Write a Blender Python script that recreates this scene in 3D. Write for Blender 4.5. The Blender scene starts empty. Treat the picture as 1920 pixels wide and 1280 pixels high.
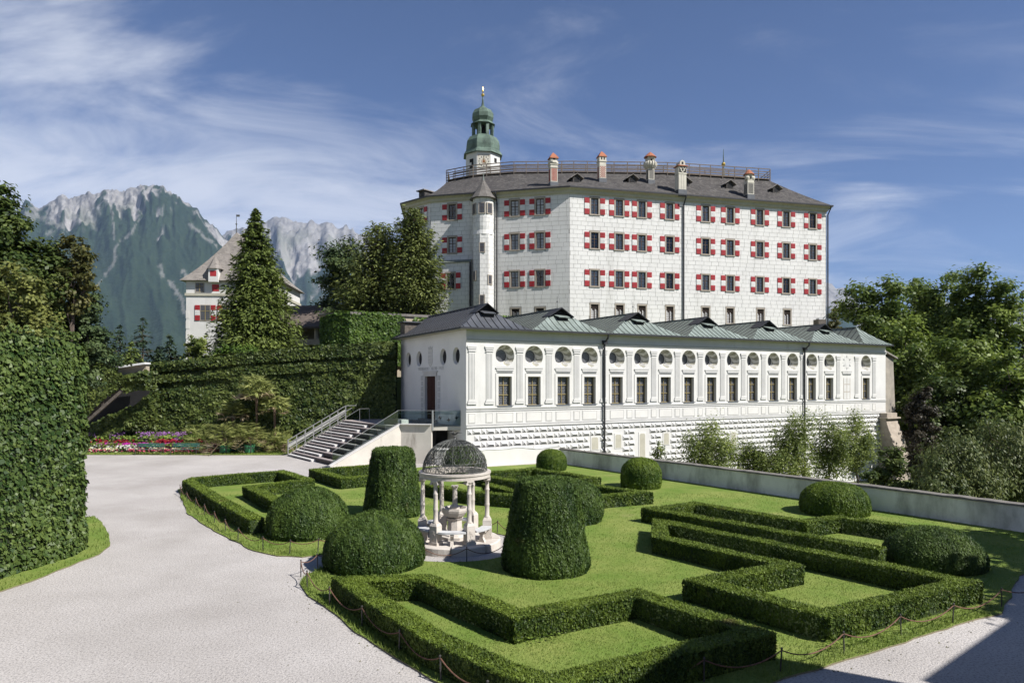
import bpy, bmesh, math, random
import numpy as np
from mathutils import Vector, Matrix

# ---------------------------------------------------------------- camera, sky, sun, exposure
sc = bpy.context.scene
COL = sc.collection
CAM_H = 5.6
F_PX, HORIZON, CX = 1280.0, 715.0, 960.0      # 24 mm lens on a 1920 px wide frame
cam = bpy.data.cameras.new('camera'); cam_o = bpy.data.objects.new('camera', cam); COL.objects.link(cam_o)
cam.lens = 24.0; cam.sensor_width = 36.0; cam.shift_y = 75.0/1920.0
cam.clip_start = 0.1; cam.clip_end = 40000.0
cam_o.location = (0, 0, CAM_H); cam_o.rotation_euler = (math.radians(90), 0, 0)
sc.camera = cam_o

SUN_EL = math.radians(45.0)
SUN_XY = Vector((0.88, -0.475)).normalized()
SUN_ROT = math.atan2(SUN_XY.x, SUN_XY.y)
SUN_DIR = Vector((SUN_XY.x*math.cos(SUN_EL), SUN_XY.y*math.cos(SUN_EL), math.sin(SUN_EL)))
sun = bpy.data.lights.new('sun', 'SUN'); sun.energy = 5.0; sun.angle = math.radians(0.53); sun.color = (1.0, 0.965, 0.915)
sun_o = bpy.data.objects.new('sun', sun); COL.objects.link(sun_o)
sun_o.location = SUN_DIR*200
sun_o.rotation_euler = (-SUN_DIR).to_track_quat('-Z', 'Y').to_euler()

world = bpy.data.worlds.new('World'); sc.world = world; world.use_nodes = True
wn, wl = world.node_tree.nodes, world.node_tree.links
wn.clear()
def wnode(t, **k):
    n = wn.new(t)
    for a, b in k.items(): setattr(n, a, b)
    return n
def wmath(op, a, b=None, c=None):
    n = wnode('ShaderNodeMath', operation=op)
    for i, s in enumerate((a, b, c)):
        if s is None: continue
        if isinstance(s, (int, float)): n.inputs[i].default_value = s
        else: wl.new(s, n.inputs[i])
    return n.outputs[0]
sky = wnode('ShaderNodeTexSky', sky_type='NISHITA')
sky.sun_disc = False; sky.sun_elevation = SUN_EL; sky.sun_rotation = SUN_ROT
sky.altitude = 1400; sky.air_density = 1.0; sky.dust_density = 0.25; sky.ozone_density = 6.0
tc = wnode('ShaderNodeTexCoord'); sep = wnode('ShaderNodeSeparateXYZ'); wl.new(tc.outputs['Generated'], sep.inputs[0])
zz = wmath('ADD', wmath('MAXIMUM', sep.outputs[2], 0.0), 0.16)
ux = wmath('DIVIDE', sep.outputs[0], zz); uy = wmath('DIVIDE', sep.outputs[1], zz)
comb = wnode('ShaderNodeCombineXYZ'); wl.new(ux, comb.inputs[0]); wl.new(uy, comb.inputs[1])
mapp = wnode('ShaderNodeMapping'); wl.new(comb.outputs[0], mapp.inputs[0])
mapp.inputs['Rotation'].default_value = (0, 0, math.radians(35)); mapp.inputs['Scale'].default_value = (0.50, 1.15, 1); mapp.inputs['Location'].default_value = (7.3, 1.1, 0)
n1 = wnode('ShaderNodeTexNoise'); wl.new(mapp.outputs[0], n1.inputs['Vector'])
n1.inputs['Scale'].default_value = 1.7; n1.inputs['Detail'].default_value = 10; n1.inputs['Roughness'].default_value = 0.60; n1.inputs['Distortion'].default_value = 0.9
n2 = wnode('ShaderNodeTexNoise'); wl.new(comb.outputs[0], n2.inputs['Vector'])
n2.inputs['Scale'].default_value = 0.5; n2.inputs['Detail'].default_value = 3
# the veil of thin cloud is thicker towards the valley (low, to the west)
veil = wmath('MULTIPLY_ADD', sep.outputs[0], -0.85, -0.10)
low = wmath('MULTIPLY_ADD', sep.outputs[2], -0.75, 0.235)
dens = wmath('ADD', wmath('ADD', wmath('MULTIPLY', n1.outputs['Fac'], 0.85), wmath('MULTIPLY', n2.outputs['Fac'], 0.30)), wmath('ADD', wmath('MULTIPLY', veil, 0.26), low))
ramp = wnode('ShaderNodeMapRange'); ramp.interpolation_type = 'SMOOTHSTEP'
wl.new(dens, ramp.inputs['Value']); ramp.inputs['From Min'].default_value = 0.45; ramp.inputs['From Max'].default_value = 0.83
ramp.inputs['To Min'].default_value = 0.0; ramp.inputs['To Max'].default_value = 0.80
mix = wnode('ShaderNodeMix', data_type='RGBA'); wl.new(ramp.outputs[0], mix.inputs['Factor'])
wb = wnode('ShaderNodeMix', data_type='RGBA', blend_type='MULTIPLY'); wb.inputs['Factor'].default_value = 1.0; wl.new(sky.outputs[0], wb.inputs['A']); wb.inputs['B'].default_value = (0.92, 0.88, 0.97, 1)   # camera white balance of the clear sky
wl.new(wb.outputs['Result'], mix.inputs['A']); mix.inputs['B'].default_value = (8.4, 8.7, 9.5, 1)
bg = wnode('ShaderNodeBackground'); wl.new(mix.outputs['Result'], bg.inputs[0]); bg.inputs[1].default_value = 0.058
wo = wnode('ShaderNodeOutputWorld'); wl.new(bg.outputs[0], wo.inputs[0])

sc.view_settings.view_transform = 'Standard'; sc.view_settings.look = 'None'
sc.view_settings.exposure = 0.76; sc.view_settings.gamma = 1.0; sc.view_settings.use_curve_mapping = False
sc.render.engine = 'CYCLES'
cy = sc.cycles
cy.use_denoising = True
try: cy.denoiser = 'OPENIMAGEDENOISE'
except Exception: pass
cy.max_bounces = 6; cy.diffuse_bounces = 3; cy.glossy_bounces = 2; cy.transmission_bounces = 4; cy.transparent_max_bounces = 10; cy.volume_bounces = 0
cy.caustics_reflective = False; cy.caustics_refractive = False

# ---------------------------------------------------------------- helpers
R = np.random.default_rng(7)
rad = math.radians
def gp(px, py, z=0.0):
    """world point at height z that the lens shows at photo pixel (px, py): used to survey the place"""
    Y = (CAM_H - z)*F_PX/(py - HORIZON)
    return ((px - CX)/F_PX*Y, Y)
def at(px, py, Y):
    return ((px - CX)/F_PX*Y, Y, CAM_H + (HORIZON - py)/F_PX*Y)

MATS = {}
def mat(name, col, rough=0.75, col2=None, scale=4.0, detail=5, contrast=(0.35, 0.65), bump=0.0, bscale=None, metal=0.0, spec=0.35, stretch=None, coord='pos', streak=None, speck=None):
    """principled material: two colours mixed by noise in world (or object) space, optional bump"""
    m = bpy.data.materials.new(name); m.use_nodes = True; nt = m.node_tree; N, L = nt.nodes, nt.links
    b = N['Principled BSDF']; b.inputs['Roughness'].default_value = rough; b.inputs['Metallic'].default_value = metal
    b.inputs['Specular IOR Level'].default_value = spec
    if coord == 'pos':
        g = N.new('ShaderNodeNewGeometry'); src = g.outputs['Position']
    else:
        g = N.new('ShaderNodeTexCoord'); src = g.outputs['Object']
    if stretch:
        mp = N.new('ShaderNodeMapping'); mp.inputs['Scale'].default_value = stretch; L.new(src, mp.inputs[0]); src2 = mp.outputs[0]
    else: src2 = src
    if col2 is None: col2 = tuple(c*0.8 for c in col[:3])
    nz = N.new('ShaderNodeTexNoise'); nz.inputs['Scale'].default_value = scale; nz.inputs['Detail'].default_value = detail; nz.inputs['Roughness'].default_value = 0.6
    L.new(src2, nz.inputs['Vector'])
    mr = N.new('ShaderNodeMapRange'); mr.inputs['From Min'].default_value = contrast[0]; mr.inputs['From Max'].default_value = contrast[1]
    L.new(nz.outputs['Fac'], mr.inputs['Value'])
    mx = N.new('ShaderNodeMix'); mx.data_type = 'RGBA'; L.new(mr.outputs[0], mx.inputs['Factor'])
    mx.inputs['A'].default_value = (*col[:3], 1); mx.inputs['B'].default_value = (*col2[:3], 1)
    out = mx.outputs['Result']
    if streak:   # (colour, x scale, z scale, lo, hi): vertical stains with their own shape
        mp = N.new('ShaderNodeMapping'); mp.inputs['Scale'].default_value = (streak[1], streak[1], streak[2]); L.new(src, mp.inputs[0])
        n2 = N.new('ShaderNodeTexNoise'); n2.inputs['Scale'].default_value = 1.0; n2.inputs['Detail'].default_value = 6; n2.inputs['Roughness'].default_value = 0.65; L.new(mp.outputs[0], n2.inputs['Vector'])
        m2 = N.new('ShaderNodeMapRange'); m2.inputs['From Min'].default_value = streak[3]; m2.inputs['From Max'].default_value = streak[4]; L.new(n2.outputs['Fac'], m2.inputs['Value'])
        x2 = N.new('ShaderNodeMix'); x2.data_type = 'RGBA'; L.new(m2.outputs[0], x2.inputs['Factor']); L.new(out, x2.inputs['A']); x2.inputs['B'].default_value = (*streak[0], 1)
        out = x2.outputs['Result']
    if speck:    # (colour, scale, lo, hi): fine grains
        n2 = N.new('ShaderNodeTexNoise'); n2.inputs['Scale'].default_value = speck[1]; n2.inputs['Detail'].default_value = 3; n2.inputs['Roughness'].default_value = 0.8; L.new(src, n2.inputs['Vector'])
        m2 = N.new('ShaderNodeMapRange'); m2.inputs['From Min'].default_value = speck[2]; m2.inputs['From Max'].default_value = speck[3]; L.new(n2.outputs['Fac'], m2.inputs['Value'])
        x2 = N.new('ShaderNodeMix'); x2.data_type = 'RGBA'; L.new(m2.outputs[0], x2.inputs['Factor']); L.new(out, x2.inputs['A']); x2.inputs['B'].default_value = (*speck[0], 1)
        out = x2.outputs['Result']
    L.new(out, b.inputs['Base Color'])
    if bump > 0:
        nb = N.new('ShaderNodeTexNoise'); nb.inputs['Scale'].default_value = bscale or scale*6; nb.inputs['Detail'].default_value = 4; L.new(src2, nb.inputs['Vector'])
        bp = N.new('ShaderNodeBump'); bp.inputs['Strength'].default_value = min(1.0, bump); bp.inputs['Distance'].default_value = 0.03
        L.new(nb.outputs['Fac'], bp.inputs['Height']); L.new(bp.outputs[0], b.inputs['Normal'])
    MATS[name] = m
    return m
def leafmat(name, dark, light, trans=0.30, rough=0.55, nscale=0.6, spec=0.25, brown=None):
    """foliage: per-leaf tint attribute plus slow noise, part of the light passes through"""
    m = bpy.data.materials.new(name); m.use_nodes = True; nt = m.node_tree; N, L = nt.nodes, nt.links
    b = N['Principled BSDF']; b.inputs['Roughness'].default_value = rough; b.inputs['Specular IOR Level'].default_value = spec
    at_ = N.new('ShaderNodeAttribute'); at_.attribute_name = 'tint'
    g = N.new('ShaderNodeNewGeometry'); nz = N.new('ShaderNodeTexNoise'); nz.inputs['Scale'].default_value = nscale; nz.inputs['Detail'].default_value = 3
    L.new(g.outputs['Position'], nz.inputs['Vector'])
    ad = N.new('ShaderNodeMath'); ad.operation = 'MULTIPLY_ADD'; L.new(nz.outputs['Fac'], ad.inputs[0]); ad.inputs[1].default_value = 0.9; 
    s = N.new('ShaderNodeMath'); s.operation = 'SUBTRACT'; L.new(at_.outputs['Fac'], s.inputs[0]); s.inputs[1].default_value = 0.45; L.new(s.outputs[0], ad.inputs[2])
    ad.use_clamp = True
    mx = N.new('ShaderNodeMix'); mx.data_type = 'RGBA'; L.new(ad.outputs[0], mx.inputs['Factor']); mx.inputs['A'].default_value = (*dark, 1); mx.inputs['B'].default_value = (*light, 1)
    if brown:    # thin, browned patches with a shape of their own
        n3 = N.new('ShaderNodeTexNoise'); n3.inputs['Scale'].default_value = brown[0]; n3.inputs['Detail'].default_value = 5; L.new(g.outputs['Position'], n3.inputs['Vector'])
        m3 = N.new('ShaderNodeMapRange'); m3.inputs['From Min'].default_value = brown[1]; m3.inputs['From Max'].default_value = brown[1]+0.08; m3.inputs['To Max'].default_value = 0.75; L.new(n3.outputs['Fac'], m3.inputs['Value'])
        x3 = N.new('ShaderNodeMix'); x3.data_type = 'RGBA'; L.new(m3.outputs[0], x3.inputs['Factor']); L.new(mx.outputs['Result'], x3.inputs['A']); x3.inputs['B'].default_value = (*brown[2], 1); mx = x3
    L.new(mx.outputs['Result'], b.inputs['Base Color'])
    if trans > 0:
        t = N.new('ShaderNodeBsdfTranslucent'); L.new(mx.outputs['Result'], t.inputs['Color'])
        ms = N.new('ShaderNodeMixShader'); ms.inputs[0].default_value = trans
        L.new(b.outputs[0], ms.inputs[1]); L.new(t.outputs[0], ms.inputs[2]); L.new(ms.outputs[0], N['Material Output'].inputs['Surface'])
    MATS[name] = m
    return m
def glassmat(name, tint, refl=0.12, rough=0.03):
    m = bpy.data.materials.new(name); m.use_nodes = True; nt = m.node_tree; N, L = nt.nodes, nt.links
    N.remove(N['Principled BSDF'])
    t = N.new('ShaderNodeBsdfTransparent'); t.inputs[0].default_value = (*tint, 1)
    gl = N.new('ShaderNodeBsdfGlossy'); gl.inputs['Roughness'].default_value = rough; gl.inputs['Color'].default_value = (0.9, 0.95, 0.95, 1)
    fr = N.new('ShaderNodeFresnel'); fr.inputs[0].default_value = 1.5
    ad = N.new('ShaderNodeMath'); ad.operation = 'ADD'; ad.use_clamp = True; L.new(fr.outputs[0], ad.inputs[0]); ad.inputs[1].default_value = refl
    ms = N.new('ShaderNodeMixShader'); L.new(ad.outputs[0], ms.inputs[0]); L.new(t.outputs[0], ms.inputs[1]); L.new(gl.outputs[0], ms.inputs[2])
    L.new(ms.outputs[0], N['Material Output'].inputs['Surface'])
    MATS[name] = m
    return m

def link(o, parent=None):
    COL.objects.link(o)
    if parent is not None: o.parent = parent
    return o
def tag(o, label=None, cat=None, group=None, kind=None):
    if label: o['label'] = label
    if cat: o['category'] = cat
    if group: o['group'] = group
    if kind: o['kind'] = kind
    return o
def empty(name, loc=(0, 0, 0), rz=0.0, label=None, cat=None, group=None, parent=None):
    o = bpy.data.objects.new(name, None); link(o, parent)
    o.location = loc; o.rotation_euler = (0, 0, rz); o.empty_display_size = 0.3
    return tag(o, label, cat, group)
def copy_tree(o, parent=None):
    c = o.copy(); COL.objects.link(c); c.parent = parent
    for ch in o.children: copy_tree(ch, c)
    return c

def mesh_arrays(name, V, quads, mats, mi=None, tint=None, smooth=False):
    """mesh from numpy arrays, quads only"""
    me = bpy.data.meshes.new(name)
    V = np.asarray(V, np.float32).reshape(-1, 3); Q = np.asarray(quads, np.int32).reshape(-1, 4)
    me.vertices.add(len(V)); me.vertices.foreach_set('co', V.ravel())
    me.loops.add(Q.size); me.loops.foreach_set('vertex_index', Q.ravel())
    me.polygons.add(len(Q)); me.polygons.foreach_set('loop_start', np.arange(0, Q.size, 4, dtype=np.int32))
    try: me.polygons.foreach_set('loop_total', np.full(len(Q), 4, np.int32))
    except Exception: pass
    for m in mats: me.materials.append(MATS[m] if isinstance(m, str) else m)
    if mi is not None: me.polygons.foreach_set('material_index', np.asarray(mi, np.int32))
    if smooth: me.polygons.foreach_set('use_smooth', np.ones(len(Q), bool))
    me.update(calc_edges=True)
    if tint is not None:
        a = me.attributes.new('tint', 'FLOAT', 'FACE'); a.data.foreach_set('value', np.asarray(tint, np.float32))
    return me
def mesh_skin(name, V, quads, tris, mats, tint):
    """mesh of a quad core (slot 0) under a skin of small triangles (slot 1)"""
    me = bpy.data.meshes.new(name); V = np.asarray(V, np.float32).reshape(-1, 3); Q = np.asarray(quads, np.int32).reshape(-1, 4); T = np.asarray(tris, np.int32).reshape(-1, 3)
    me.vertices.add(len(V)); me.vertices.foreach_set('co', V.ravel()); L = np.concatenate([Q.ravel(), T.ravel()])
    me.loops.add(len(L)); me.loops.foreach_set('vertex_index', L); me.polygons.add(len(Q)+len(T))
    me.polygons.foreach_set('loop_start', np.concatenate([np.arange(len(Q))*4, Q.size+np.arange(len(T))*3]).astype(np.int32))
    try: me.polygons.foreach_set('loop_total', np.concatenate([np.full(len(Q), 4), np.full(len(T), 3)]).astype(np.int32))
    except Exception: pass
    for m in mats: me.materials.append(MATS[m])
    me.polygons.foreach_set('material_index', np.r_[np.zeros(len(Q)), np.ones(len(T))].astype(np.int32) if len(mats) > 1 else np.zeros(len(Q)+len(T), np.int32)); me.update(calc_edges=True)
    a = me.attributes.new('tint', 'FLOAT', 'FACE'); a.data.foreach_set('value', np.r_[np.zeros(len(Q)), tint].astype(np.float32)); return me
def mobj(name, me, parent=None, loc=None, rz=0.0):
    o = bpy.data.objects.new(name, me); link(o, parent)
    if loc is not None: o.location = loc
    if rz: o.rotation_euler = (0, 0, rz)
    return o

class MB:
    """collects boxes, tubes, lathes and faces into one mesh"""
    def __init__(s): s.v = []; s.f = []; s.m = []
    def add(s, vs, fs, mi=0):
        n = len(s.v); s.v += [tuple(p) for p in vs]; s.f += [tuple(i+n for i in f) for f in fs]; s.m += [mi]*len(fs); return s
    def box(s, x0, x1, y0, y1, z0, z1, mi=0):
        return s.add([(x0,y0,z0),(x1,y0,z0),(x1,y1,z0),(x0,y1,z0),(x0,y0,z1),(x1,y0,z1),(x1,y1,z1),(x0,y1,z1)],
                     [(0,3,2,1),(4,5,6,7),(0,1,5,4),(1,2,6,5),(2,3,7,6),(3,0,4,7)], mi)
    def obox(s, c, ax, sx, sy, sz, mi=0):
        """box centred at c with its x axis along ax (2d), z up"""
        a = Vector((ax[0], ax[1], 0)).normalized(); b = Vector((-a.y, a.x, 0)); u = Vector((0,0,1)); c = Vector(c)
        vs = [c + a*(i*sx/2) + b*(j*sy/2) + u*(k*sz/2) for k in (-1,1) for (i,j) in ((-1,-1),(1,-1),(1,1),(-1,1))]
        return s.add(vs, [(0,3,2,1),(4,5,6,7),(0,1,5,4),(1,2,6,5),(2,3,7,6),(3,0,4,7)], mi)
    def bar(s, p, q, w, h, mi=0, up=(0,0,1)):
        p, q = Vector(p), Vector(q); d = (q-p)
        if d.length < 1e-6: return s
        d.normalize(); a = d.cross(Vector(up))
        if a.length < 1e-4: a = d.cross(Vector((1,0,0)))
        a.normalize(); b = a.cross(d)
        vs = [e + a*(i*w/2) + b*(j*h/2) for e in (p, q) for (i,j) in ((-1,-1),(1,-1),(1,1),(-1,1))]
        return s.add(vs, [(0,1,2,3),(7,6,5,4),(0,4,5,1),(1,5,6,2),(2,6,7,3),(3,7,4,0)], mi)
    def tube(s, pts, r, n=6, mi=0, cap=True):
        P = [Vector(p) for p in pts]; rs = r if isinstance(r, (list, tuple)) else [r]*len(P)
        base = len(s.v); prev = None
        for i, p in enumerate(P):
            d = (P[min(i+1, len(P)-1)] - P[max(i-1, 0)])
            d = d.normalized() if d.length > 1e-9 else Vector((0,0,1))
            if prev is None:
                a = d.cross(Vector((0,0,1)));
                if a.length < 1e-3: a = Vector((1,0,0))
            else: a = prev - d*prev.dot(d)
            a.normalize(); prev = a; b = d.cross(a)
            for k in range(n):
                t = 2*math.pi*k/n; s.v.append(tuple(p + a*(rs[i]*math.cos(t)) + b*(rs[i]*math.sin(t))))
        fs = []
        for i in range(len(P)-1):
            for k in range(n):
                k2 = (k+1) % n
                fs.append((base+i*n+k, base+i*n+k2, base+(i+1)*n+k2, base+(i+1)*n+k))
        if cap:
            fs.append(tuple(base+k for k in range(n))[::-1]); fs.append(tuple(base+(len(P)-1)*n+k for k in range(n)))
        s.f += fs; s.m += [mi]*len(fs); return s
    def lathe(s, prof, n=16, c=(0,0,0), mi=0, phase=0.0, sx=1.0, sy=1.0, cap=True, arc=None):
        base = len(s.v); full = arc is None; a0, a1 = (0, 2*math.pi) if full else arc
        nn = n if full else n+1
        for (r, z) in prof:
            for k in range(nn):
                t = phase + a0 + (a1-a0)*k/n
                s.v.append((c[0]+r*sx*math.cos(t), c[1]+r*sy*math.sin(t), c[2]+z))
        fs = []
        for i in range(len(prof)-1):
            for k in range(n):
                k2 = (k+1) % nn
                fs.append((base+i*nn+k, base+i*nn+k2, base+(i+1)*nn+k2, base+(i+1)*nn+k))
        if cap and full:
            if prof[0][0] > 1e-4: fs.append(tuple(base+k for k in range(n))[::-1])
            if prof[-1][0] > 1e-4: fs.append(tuple(base+(len(prof)-1)*n+k for k in range(n)))
        s.f += fs; s.m += [mi]*len(fs); return s
    def prism(s, poly, z0, z1, mi=0, top_mi=None):
        n = len(poly)
        vs = [(p[0], p[1], z0) for p in poly] + [(p[0], p[1], z1) for p in poly]
        s.add(vs, [(i, (i+1) % n, n+(i+1) % n, n+i) for i in range(n)] + [tuple(range(n))[::-1]], mi)
        s.add([(p[0], p[1], z1) for p in poly], [tuple(range(n))], mi if top_mi is None else top_mi); return s
    def extr(s, poly, y0, y1, mi=0):
        """polygon in the x-z plane extruded along y"""
        n = len(poly)
        vs = [(p[0], y0, p[1]) for p in poly] + [(p[0], y1, p[1]) for p in poly]
        return s.add(vs, [((i+1) % n, i, n+i, n+(i+1) % n) for i in range(n)] + [tuple(range(n)), tuple(range(n, 2*n))[::-1]], mi)
    def face(s, vs, mi=0): return s.add(vs, [tuple(range(len(vs)))], mi)
    def mesh(s, name, mats, smooth=False, flip=False):
        me = bpy.data.meshes.new(name); me.from_pydata(s.v, [], s.f)
        for m in mats: me.materials.append(MATS[m])
        me.polygons.foreach_set('material_index', s.m)
        if smooth: me.polygons.foreach_set('use_smooth', [True]*len(s.f))
        me.update(); return me
    def build(s, name, mats, parent=None, loc=None, rz=0.0, smooth=False):
        if isinstance(mats, str): mats = [mats]
        return mobj(name, s.mesh(name, mats, smooth), parent, loc, rz)

# ---- foliage cards
def unit(a): return a/np.maximum(np.linalg.norm(a, axis=1, keepdims=True), 1e-9)
def cards(P, N, sx, sy, rng, along=None):
    """diamond leaves at P facing N; along: direction of the long axis (else random)"""
    n = len(P); N = unit(N)
    A = rng.normal(size=(n, 3)) if along is None else along
    T = unit(A - N*np.sum(A*N, 1, keepdims=True))          # long axis
    B = np.cross(N, T)
    sx = np.broadcast_to(np.asarray(sx, float).reshape(-1, 1), (n, 1)); sy = np.broadcast_to(np.asarray(sy, float).reshape(-1, 1), (n, 1))
    V = np.empty((n, 4, 3)); V[:, 0] = P + T*sy; V[:, 1] = P + B*sx - T*sy*0.15; V[:, 2] = P - T*sy; V[:, 3] = P - B*sx - T*sy*0.15
    return V.reshape(-1, 3)
def tricards(P, N, sx, sy, rng, along):
    n = len(P); N = unit(N); T = unit(along - N*np.sum(along*N, 1, keepdims=True)); B = np.cross(N, T); sx = np.asarray(sx).reshape(-1, 1)*1.35; sy = np.asarray(sy).reshape(-1, 1)*1.1
    V = np.empty((n, 3, 3)); V[:, 0] = P + T*sy; V[:, 1] = P - T*sy*0.7 + B*sx; V[:, 2] = P - T*sy*0.7 - B*sx
    return V.reshape(-1, 3)
def tris_of(n, off=0): return np.arange(n*3).reshape(-1, 3) + off
def quads_of(n, off=0): return np.arange(n*4).reshape(-1, 4) + off

# ---- vectorised value noise
def _hash(ix, iy, seed):
    h = (ix.astype(np.int64)*374761393 + iy.astype(np.int64)*668265263 + seed*1442695041) & 0xFFFFFFFF
    h = ((h ^ (h >> 13))*1274126177) & 0xFFFFFFFF
    return ((h ^ (h >> 16)) & 0xFFFF)/65535.0
def vnoise(x, y, seed=0):
    x = np.asarray(x, float); y = np.asarray(y, float)
    ix, iy = np.floor(x), np.floor(y); fx, fy = x-ix, y-iy
    fx = fx*fx*fx*(fx*(fx*6-15)+10); fy = fy*fy*fy*(fy*(fy*6-15)+10)
    a = _hash(ix, iy, seed); b = _hash(ix+1, iy, seed); c = _hash(ix, iy+1, seed); d = _hash(ix+1, iy+1, seed)
    return a + (b-a)*fx + (c-a)*fy + (a-b-c+d)*fx*fy
def fbm(x, y, seed=0, oct=5, gain=0.5, lac=2.03, ridged=False):
    t = 0.0; amp = 1.0; s = 0.0
    for o in range(oct):
        n = vnoise(x, y, seed+o*17)
        if ridged: n = 1 - np.abs(2*n-1)
        t = t + n*amp; s += amp; amp *= gain; x = x*lac + 13.1; y = y*lac + 7.7
    return t/s
# ---------------------------------------------------------------- materials
mat('gravel', (0.478, 0.450, 0.428), 0.95, (0.365, 0.340, 0.318), scale=0.22, detail=10, contrast=(0.36, 0.66), bump=0.8, bscale=26, spec=0.15, speck=((0.17, 0.16, 0.155), 20, 0.47, 0.70), streak=((0.335, 0.31, 0.285), 0.09, 0.09, 0.56, 0.72))
mat('lawn', (0.128, 0.194, 0.037), 0.9, (0.218, 0.250, 0.068), scale=0.55, detail=10, contrast=(0.38, 0.66), bump=0.9, bscale=38, spec=0.1, speck=((0.085, 0.145, 0.022), 14, 0.50, 0.76), streak=((0.270, 0.260, 0.105), 0.5, 0.5, 0.60, 0.78))
mat('soil', (0.10, 0.085, 0.06), 0.95, (0.06, 0.07, 0.035), scale=0.4, bump=0.5, bscale=4)
mat('meadow', (0.09, 0.13, 0.035), 0.95, (0.15, 0.16, 0.06), scale=0.08, detail=8)
mat('edge_soil', (0.20, 0.17, 0.12), 0.95, (0.14, 0.13, 0.07), scale=6)
mat('stucco_white', (0.615, 0.605, 0.58), 0.9, (0.555, 0.545, 0.52), scale=0.7, detail=7, bump=0.12, bscale=30, spec=0.15, streak=((0.45, 0.44, 0.40), 1.3, 0.14, 0.57, 0.85))
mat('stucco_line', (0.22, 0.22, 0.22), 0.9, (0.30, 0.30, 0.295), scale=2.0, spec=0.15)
mat('stucco_mid', (0.515, 0.51, 0.49), 0.9, (0.57, 0.56, 0.54), scale=1.3, spec=0.15)
mat('stucco_pale', (0.63, 0.615, 0.58), 0.9, (0.57, 0.555, 0.525), scale=0.8, bump=0.1, bscale=30, spec=0.15)
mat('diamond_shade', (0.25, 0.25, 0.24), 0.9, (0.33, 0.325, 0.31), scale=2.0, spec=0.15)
mat('end_wall', (0.76, 0.75, 0.725), 0.9, (0.70, 0.69, 0.67), scale=0.6, detail=7, bump=0.12, bscale=25, spec=0.15)
mat('castle_joint', (0.22, 0.215, 0.205), 0.92, (0.27, 0.265, 0.25), scale=0.5, spec=0.1)
mat('castle_block', (0.65, 0.64, 0.615), 0.9, (0.57, 0.56, 0.54), scale=0.55, detail=8, contrast=(0.4, 0.75), bump=0.15, bscale=14, spec=0.15, streak=((0.42, 0.41, 0.38), 0.8, 0.09, 0.54, 0.86))
mat('castle_stone', (0.36, 0.315, 0.26), 0.85, (0.29, 0.255, 0.215), scale=3, bump=0.2)
mat('cornice', (0.44, 0.42, 0.34), 0.85, (0.38, 0.36, 0.29), scale=2)
mat('shutter_red', (0.38, 0.030, 0.035), 0.55, (0.30, 0.024, 0.030), scale=2)
mat('shutter_white', (0.70, 0.69, 0.66), 0.55, (0.63, 0.62, 0.60), scale=2)
mat('window_wood', (0.075, 0.045, 0.030), 0.6, (0.055, 0.035, 0.025), scale=8)
mat('dark_interior', (0.012, 0.012, 0.014), 0.9, (0.02, 0.02, 0.02), scale=2)
mat('curtain', (0.82, 0.82, 0.82), 0.9, (0.66, 0.67, 0.69), scale=9, stretch=(9, 9, 0.5))
mat('leaded_pane', (0.045, 0.046, 0.050), 0.25, (0.075, 0.076, 0.082), scale=12, spec=0.6)
mat('lead_came', (0.26, 0.26, 0.27), 0.5, (0.20, 0.20, 0.21), scale=8, metal=0.3)
mat('gilt_frame', (0.27, 0.21, 0.085), 0.6, (0.21, 0.165, 0.075), scale=6)
mat('iron', (0.075, 0.080, 0.075), 0.55, (0.115, 0.115, 0.105), scale=12, metal=0.5)
mat('iron_post', (0.10, 0.095, 0.09), 0.55, (0.055, 0.05, 0.045), scale=20, metal=0.5)
mat('rust', (0.17, 0.085, 0.055), 0.85, (0.11, 0.06, 0.045), scale=16)
mat('gutter', (0.040, 0.040, 0.042), 0.45, (0.055, 0.055, 0.058), scale=5, metal=0.5)
mat('zinc', (0.068, 0.073, 0.083), 0.50, (0.10, 0.105, 0.115), scale=1.2, detail=7, metal=0.25, spec=0.5)
mat('zinc_light', (0.30, 0.31, 0.33), 0.4, (0.22, 0.23, 0.25), scale=3, metal=0.6)
mat('copper_green', (0.225, 0.265, 0.240), 0.65, (0.13, 0.155, 0.14), scale=0.9, detail=8, contrast=(0.3, 0.7), spec=0.3, streak=((0.105, 0.125, 0.10), 2.2, 0.5, 0.55, 0.80))
mat('copper_dull', (0.125, 0.140, 0.120), 0.65, (0.165, 0.19, 0.16), scale=0.9, detail=8, spec=0.3, streak=((0.085, 0.085, 0.078), 1.5, 0.5, 0.55, 0.8))
mat('copper_dome', (0.115, 0.165, 0.130), 0.6, (0.050, 0.075, 0.060), scale=0.8, detail=8, contrast=(0.4, 0.65), spec=0.3, streak=((0.045, 0.06, 0.05), 1.8, 0.35, 0.55, 0.75))
mat('shingle', (0.068, 0.062, 0.058), 0.9, (0.034, 0.031, 0.030), scale=0.9, detail=9, contrast=(0.35, 0.62), bump=1.0, bscale=5, stretch=(1, 1, 2.6), speck=((0.135, 0.125, 0.115), 2.6, 0.50, 0.72))
mat('shingle_grey', (0.26, 0.235, 0.21), 0.9, (0.165, 0.15, 0.135), scale=1.6, detail=9, contrast=(0.35, 0.65), bump=0.9, bscale=8, stretch=(1, 1, 3), speck=((0.10, 0.09, 0.08), 4.0, 0.55, 0.7))
mat('shingle_mid', (0.15, 0.138, 0.126), 0.9, (0.095, 0.087, 0.08), scale=1.6, detail=9, contrast=(0.35, 0.65), bump=0.9, bscale=8, stretch=(1, 1, 3), speck=((0.07, 0.065, 0.06), 4.0, 0.55, 0.7))
mat('shingle_brown', (0.125, 0.098, 0.082), 0.9, (0.08, 0.065, 0.056), scale=1.6, detail=9, bump=0.9, bscale=8, stretch=(1, 1, 3))
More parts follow.
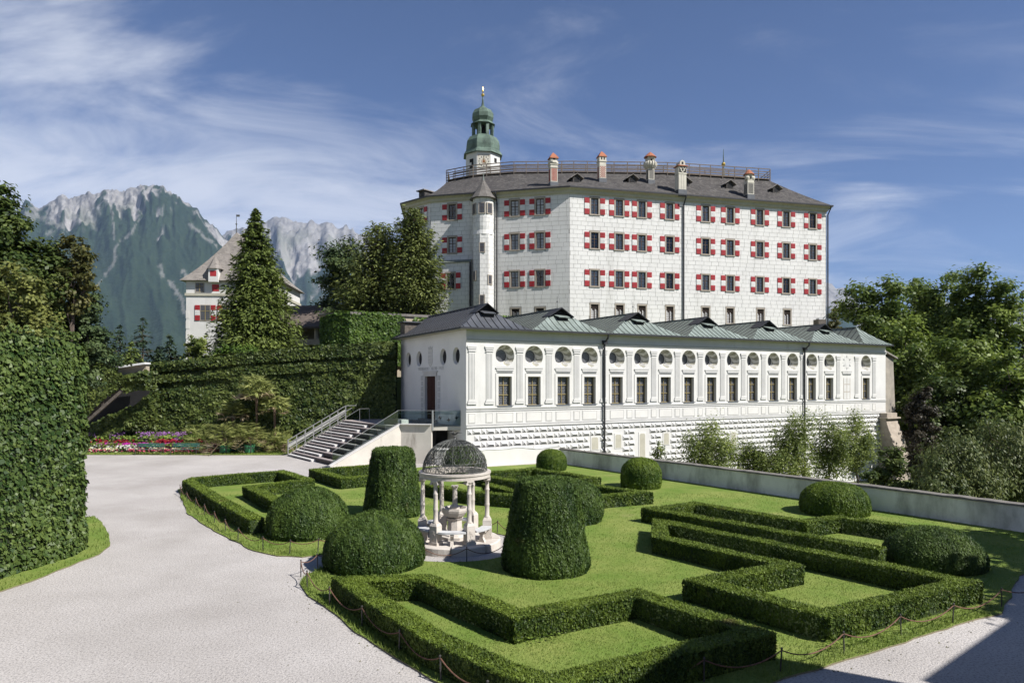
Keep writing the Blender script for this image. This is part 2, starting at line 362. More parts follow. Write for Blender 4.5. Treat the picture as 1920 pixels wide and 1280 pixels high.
mat('clay_tile', (0.36, 0.135, 0.070), 0.8, (0.27, 0.10, 0.055), scale=4)
mat('chimney_plaster', (0.56, 0.53, 0.45), 0.9, (0.47, 0.445, 0.38), scale=1.5, bump=0.15)
mat('oculus_shade_paint', (0.30, 0.29, 0.235), 0.9, (0.37, 0.355, 0.29), scale=3, spec=0.1)  # olive of the painted star facets, with recess shade mixed into the tone
mat('chimney_red', (0.34, 0.10, 0.075), 0.9, (0.28, 0.08, 0.06), scale=4)
mat('chimney_grey', (0.16, 0.15, 0.14), 0.9, (0.12, 0.115, 0.11), scale=4)
mat('deck_wood', (0.20, 0.165, 0.135), 0.85, (0.13, 0.105, 0.085), scale=3, stretch=(1, 1, 1))
mat('gold', (0.62, 0.44, 0.13), 0.35, (0.5, 0.34, 0.1), scale=6, metal=0.9)
mat('marble', (0.53, 0.485, 0.435), 0.75, (0.39, 0.345, 0.30), scale=2.2, detail=8, contrast=(0.4, 0.75), bump=0.25, bscale=26, coord='pos', streak=((0.36, 0.32, 0.27), 7, 1.2, 0.62, 0.85))
mat('marble_slab', (0.52, 0.525, 0.53), 0.6, (0.42, 0.42, 0.425), scale=4, detail=7)
mat('granite_step', (0.36, 0.315, 0.30), 0.85, (0.30, 0.26, 0.25), scale=5, detail=8, speck=((0.20, 0.17, 0.165), 30, 0.5, 0.7))
mat('step_white', (0.60, 0.585, 0.56), 0.85, (0.52, 0.505, 0.485), scale=3)
mat('seat_dark', (0.055, 0.047, 0.045), 0.8, (0.075, 0.063, 0.058), scale=4, bump=0.2)
mat('concrete', (0.56, 0.525, 0.465), 0.9, (0.48, 0.45, 0.40), scale=1.0, detail=8, bump=0.2, bscale=14, streak=((0.24, 0.21, 0.175), 1.3, 0.35, 0.60, 0.80))
mat('steel', (0.46, 0.46, 0.45), 0.4, (0.38, 0.38, 0.375), scale=6, metal=0.8)
mat('steel_panel', (0.36, 0.36, 0.345), 0.55, (0.30, 0.30, 0.29), scale=3, metal=0.4)
mat('door_red', (0.060, 0.018, 0.012), 0.6, (0.038, 0.012, 0.009), scale=2, stretch=(6, 6, 0.7))
mat('wall_grey', (0.66, 0.665, 0.65), 0.92, (0.52, 0.525, 0.51), scale=0.8, detail=9, contrast=(0.35, 0.7), bump=0.3, bscale=14, streak=((0.20, 0.195, 0.18), 0.8, 0.30, 0.47, 0.74))
mat('wall_coping', (0.125, 0.115, 0.105), 0.95, (0.19, 0.175, 0.155), scale=5, bump=0.5, bscale=30)
mat('rubble', (0.33, 0.295, 0.245), 0.95, (0.22, 0.20, 0.17), scale=0.9, detail=9, bump=0.6, bscale=5, streak=((0.12, 0.115, 0.10), 0.9, 0.3, 0.58, 0.78))
mat('buttress_stone', (0.40, 0.345, 0.285), 0.9, (0.30, 0.255, 0.21), scale=2.2, bump=0.3)
mat('terrace_stone', (0.42, 0.36, 0.27), 0.9, (0.30, 0.26, 0.20), scale=1.5, bump=0.3, streak=((0.20, 0.17, 0.14), 1.2, 0.4, 0.58, 0.8))
mat('bark', (0.095, 0.072, 0.055), 0.95, (0.055, 0.043, 0.035), scale=5, bump=0.8, bscale=14, stretch=(1, 1, 0.3))
mat('palm_bark', (0.16, 0.11, 0.075), 0.95, (0.09, 0.06, 0.045), scale=9, bump=0.9, bscale=20)
mat('tub_green', (0.045, 0.19, 0.085), 0.6, (0.035, 0.145, 0.07), scale=4)
mat('bench_green', (0.035, 0.125, 0.095), 0.55, (0.028, 0.10, 0.078), scale=5)
mat('old_wood', (0.13, 0.112, 0.095), 0.9, (0.075, 0.064, 0.054), scale=5, bump=0.4)
mat('lamp_white', (0.8, 0.8, 0.8), 0.3, (0.75, 0.75, 0.75))
mat('sticker_black', (0.012, 0.012, 0.013), 0.6, (0.015, 0.015, 0.016))
mat('hedge_core', (0.018, 0.032, 0.009), 0.95, (0.028, 0.042, 0.012), scale=9)
mat('ivy_core', (0.014, 0.022, 0.008), 0.95, (0.022, 0.03, 0.01), scale=4)
glassmat('balustrade_glass', (0.82, 0.90, 0.88), 0.03)
glassmat('window_glass', (0.86, 0.88, 0.90), 0.02)
leafmat('box_leaf', (0.018, 0.042, 0.007), (0.150, 0.205, 0.028), 0.22, nscale=1.3, brown=(1.1, 0.66, (0.12, 0.10, 0.035)))
leafmat('yew_leaf', (0.018, 0.042, 0.008), (0.115, 0.172, 0.032), 0.18, nscale=0.9, brown=(1.6, 0.69, (0.10, 0.085, 0.03)))
leafmat('sphere_leaf', (0.032, 0.068, 0.008), (0.170, 0.235, 0.026), 0.2, nscale=1.1)
leafmat('ivy_leaf', (0.022, 0.050, 0.010), (0.125, 0.170, 0.040), 0.2, 0.5, 0.5, 0.30)
leafmat('ivy_far', (0.022, 0.044, 0.010), (0.140, 0.170, 0.040), 0.22, 0.5, 0.45)
leafmat('creeper_leaf', (0.030, 0.070, 0.010), (0.14, 0.21, 0.035), 0.3, 0.5)
leafmat('broad_leaf', (0.042, 0.080, 0.014), (0.25, 0.315, 0.062), 0.42, 0.5, 0.25)
leafmat('broad_dark', (0.026, 0.052, 0.011), (0.140, 0.175, 0.042), 0.35, 0.5, 0.3)
leafmat('weeping_leaf', (0.042, 0.066, 0.020), (0.215, 0.24, 0.078), 0.35, 0.5, 0.4)
leafmat('fruit_leaf', (0.085, 0.125, 0.028), (0.32, 0.365, 0.095), 0.45, 0.5, 0.6)
leafmat('bronze_leaf', (0.046, 0.054, 0.014), (0.165, 0.150, 0.045), 0.3, 0.55, 0.5)
leafmat('purple_leaf', (0.020, 0.019, 0.012), (0.062, 0.050, 0.030), 0.25, 0.55, 0.5)
leafmat('gold_needle', (0.065, 0.085, 0.018), (0.24, 0.25, 0.068), 0.32, 0.6, 0.35)
leafmat('spruce_needle', (0.034, 0.062, 0.014), (0.165, 0.205, 0.046), 0.25, 0.6, 0.3)
leafmat('dark_needle', (0.010, 0.024, 0.010), (0.036, 0.058, 0.024), 0.15, 0.6, 0.4)
leafmat('pine_needle', (0.022, 0.044, 0.016), (0.105, 0.140, 0.046), 0.2, 0.6, 0.4)
leafmat('cypress_leaf', (0.036, 0.058, 0.014), (0.175, 0.20, 0.052), 0.25, 0.6, 0.35)
leafmat('palm_leaf', (0.14, 0.18, 0.045), (0.46, 0.48, 0.18), 0.45, 0.5, 0.8)
leafmat('palm_dry', (0.26, 0.20, 0.12), (0.46, 0.38, 0.25), 0.25, 0.7, 1.0)
leafmat('grass_blade', (0.112, 0.178, 0.029), (0.258, 0.312, 0.072), 0.42, 0.6, 0.7)
leafmat('weed_leaf', (0.07, 0.14, 0.02), (0.24, 0.31, 0.06), 0.35, 0.6, 0.7)
for nm, c in (('magenta', (0.48, 0.035, 0.36)), ('purple', (0.30, 0.14, 0.36)), ('crimson', (0.30, 0.012, 0.035)), ('pink', (0.60, 0.11, 0.19)), ('white', (0.68, 0.68, 0.62)), ('cream', (0.62, 0.62, 0.38))):
    leafmat('petal_'+nm, tuple(x*0.7 for x in c), c, 0.2, 0.7, 1.5)

# ---------------------------------------------------------------- ground, terrain, mountains
def smooth(a, b, x):
    t = np.clip((np.asarray(x, float)-a)/(b-a), 0, 1); return t*t*(3-2*t)
W_A, W_B = Vector((3.4, 46.6)), Vector((19.07, 25.4))             # garden wall line
W_D = (W_B-W_A).normalized(); W_C = W_B + W_D*17
def terrain_z(x, y):
    x = np.asarray(x, float); y = np.asarray(y, float)
    side = (x-W_A.x)*(-W_D.y) + (y-W_A.y)*W_D.x                    # >0 beyond the garden wall
    z = np.where(side > 0.1, -4.0, -0.6)
    hu = (x+3.09)*0.877 + (y-46.0)*0.48; hv = -(x+3.09)*0.48 + (y-46.0)*0.877   # along and behind the hall
    hill = smooth(13.2, 15.2, hv)*smooth(66, 60, hu)*smooth(150, 120, y)*smooth(58.0, 60, y)
    plateau = 6.0 + 5.6*smooth(-30, -12, x)*smooth(64, 76, y)
    z = z*(1-hill) + plateau*hill
    z = z - 170*smooth(150, 900, y) - 60*smooth(150, 900, np.abs(x))
    z = z + 120*smooth(2500, 5200, np.hypot(x, y))
    return z
def axis(lo, hi, knots):
    return np.array(sorted(set([round(k, 3) for k in knots] + [lo, hi])))
gx = np.concatenate([-np.geomspace(120, 12000, 22)[::-1], np.linspace(-110, -62, 9), np.arange(-60, 70, 2.0), np.linspace(72, 110, 8), np.geomspace(120, 12000, 22)])
gy = np.concatenate([-np.geomspace(60, 12000, 16)[::-1], np.arange(-50, 14, 4.0), np.arange(14, 160, 2.0), np.geomspace(165, 12000, 30)])
GX, GY = np.meshgrid(gx, gy); GZ = terrain_z(GX, GY)
V = np.stack([GX, GY, GZ], -1).reshape(-1, 3); nx = len(gx); ny = len(gy)
idx = np.arange(nx*ny).reshape(ny, nx)
Q = np.stack([idx[:-1, :-1], idx[:-1, 1:], idx[1:, 1:], idx[1:, :-1]], -1).reshape(-1, 4)
tag(mobj('ground', mesh_arrays('ground', V, Q, ['meadow'], smooth=False)), kind='structure')

# gravel court: one sheet bounded by the garden wall, the parapet and the ivy walls
court = [(-70, -30), (42.0, -30), (42.0, -4.3), (W_C.x, W_C.y), (W_A.x, W_A.y), (2.0, 47.4), (-3.2, 46.2), (-7.2, 54.5), (-10, 58), (-45, 58), (-70, 40)]
b = MB(); b.face([(x, y, 0.0) for x, y in court]); gc = b.build('gravel_court', 'gravel'); tag(gc, kind='structure')

# mountains: height field whose crest follows the range, cut by gullies running downhill
CHUTES = (([(278, 356), (268, 395), (252, 428), (236, 446), (216, 464), (214, 490), (200, 512), (182, 536)], 3.2), ([(205, 372), (212, 410), (214, 450)], 2.2), ([(52, 402), (90, 412), (120, 425)], 9.0), ([(90, 440), (130, 415)], 6), ([(302, 498), (305, 520)], 4.5), ([(318, 530), (340, 560), (346, 585)], 5.0), ([(342, 510), (352, 522)], 6.0), ([(355, 420), (385, 446), (405, 460)], 3.2), ([(165, 395), (180, 420)], 3))
def mountain(name, crest, dist, depth_front, px0, px1, ncol, nrow, seed, treeline, tint=1.0, scree_amt=1.0, name_chutes=False):
    px = np.linspace(px0, px1, ncol); t = np.linspace(0, 1.16, nrow)
    cx_, cy_ = np.array(crest).T
    H = (HORIZON - np.interp(px, cx_, cy_))/F_PX*dist
    H = H + (fbm(px*0.06, px*0+seed, seed, 5)-0.5)*0.020*dist*0.55 
    PX, T = np.meshgrid(px, t)
    Yd = dist - depth_front*(1-T)
    S = np.where(T <= 1, smooth(0, 1, T)*0.35 + T*0.65, 1-(T-1)*4.2)
    # big spurs drifting with height, branching side ridges, crags
    warp = (fbm(PX*0.010, T*2.6, seed+3, 4)-0.5)*95
    g1 = fbm((PX+warp)*0.0115 + T*0.55, T*0.9, seed+11, 2, ridged=True)
    g2 = fbm((PX+warp*1.2)*0.034, T*5.5, seed+23, 4, ridged=True)
    g3 = fbm((PX+warp*0.7)*0.095, T*24, seed+31, 5, ridged=True)
    g4 = fbm((PX+warp*1.3)*0.13, T*5.0, seed+37, 3, ridged=True)
    env = np.clip(T, 0, 1)*(1-0.90*smooth(0.84, 1.0, T))
    rel = (g1-0.62)*0.40*env + (g2-0.6)*0.15*np.sqrt(env)*smooth(0.3, 0.8, T) + (g3-0.6)*0.060*smooth(0.45, 0.85, T)*(1-0.45*smooth(0.95, 1.0, T)) + (g4-0.6)*0.035*smooth(0.5, 0.9, T)
    Z = H[None, :]*np.maximum(S, 0)*(Yd/dist) + rel*dist*0.15
    Z = np.where(T > 1, np.minimum(Z, H[None, :]*S*(Yd/dist)*0.97), Z) - 120*(1-smooth(0, 0.2, T))
    X = (PX-CX)/F_PX*Yd
    V = np.stack([X, Yd, Z], -1)
    # albedo by height and gully: forest, alpine turf, grey limestone, pale scree
    hrel = Z/np.maximum(H[None, :], 1)
    tl = treeline + (g1-0.62)*0.85 + (g2-0.6)*0.45 + (fbm(PX*0.06, T*14, seed+41, 4)-0.5)*0.20
    rock = smooth(-0.03, 0.05, hrel - tl)
    turf = smooth(0.50, 0.62, fbm(PX*0.03, T*9, seed+51, 4))*smooth(0.97, 0.80, T)
    gul = smooth(0.56, 0.40, g2)*0.8 + smooth(0.55, 0.42, g4)*0.7
    scree = gul*smooth(0.40, 0.62, fbm(PX*0.02, T*3, seed+61, 3)+0.08)*smooth(0.5, 0.75, T)*scree_amt
    yi = HORIZON-(Z-CAM_H)*F_PX/Yd; chute = np.zeros_like(Z)
    for line, wd_ in CHUTES if name_chutes else ():
        L_ = np.array(line, float)
        for (x0, y0), (x1, y1) in zip(L_[:-1], L_[1:]):
            t_ = np.clip(((PX-x0)*(x1-x0)+(yi-y0)*(y1-y0))/((x1-x0)**2+(y1-y0)**2), 0, 1)
            dd = np.hypot(PX-(x0+t_*(x1-x0)), yi-(y0+t_*(y1-y0))) + (fbm(PX*0.16, yi*0.16, 91, 4)-0.5)*wd_*2.8
            chute = np.maximum(chute, smooth(wd_, wd_*0.4, dd))
    fine = fbm(PX*0.30, T*70, seed+81, 4); mid = fbm(PX*0.05, T*12, seed+83, 4)
    forest_c = np.stack([0.008+0.016*fine+0.012*mid, 0.018+0.020*fine+0.016*mid, 0.012+0.008*fine+0.008*mid], -1)
    rk = 0.165+0.26*(fine-0.45)+0.14*(mid-0.5)
    rock_c = np.clip(np.stack([rk*1.03, rk, rk*0.97], -1), 0.05, 0.4)
    turf_c = np.stack([0.085+0*fine, 0.10+0*fine, 0.055+0*fine], -1)
    scree_c = np.array([0.27, 0.26, 0.245])
    c = forest_c*(1-rock[..., None]) + (rock_c*(1-0.6*turf[..., None]) + turf_c*0.6*turf[..., None])*rock[..., None]
    k = np.clip(np.maximum(scree*smooth(0.05, 0.5, rock), chute*0.6), 0, 1)[..., None]*0.65
    c = np.clip(c*(1-k) + scree_c*k, 0, 1)*tint
    idx = np.arange(nrow*ncol).reshape(nrow, ncol)
    Q = np.stack([idx[:-1, :-1], idx[:-1, 1:], idx[1:, 1:], idx[1:, :-1]], -1).reshape(-1, 4)
    me = mesh_arrays(name, V.reshape(-1, 3), Q, ['mountain'], smooth=True)
    a = me.color_attributes.new('surface', 'FLOAT_COLOR', 'POINT')
    a.data.foreach_set('color', np.concatenate([c, np.ones(c.shape[:2]+(1,))], -1).astype(np.float32).ravel())
    return tag(mobj(name, me), kind='structure')
mm = bpy.data.materials.new('mountain'); mm.use_nodes = True; MATS['mountain'] = mm
_n, _l = mm.node_tree.nodes, mm.node_tree.links
_a = _n.new('ShaderNodeVertexColor'); _a.layer_name = 'surface'; _b = _n['Principled BSDF']; _b.inputs['Roughness'].default_value = 1.0; _b.inputs['Specular IOR Level'].default_value = 0.05
_l.new(_a.outputs[0], _b.inputs['Base Color'])
_g = _n.new('ShaderNodeNewGeometry'); _z = _n.new('ShaderNodeTexNoise'); _z.inputs['Scale'].default_value = 0.02; _z.inputs['Detail'].default_value = 6
_l.new(_g.outputs['Position'], _z.inputs['Vector']); _p = _n.new('ShaderNodeBump'); _p.inputs['Distance'].default_value = 18; _p.inputs['Strength'].default_value = 0.8
_l.new(_z.outputs['Fac'], _p.inputs['Height']); _l.new(_p.outputs[0], _b.inputs['Normal'])
mountain('mountain', [(-600, 520), (-300, 470), (-60, 440), (30, 415), (48, 372), (64, 388), (72, 394), (100, 372), (150, 360), (195, 357), (240, 352), (285, 348), (306, 351), (330, 366), (372, 396), (418, 444), (470, 500), (540, 565), (640, 640), (760, 700)], 7000, 3600, -620, 780, 540, 210, 5, 0.80, name_chutes=True)
mountain('mountain', [(120, 690), (260, 600), (340, 520), (400, 448), (425, 434), (470, 418), (520, 404), (560, 412), (605, 417), (645, 420), (690, 441), (760, 462), (900, 520), (1200, 560), (1500, 575)], 9800, 5200, 100, 1500, 380, 120, 19, 0.70, scree_amt=0.8)
mountain('mountain', [(1200, 600), (1440, 548), (1530, 528), (1552, 527), (1575, 540), (1600, 560), (1660, 590), (1760, 560), (1900, 590), (2300, 520), (2700, 560)], 10500, 5200, 1180, 2720, 220, 60, 37, 0.40)
# ---------------------------------------------------------------- lawns
LAWN_Z = 0.035
def sheet(name, pts, z, m, skirt=True):
    b = MB(); n = len(pts); b.face([(x, y, z) for x, y in pts], 0)
    if skirt: b.add([(x, y, z) for x, y in pts] + [(x, y, -0.02) for x, y in pts], [((i+1) % n, i, n+i, n+(i+1) % n) for i in range(n)], 1)
    return tag(b.build(name, [m, 'edge_soil']), kind='structure')
def chaikin(pts, n=2, closed=True):
    P = [Vector(p) for p in pts]
    for _ in range(n):
        o = []
        for i in range(len(P) if closed else len(P)-1):
            a, b = P[i], P[(i+1) % len(P)]; o += [a*0.75+b*0.25, a*0.25+b*0.75]
        P = o if closed else [P[0]]+o+[P[-1]]
    return [tuple(p) for p in P]
def wob(pts, amp=0.05, step=0.35, seed=0, closed=True):
    """resample an outline and let the grass edge wander"""
    out = []; n = len(pts)
    for i in range(n if closed else n-1):
        a, b = Vector(pts[i]), Vector(pts[(i+1) % n]); L = (b-a).length; k = max(1, int(L/step)); d = (b-a).normalized() if L > 1e-6 else Vector((1, 0))
        for j in range(k):
            p = a + (b-a)*(j/k); o = (float(vnoise(p.x*1.7, p.y*1.7, seed))-0.5)*2*amp
            out.append((p.x - d.y*o, p.y + d.x*o))
    return out
PAV = (-1.95, 23.3)
back_edge = [gp(*p) for p in ((336, 926), (350, 962), (395, 992), (432, 1012), (478, 1034), (520, 1043), (566, 1045), (612, 1040))]
front_edge = [gp(*p) for p in ((600, 1066), (572, 1080), (561, 1096), (580, 1118), (640, 1164), (700, 1210), (760, 1245), (812, 1276))]
right_edge = [gp(*p) for p in ((1440, 1283), (1531, 1256), (1615, 1230), (1696, 1205), (1793, 1173), (1878, 1151))]
# the planted parterre, with the gravel path and the round plaza of the pavilion left open
PLAZA_R = 2.25
def arc(c, r, a0, a1, n): return [(c[0]+r*math.cos(a0+(a1-a0)*i/n), c[1]+r*math.sin(a0+(a1-a0)*i/n)) for i in range(n+1)]
lawn = []
lawn += back_edge                                               # along the court to the path mouth
lawn += [(-5.4, 22.9), (-4.35, 23.35)]
lawn += arc(PAV, PLAZA_R, rad(172), rad(-152), 30)
lawn += [(-4.4, 21.6), (-5.3, 20.9)]
lawn += front_edge
lawn += [(0.2, 11.2), (2.6, 11.2)]
lawn += right_edge
lawn += [(14.6, 19.6), (W_B.x+1.4, W_B.y-2.3), (W_A.x+0.35, W_A.y-0.45), (2.6, 46.6), (-1.7, 44.6), (-5.2, 45.1), (-7.4, 43.2), (-8.4, 41.8), (-11.9, 39.5), (-10.6, 36.2), (-13.2, 39.1), (-16.4, 37.0), (-17.3, 35.4)]
LAWN = wob(lawn, 0.05, 0.4, 3)
sheet('lawn', LAWN, LAWN_Z, 'lawn')
strip = [gp(*p) for p in ((0, 1111), (60, 1090), (130, 1062), (186, 1040), (206, 1024), (203, 1004), (190, 980), (178, 968))] + [(-18.3, 27.2), (-21, 26), (-22, 16)]
STRIP = wob(strip, 0.05, 0.4, 5); sheet('lawn', STRIP, LAWN_Z, 'lawn')
BEDL = wob([(-44, 52.2), (-17.4, 51.8), (-17.2, 53.2), (-15.5, 56.4), (-44, 57.5)], 0.06, 0.6, 8); sheet('lawn', BEDL, LAWN_Z, 'lawn')

def inside(P, poly):
    x, y = P[:, 0], P[:, 1]; c = np.zeros(len(P), bool); n = len(poly)
    for i in range(n):
        (x0, y0), (x1, y1) = poly[i], poly[(i+1) % n]
        k = ((y0 > y) != (y1 > y)) & (x < (x1-x0)*(y-y0)/(y1-y0+1e-12)+x0); c ^= k
    return c
rng = np.random.default_rng(11)
def blades(P, h, w, lean, rng):
    n = len(P); a = rng.uniform(0, 2*math.pi, n); d = np.stack([np.cos(a), np.sin(a), 0*a], -1); s = np.stack([-np.sin(a), np.cos(a), 0*a], -1)
    top = P + np.array([0, 0, 1])*h[:, None] + d*(h*lean*rng.uniform(0.2, 1.2, n))[:, None]
    V = np.empty((n, 3, 3)); V[:, 0] = P - s*w[:, None]; V[:, 1] = P + s*w[:, None]; V[:, 2] = top
    return V.reshape(-1, 3)
pts = []
for (y0, y1, den) in ((11, 15, 520), (15, 19, 330), (19, 25, 170), (25, 34, 70)):
    A = 40*(y1-y0); p = np.stack([rng.uniform(-20, 20, int(A*den)), rng.uniform(y0, y1, int(A*den))], -1)
    p = p[(np.abs(p[:, 0]) < 0.78*p[:, 1]+0.5)]; p = p[inside(p, LAWN)]; pts.append(p)
p = np.concatenate(pts); n = len(p)
h = rng.uniform(0.018, 0.045, n)*(1+p[:, 1]*0.012); w = 0.0045*(1+p[:, 1]*0.05)
V1 = blades(np.c_[p, np.full(n, LAWN_Z)], h, w, 0.9, rng); t1 = rng.uniform(0.2, 0.8, n)
def rim(poly, per_m, seed, hmin=0.05, hmax=0.14, inward=0.35, ylim=60):
    r = np.random.default_rng(seed); out = []
    for i in range(len(poly)):
        a, b = np.array(poly[i]), np.array(poly[(i+1) % len(poly)]); L = np.linalg.norm(b-a)
        if min(a[1], b[1]) > ylim: continue
        k = r.poisson(L*per_m*min(1.0, 20.0/max(8, a[1]))); d = (b-a)/max(L, 1e-6); nn = np.array([-d[1], d[0]])
        q = a + (b-a)*r.uniform(0, 1, (k, 1)) + nn*(np.abs(r.normal(0, inward, (k, 1)))-0.03)*np.sign(0.5); out.append(q)
    q = np.concatenate(out); return q
q = np.concatenate([rim(wob(back_edge+front_edge[:1], 0.05, 0.4, 3, False), 110, 1), rim(wob(front_edge, 0.05, 0.4, 3, False), 220, 2), rim(wob(right_edge, 0.05, 0.4, 3, False), 220, 4), rim(STRIP[:40], 60, 5)])
q = q[inside(q, LAWN) | inside(q, STRIP)]
m = len(q); h2 = rng.uniform(0.04, 0.13, m); V2 = blades(np.c_[q, np.full(m, LAWN_Z)], h2, 0.007*(1+q[:, 1]*0.03), 0.8, rng); t2 = rng.uniform(0.1, 0.7, m)
V = np.concatenate([V1, V2]); g = mobj('grass', mesh_skin('grass', V, np.zeros((0, 4), int), tris_of(n+m), ['grass_blade'], np.concatenate([t1, t2])))
tag(g, 'short mown green grass covering the parterre lawns', 'grass', kind='stuff')

# ---------------------------------------------------------------- clipped box hedges
def offset_path(P, w, closed):
    n = len(P); Ls, Rs = [], []
    for i in range(n):
        p = Vector(P[i])
        if closed or 0 < i < n-1:
            d0 = (p-Vector(P[i-1])).normalized(); d1 = (Vector(P[(i+1) % n])-p).normalized()
            n0 = Vector((-d0.y, d0.x)); n1 = Vector((-d1.y, d1.x)); b = (n0+n1); b.normalize(); k = 1/max(0.45, b.dot(n0))
        else:
            d = (Vector(P[1])-p if i == 0 else p-Vector(P[-2])).normalized(); b = Vector((-d.y, d.x)); k = 1
        Ls.append(p + b*(w/2*k)); Rs.append(p - b*(w/2*k))
    return Ls, Rs
def hedge(name, path, label, w=0.52, h=0.57, closed=False, dens=700, size=0.05, seed=0, leaf='box_leaf', z0=0.0):
    r = np.random.default_rng(100+seed); P = [Vector(p) for p in path]; n = len(P)
    Lp, Rp = offset_path(P, w, closed)
    segs = range(n) if closed else range(n-1)
    V, Q = [], []
    ins = 0.035
    Lc, Rc = offset_path(P, w-2*ins, closed); hc = h-ins
    for p, q in zip(Lc, Rc): V += [(p.x, p.y, z0), (p.x, p.y, z0+hc), (q.x, q.y, z0+hc), (q.x, q.y, z0)]
    for i in segs:
        j = (i+1) % n; a, b = 4*i, 4*j
        Q += [(a, b, b+1, a+1), (a+1, b+1, b+2, a+2), (a+2, b+2, b+3, a+3)]
    if not closed: Q += [(0, 1, 2, 3), (4*n-4, 4*n-1, 4*n-2, 4*n-3)]
    ncore = len(Q); V = np.array(V, float)
    pts, nor, lift = [], [], []
    def patch(a, b, c, d, nv, top=False):
        a, b, c, d = (np.array(x, float) for x in (a, b, c, d))
        area = 0.5*(np.linalg.norm(np.cross(b-a, d-a))+np.linalg.norm(np.cross(c-b, c-d))); yy = (a[1]+c[1])/2
        k = int(area*dens*(1.5 if top else 1.0)); u, v = r.uniform(0, 1, (k, 1)), r.uniform(0, 1, (k, 1))
        p = a*(1-u)*(1-v)+b*u*(1-v)+c*u*v+d*(1-u)*v
        pts.append(p); nor.append(np.broadcast_to(np.array(nv, float), p.shape)); lift.append(np.full(k, 1.0 if top else 0.0))
    for i in segs:
        j = (i+1) % n; d = (P[j]-P[i]).normalized(); nl = (-d.y, d.x, 0)
        l0, l1, r0, r1 = Lp[i], Lp[j], Rp[i], Rp[j]
        patch((l0.x, l0.y, z0), (l1.x, l1.y, z0), (l1.x, l1.y, z0+h), (l0.x, l0.y, z0+h), nl)
        patch((r0.x, r0.y, z0), (r1.x, r1.y, z0), (r1.x, r1.y, z0+h), (r0.x, r0.y, z0+h), (d.y, -d.x, 0))
        patch((l0.x, l0.y, z0+h), (l1.x, l1.y, z0+h), (r1.x, r1.y, z0+h), (r0.x, r0.y, z0+h), (0, 0, 1), True)
    if not closed:
        for i, s in ((0, -1), (n-1, 1)):
            d = (P[1]-P[0] if i == 0 else P[-1]-P[-2]).normalized()*s
            patch((Lp[i].x, Lp[i].y, z0), (Rp[i].x, Rp[i].y, z0), (Rp[i].x, Rp[i].y, z0+h), (Lp[i].x, Lp[i].y, z0+h), (d.x, d.y, 0))
    p = np.concatenate(pts); N = np.concatenate(nor); T = np.concatenate(lift); k = len(p)
    lump = (fbm(p[:, 0]*1.1+p[:, 2]*0.7, p[:, 1]*1.1, 3+seed, 3)-0.5)*0.085 - 0.05*np.exp(-p[:, 2]/0.10)*(1-T)
    p = p + N*(lump + r.normal(0, 0.012, k))[:, None]
    NN = N + r.normal(0, 0.55, (k, 3)); up = np.tile([0, 0, 1.0], (k, 1)) + N*0.7 + r.normal(0, 0.35, (k, 3))
    sz = size*r.uniform(0.6, 1.35, k)
    C = tricards(p, NN, sz*0.42, sz, r, along=up)
    tint = np.clip(0.30 + 0.42*T + r.normal(0, 0.17, k) + (fbm(p[:, 0]*2.3, p[:, 1]*2.3+p[:, 2]*2, 9, 3)-0.5)*0.5, 0, 1)  # tops tinted lighter: sunlight put into the leaf colour, with new growth
    nv = len(V); V = np.concatenate([V, C])
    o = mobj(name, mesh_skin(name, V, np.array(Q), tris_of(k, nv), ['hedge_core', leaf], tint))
    return tag(o, label, 'hedge', 'clipped box hedges of the parterre')
HZ = 0.57
def hp(*pp): return [gp(x, y, HZ) for x, y in pp]
hedge('box_hedge', hp((650, 1085), (795, 1081), (970, 1150), (1194, 1110), (1416, 1183), (1032, 1276), (950, 1252), (812, 1190), (690, 1114)), 'zigzag box hedge closest to the camera, enclosing its own patch of lawn', closed=True, dens=2600, size=0.032, seed=1)
hedge('box_hedge', hp((1237, 976), (1238, 1005), (1478, 1058), (1312, 1088), (1548, 1149), (1809, 1088)), 'stepped box hedge with a sharp front corner behind the chain at the shaded gravel', closed=True, dens=1900, size=0.036, seed=2)
hedge('box_hedge', hp((1793, 998), (1574, 968), (1507, 977), (1303, 943), (1222, 953), (1655, 1028)), 'long U-shaped box hedge between the flat-topped dome and the stepped hedge', dens=1300, size=0.042, seed=3)
hedge('box_hedge', [(-9.30, 24.93), (-12.6, 29.3), (-15.7, 33.7), (-16.45, 34.7), (-16.5, 35.5), (-15.9, 36.3), (-13.0, 38.4), (-10.46, 35.05), (-12.64, 32.8), (-9.9, 28.9)], 'hooked box hedge with a rounded corner beside the open gravel court', dens=950, size=0.048, seed=4)
hedge('box_hedge', [(-11.3, 39.1), (-8.76, 35.6), (-5.4, 38.0), (-7.9, 41.4)], 'square box hedge at the foot of the wide stairs', closed=True, dens=750, size=0.052, seed=5)
hedge('box_hedge', [(-4.17, 33.4), (-1.75, 31.1), (2.1, 29.3), (5.98, 31.1), (3.3, 33.9)], 'angular box hedge just behind the stone pavilion', dens=850, size=0.05, seed=6)
hedge('box_hedge', [(-1.25, 33.6), (0.1, 31.4), (1.3, 30.2)], 'short straight box hedge inside the angle behind the pavilion', dens=850, size=0.05, seed=7)
hedge('box_hedge', [(-2.2, 37.3), (1.24, 39.4), (4.27, 35.8), (0.9, 33.8)], 'rectangular box hedge nearest to the white hall', closed=True, dens=750, size=0.052, seed=8)

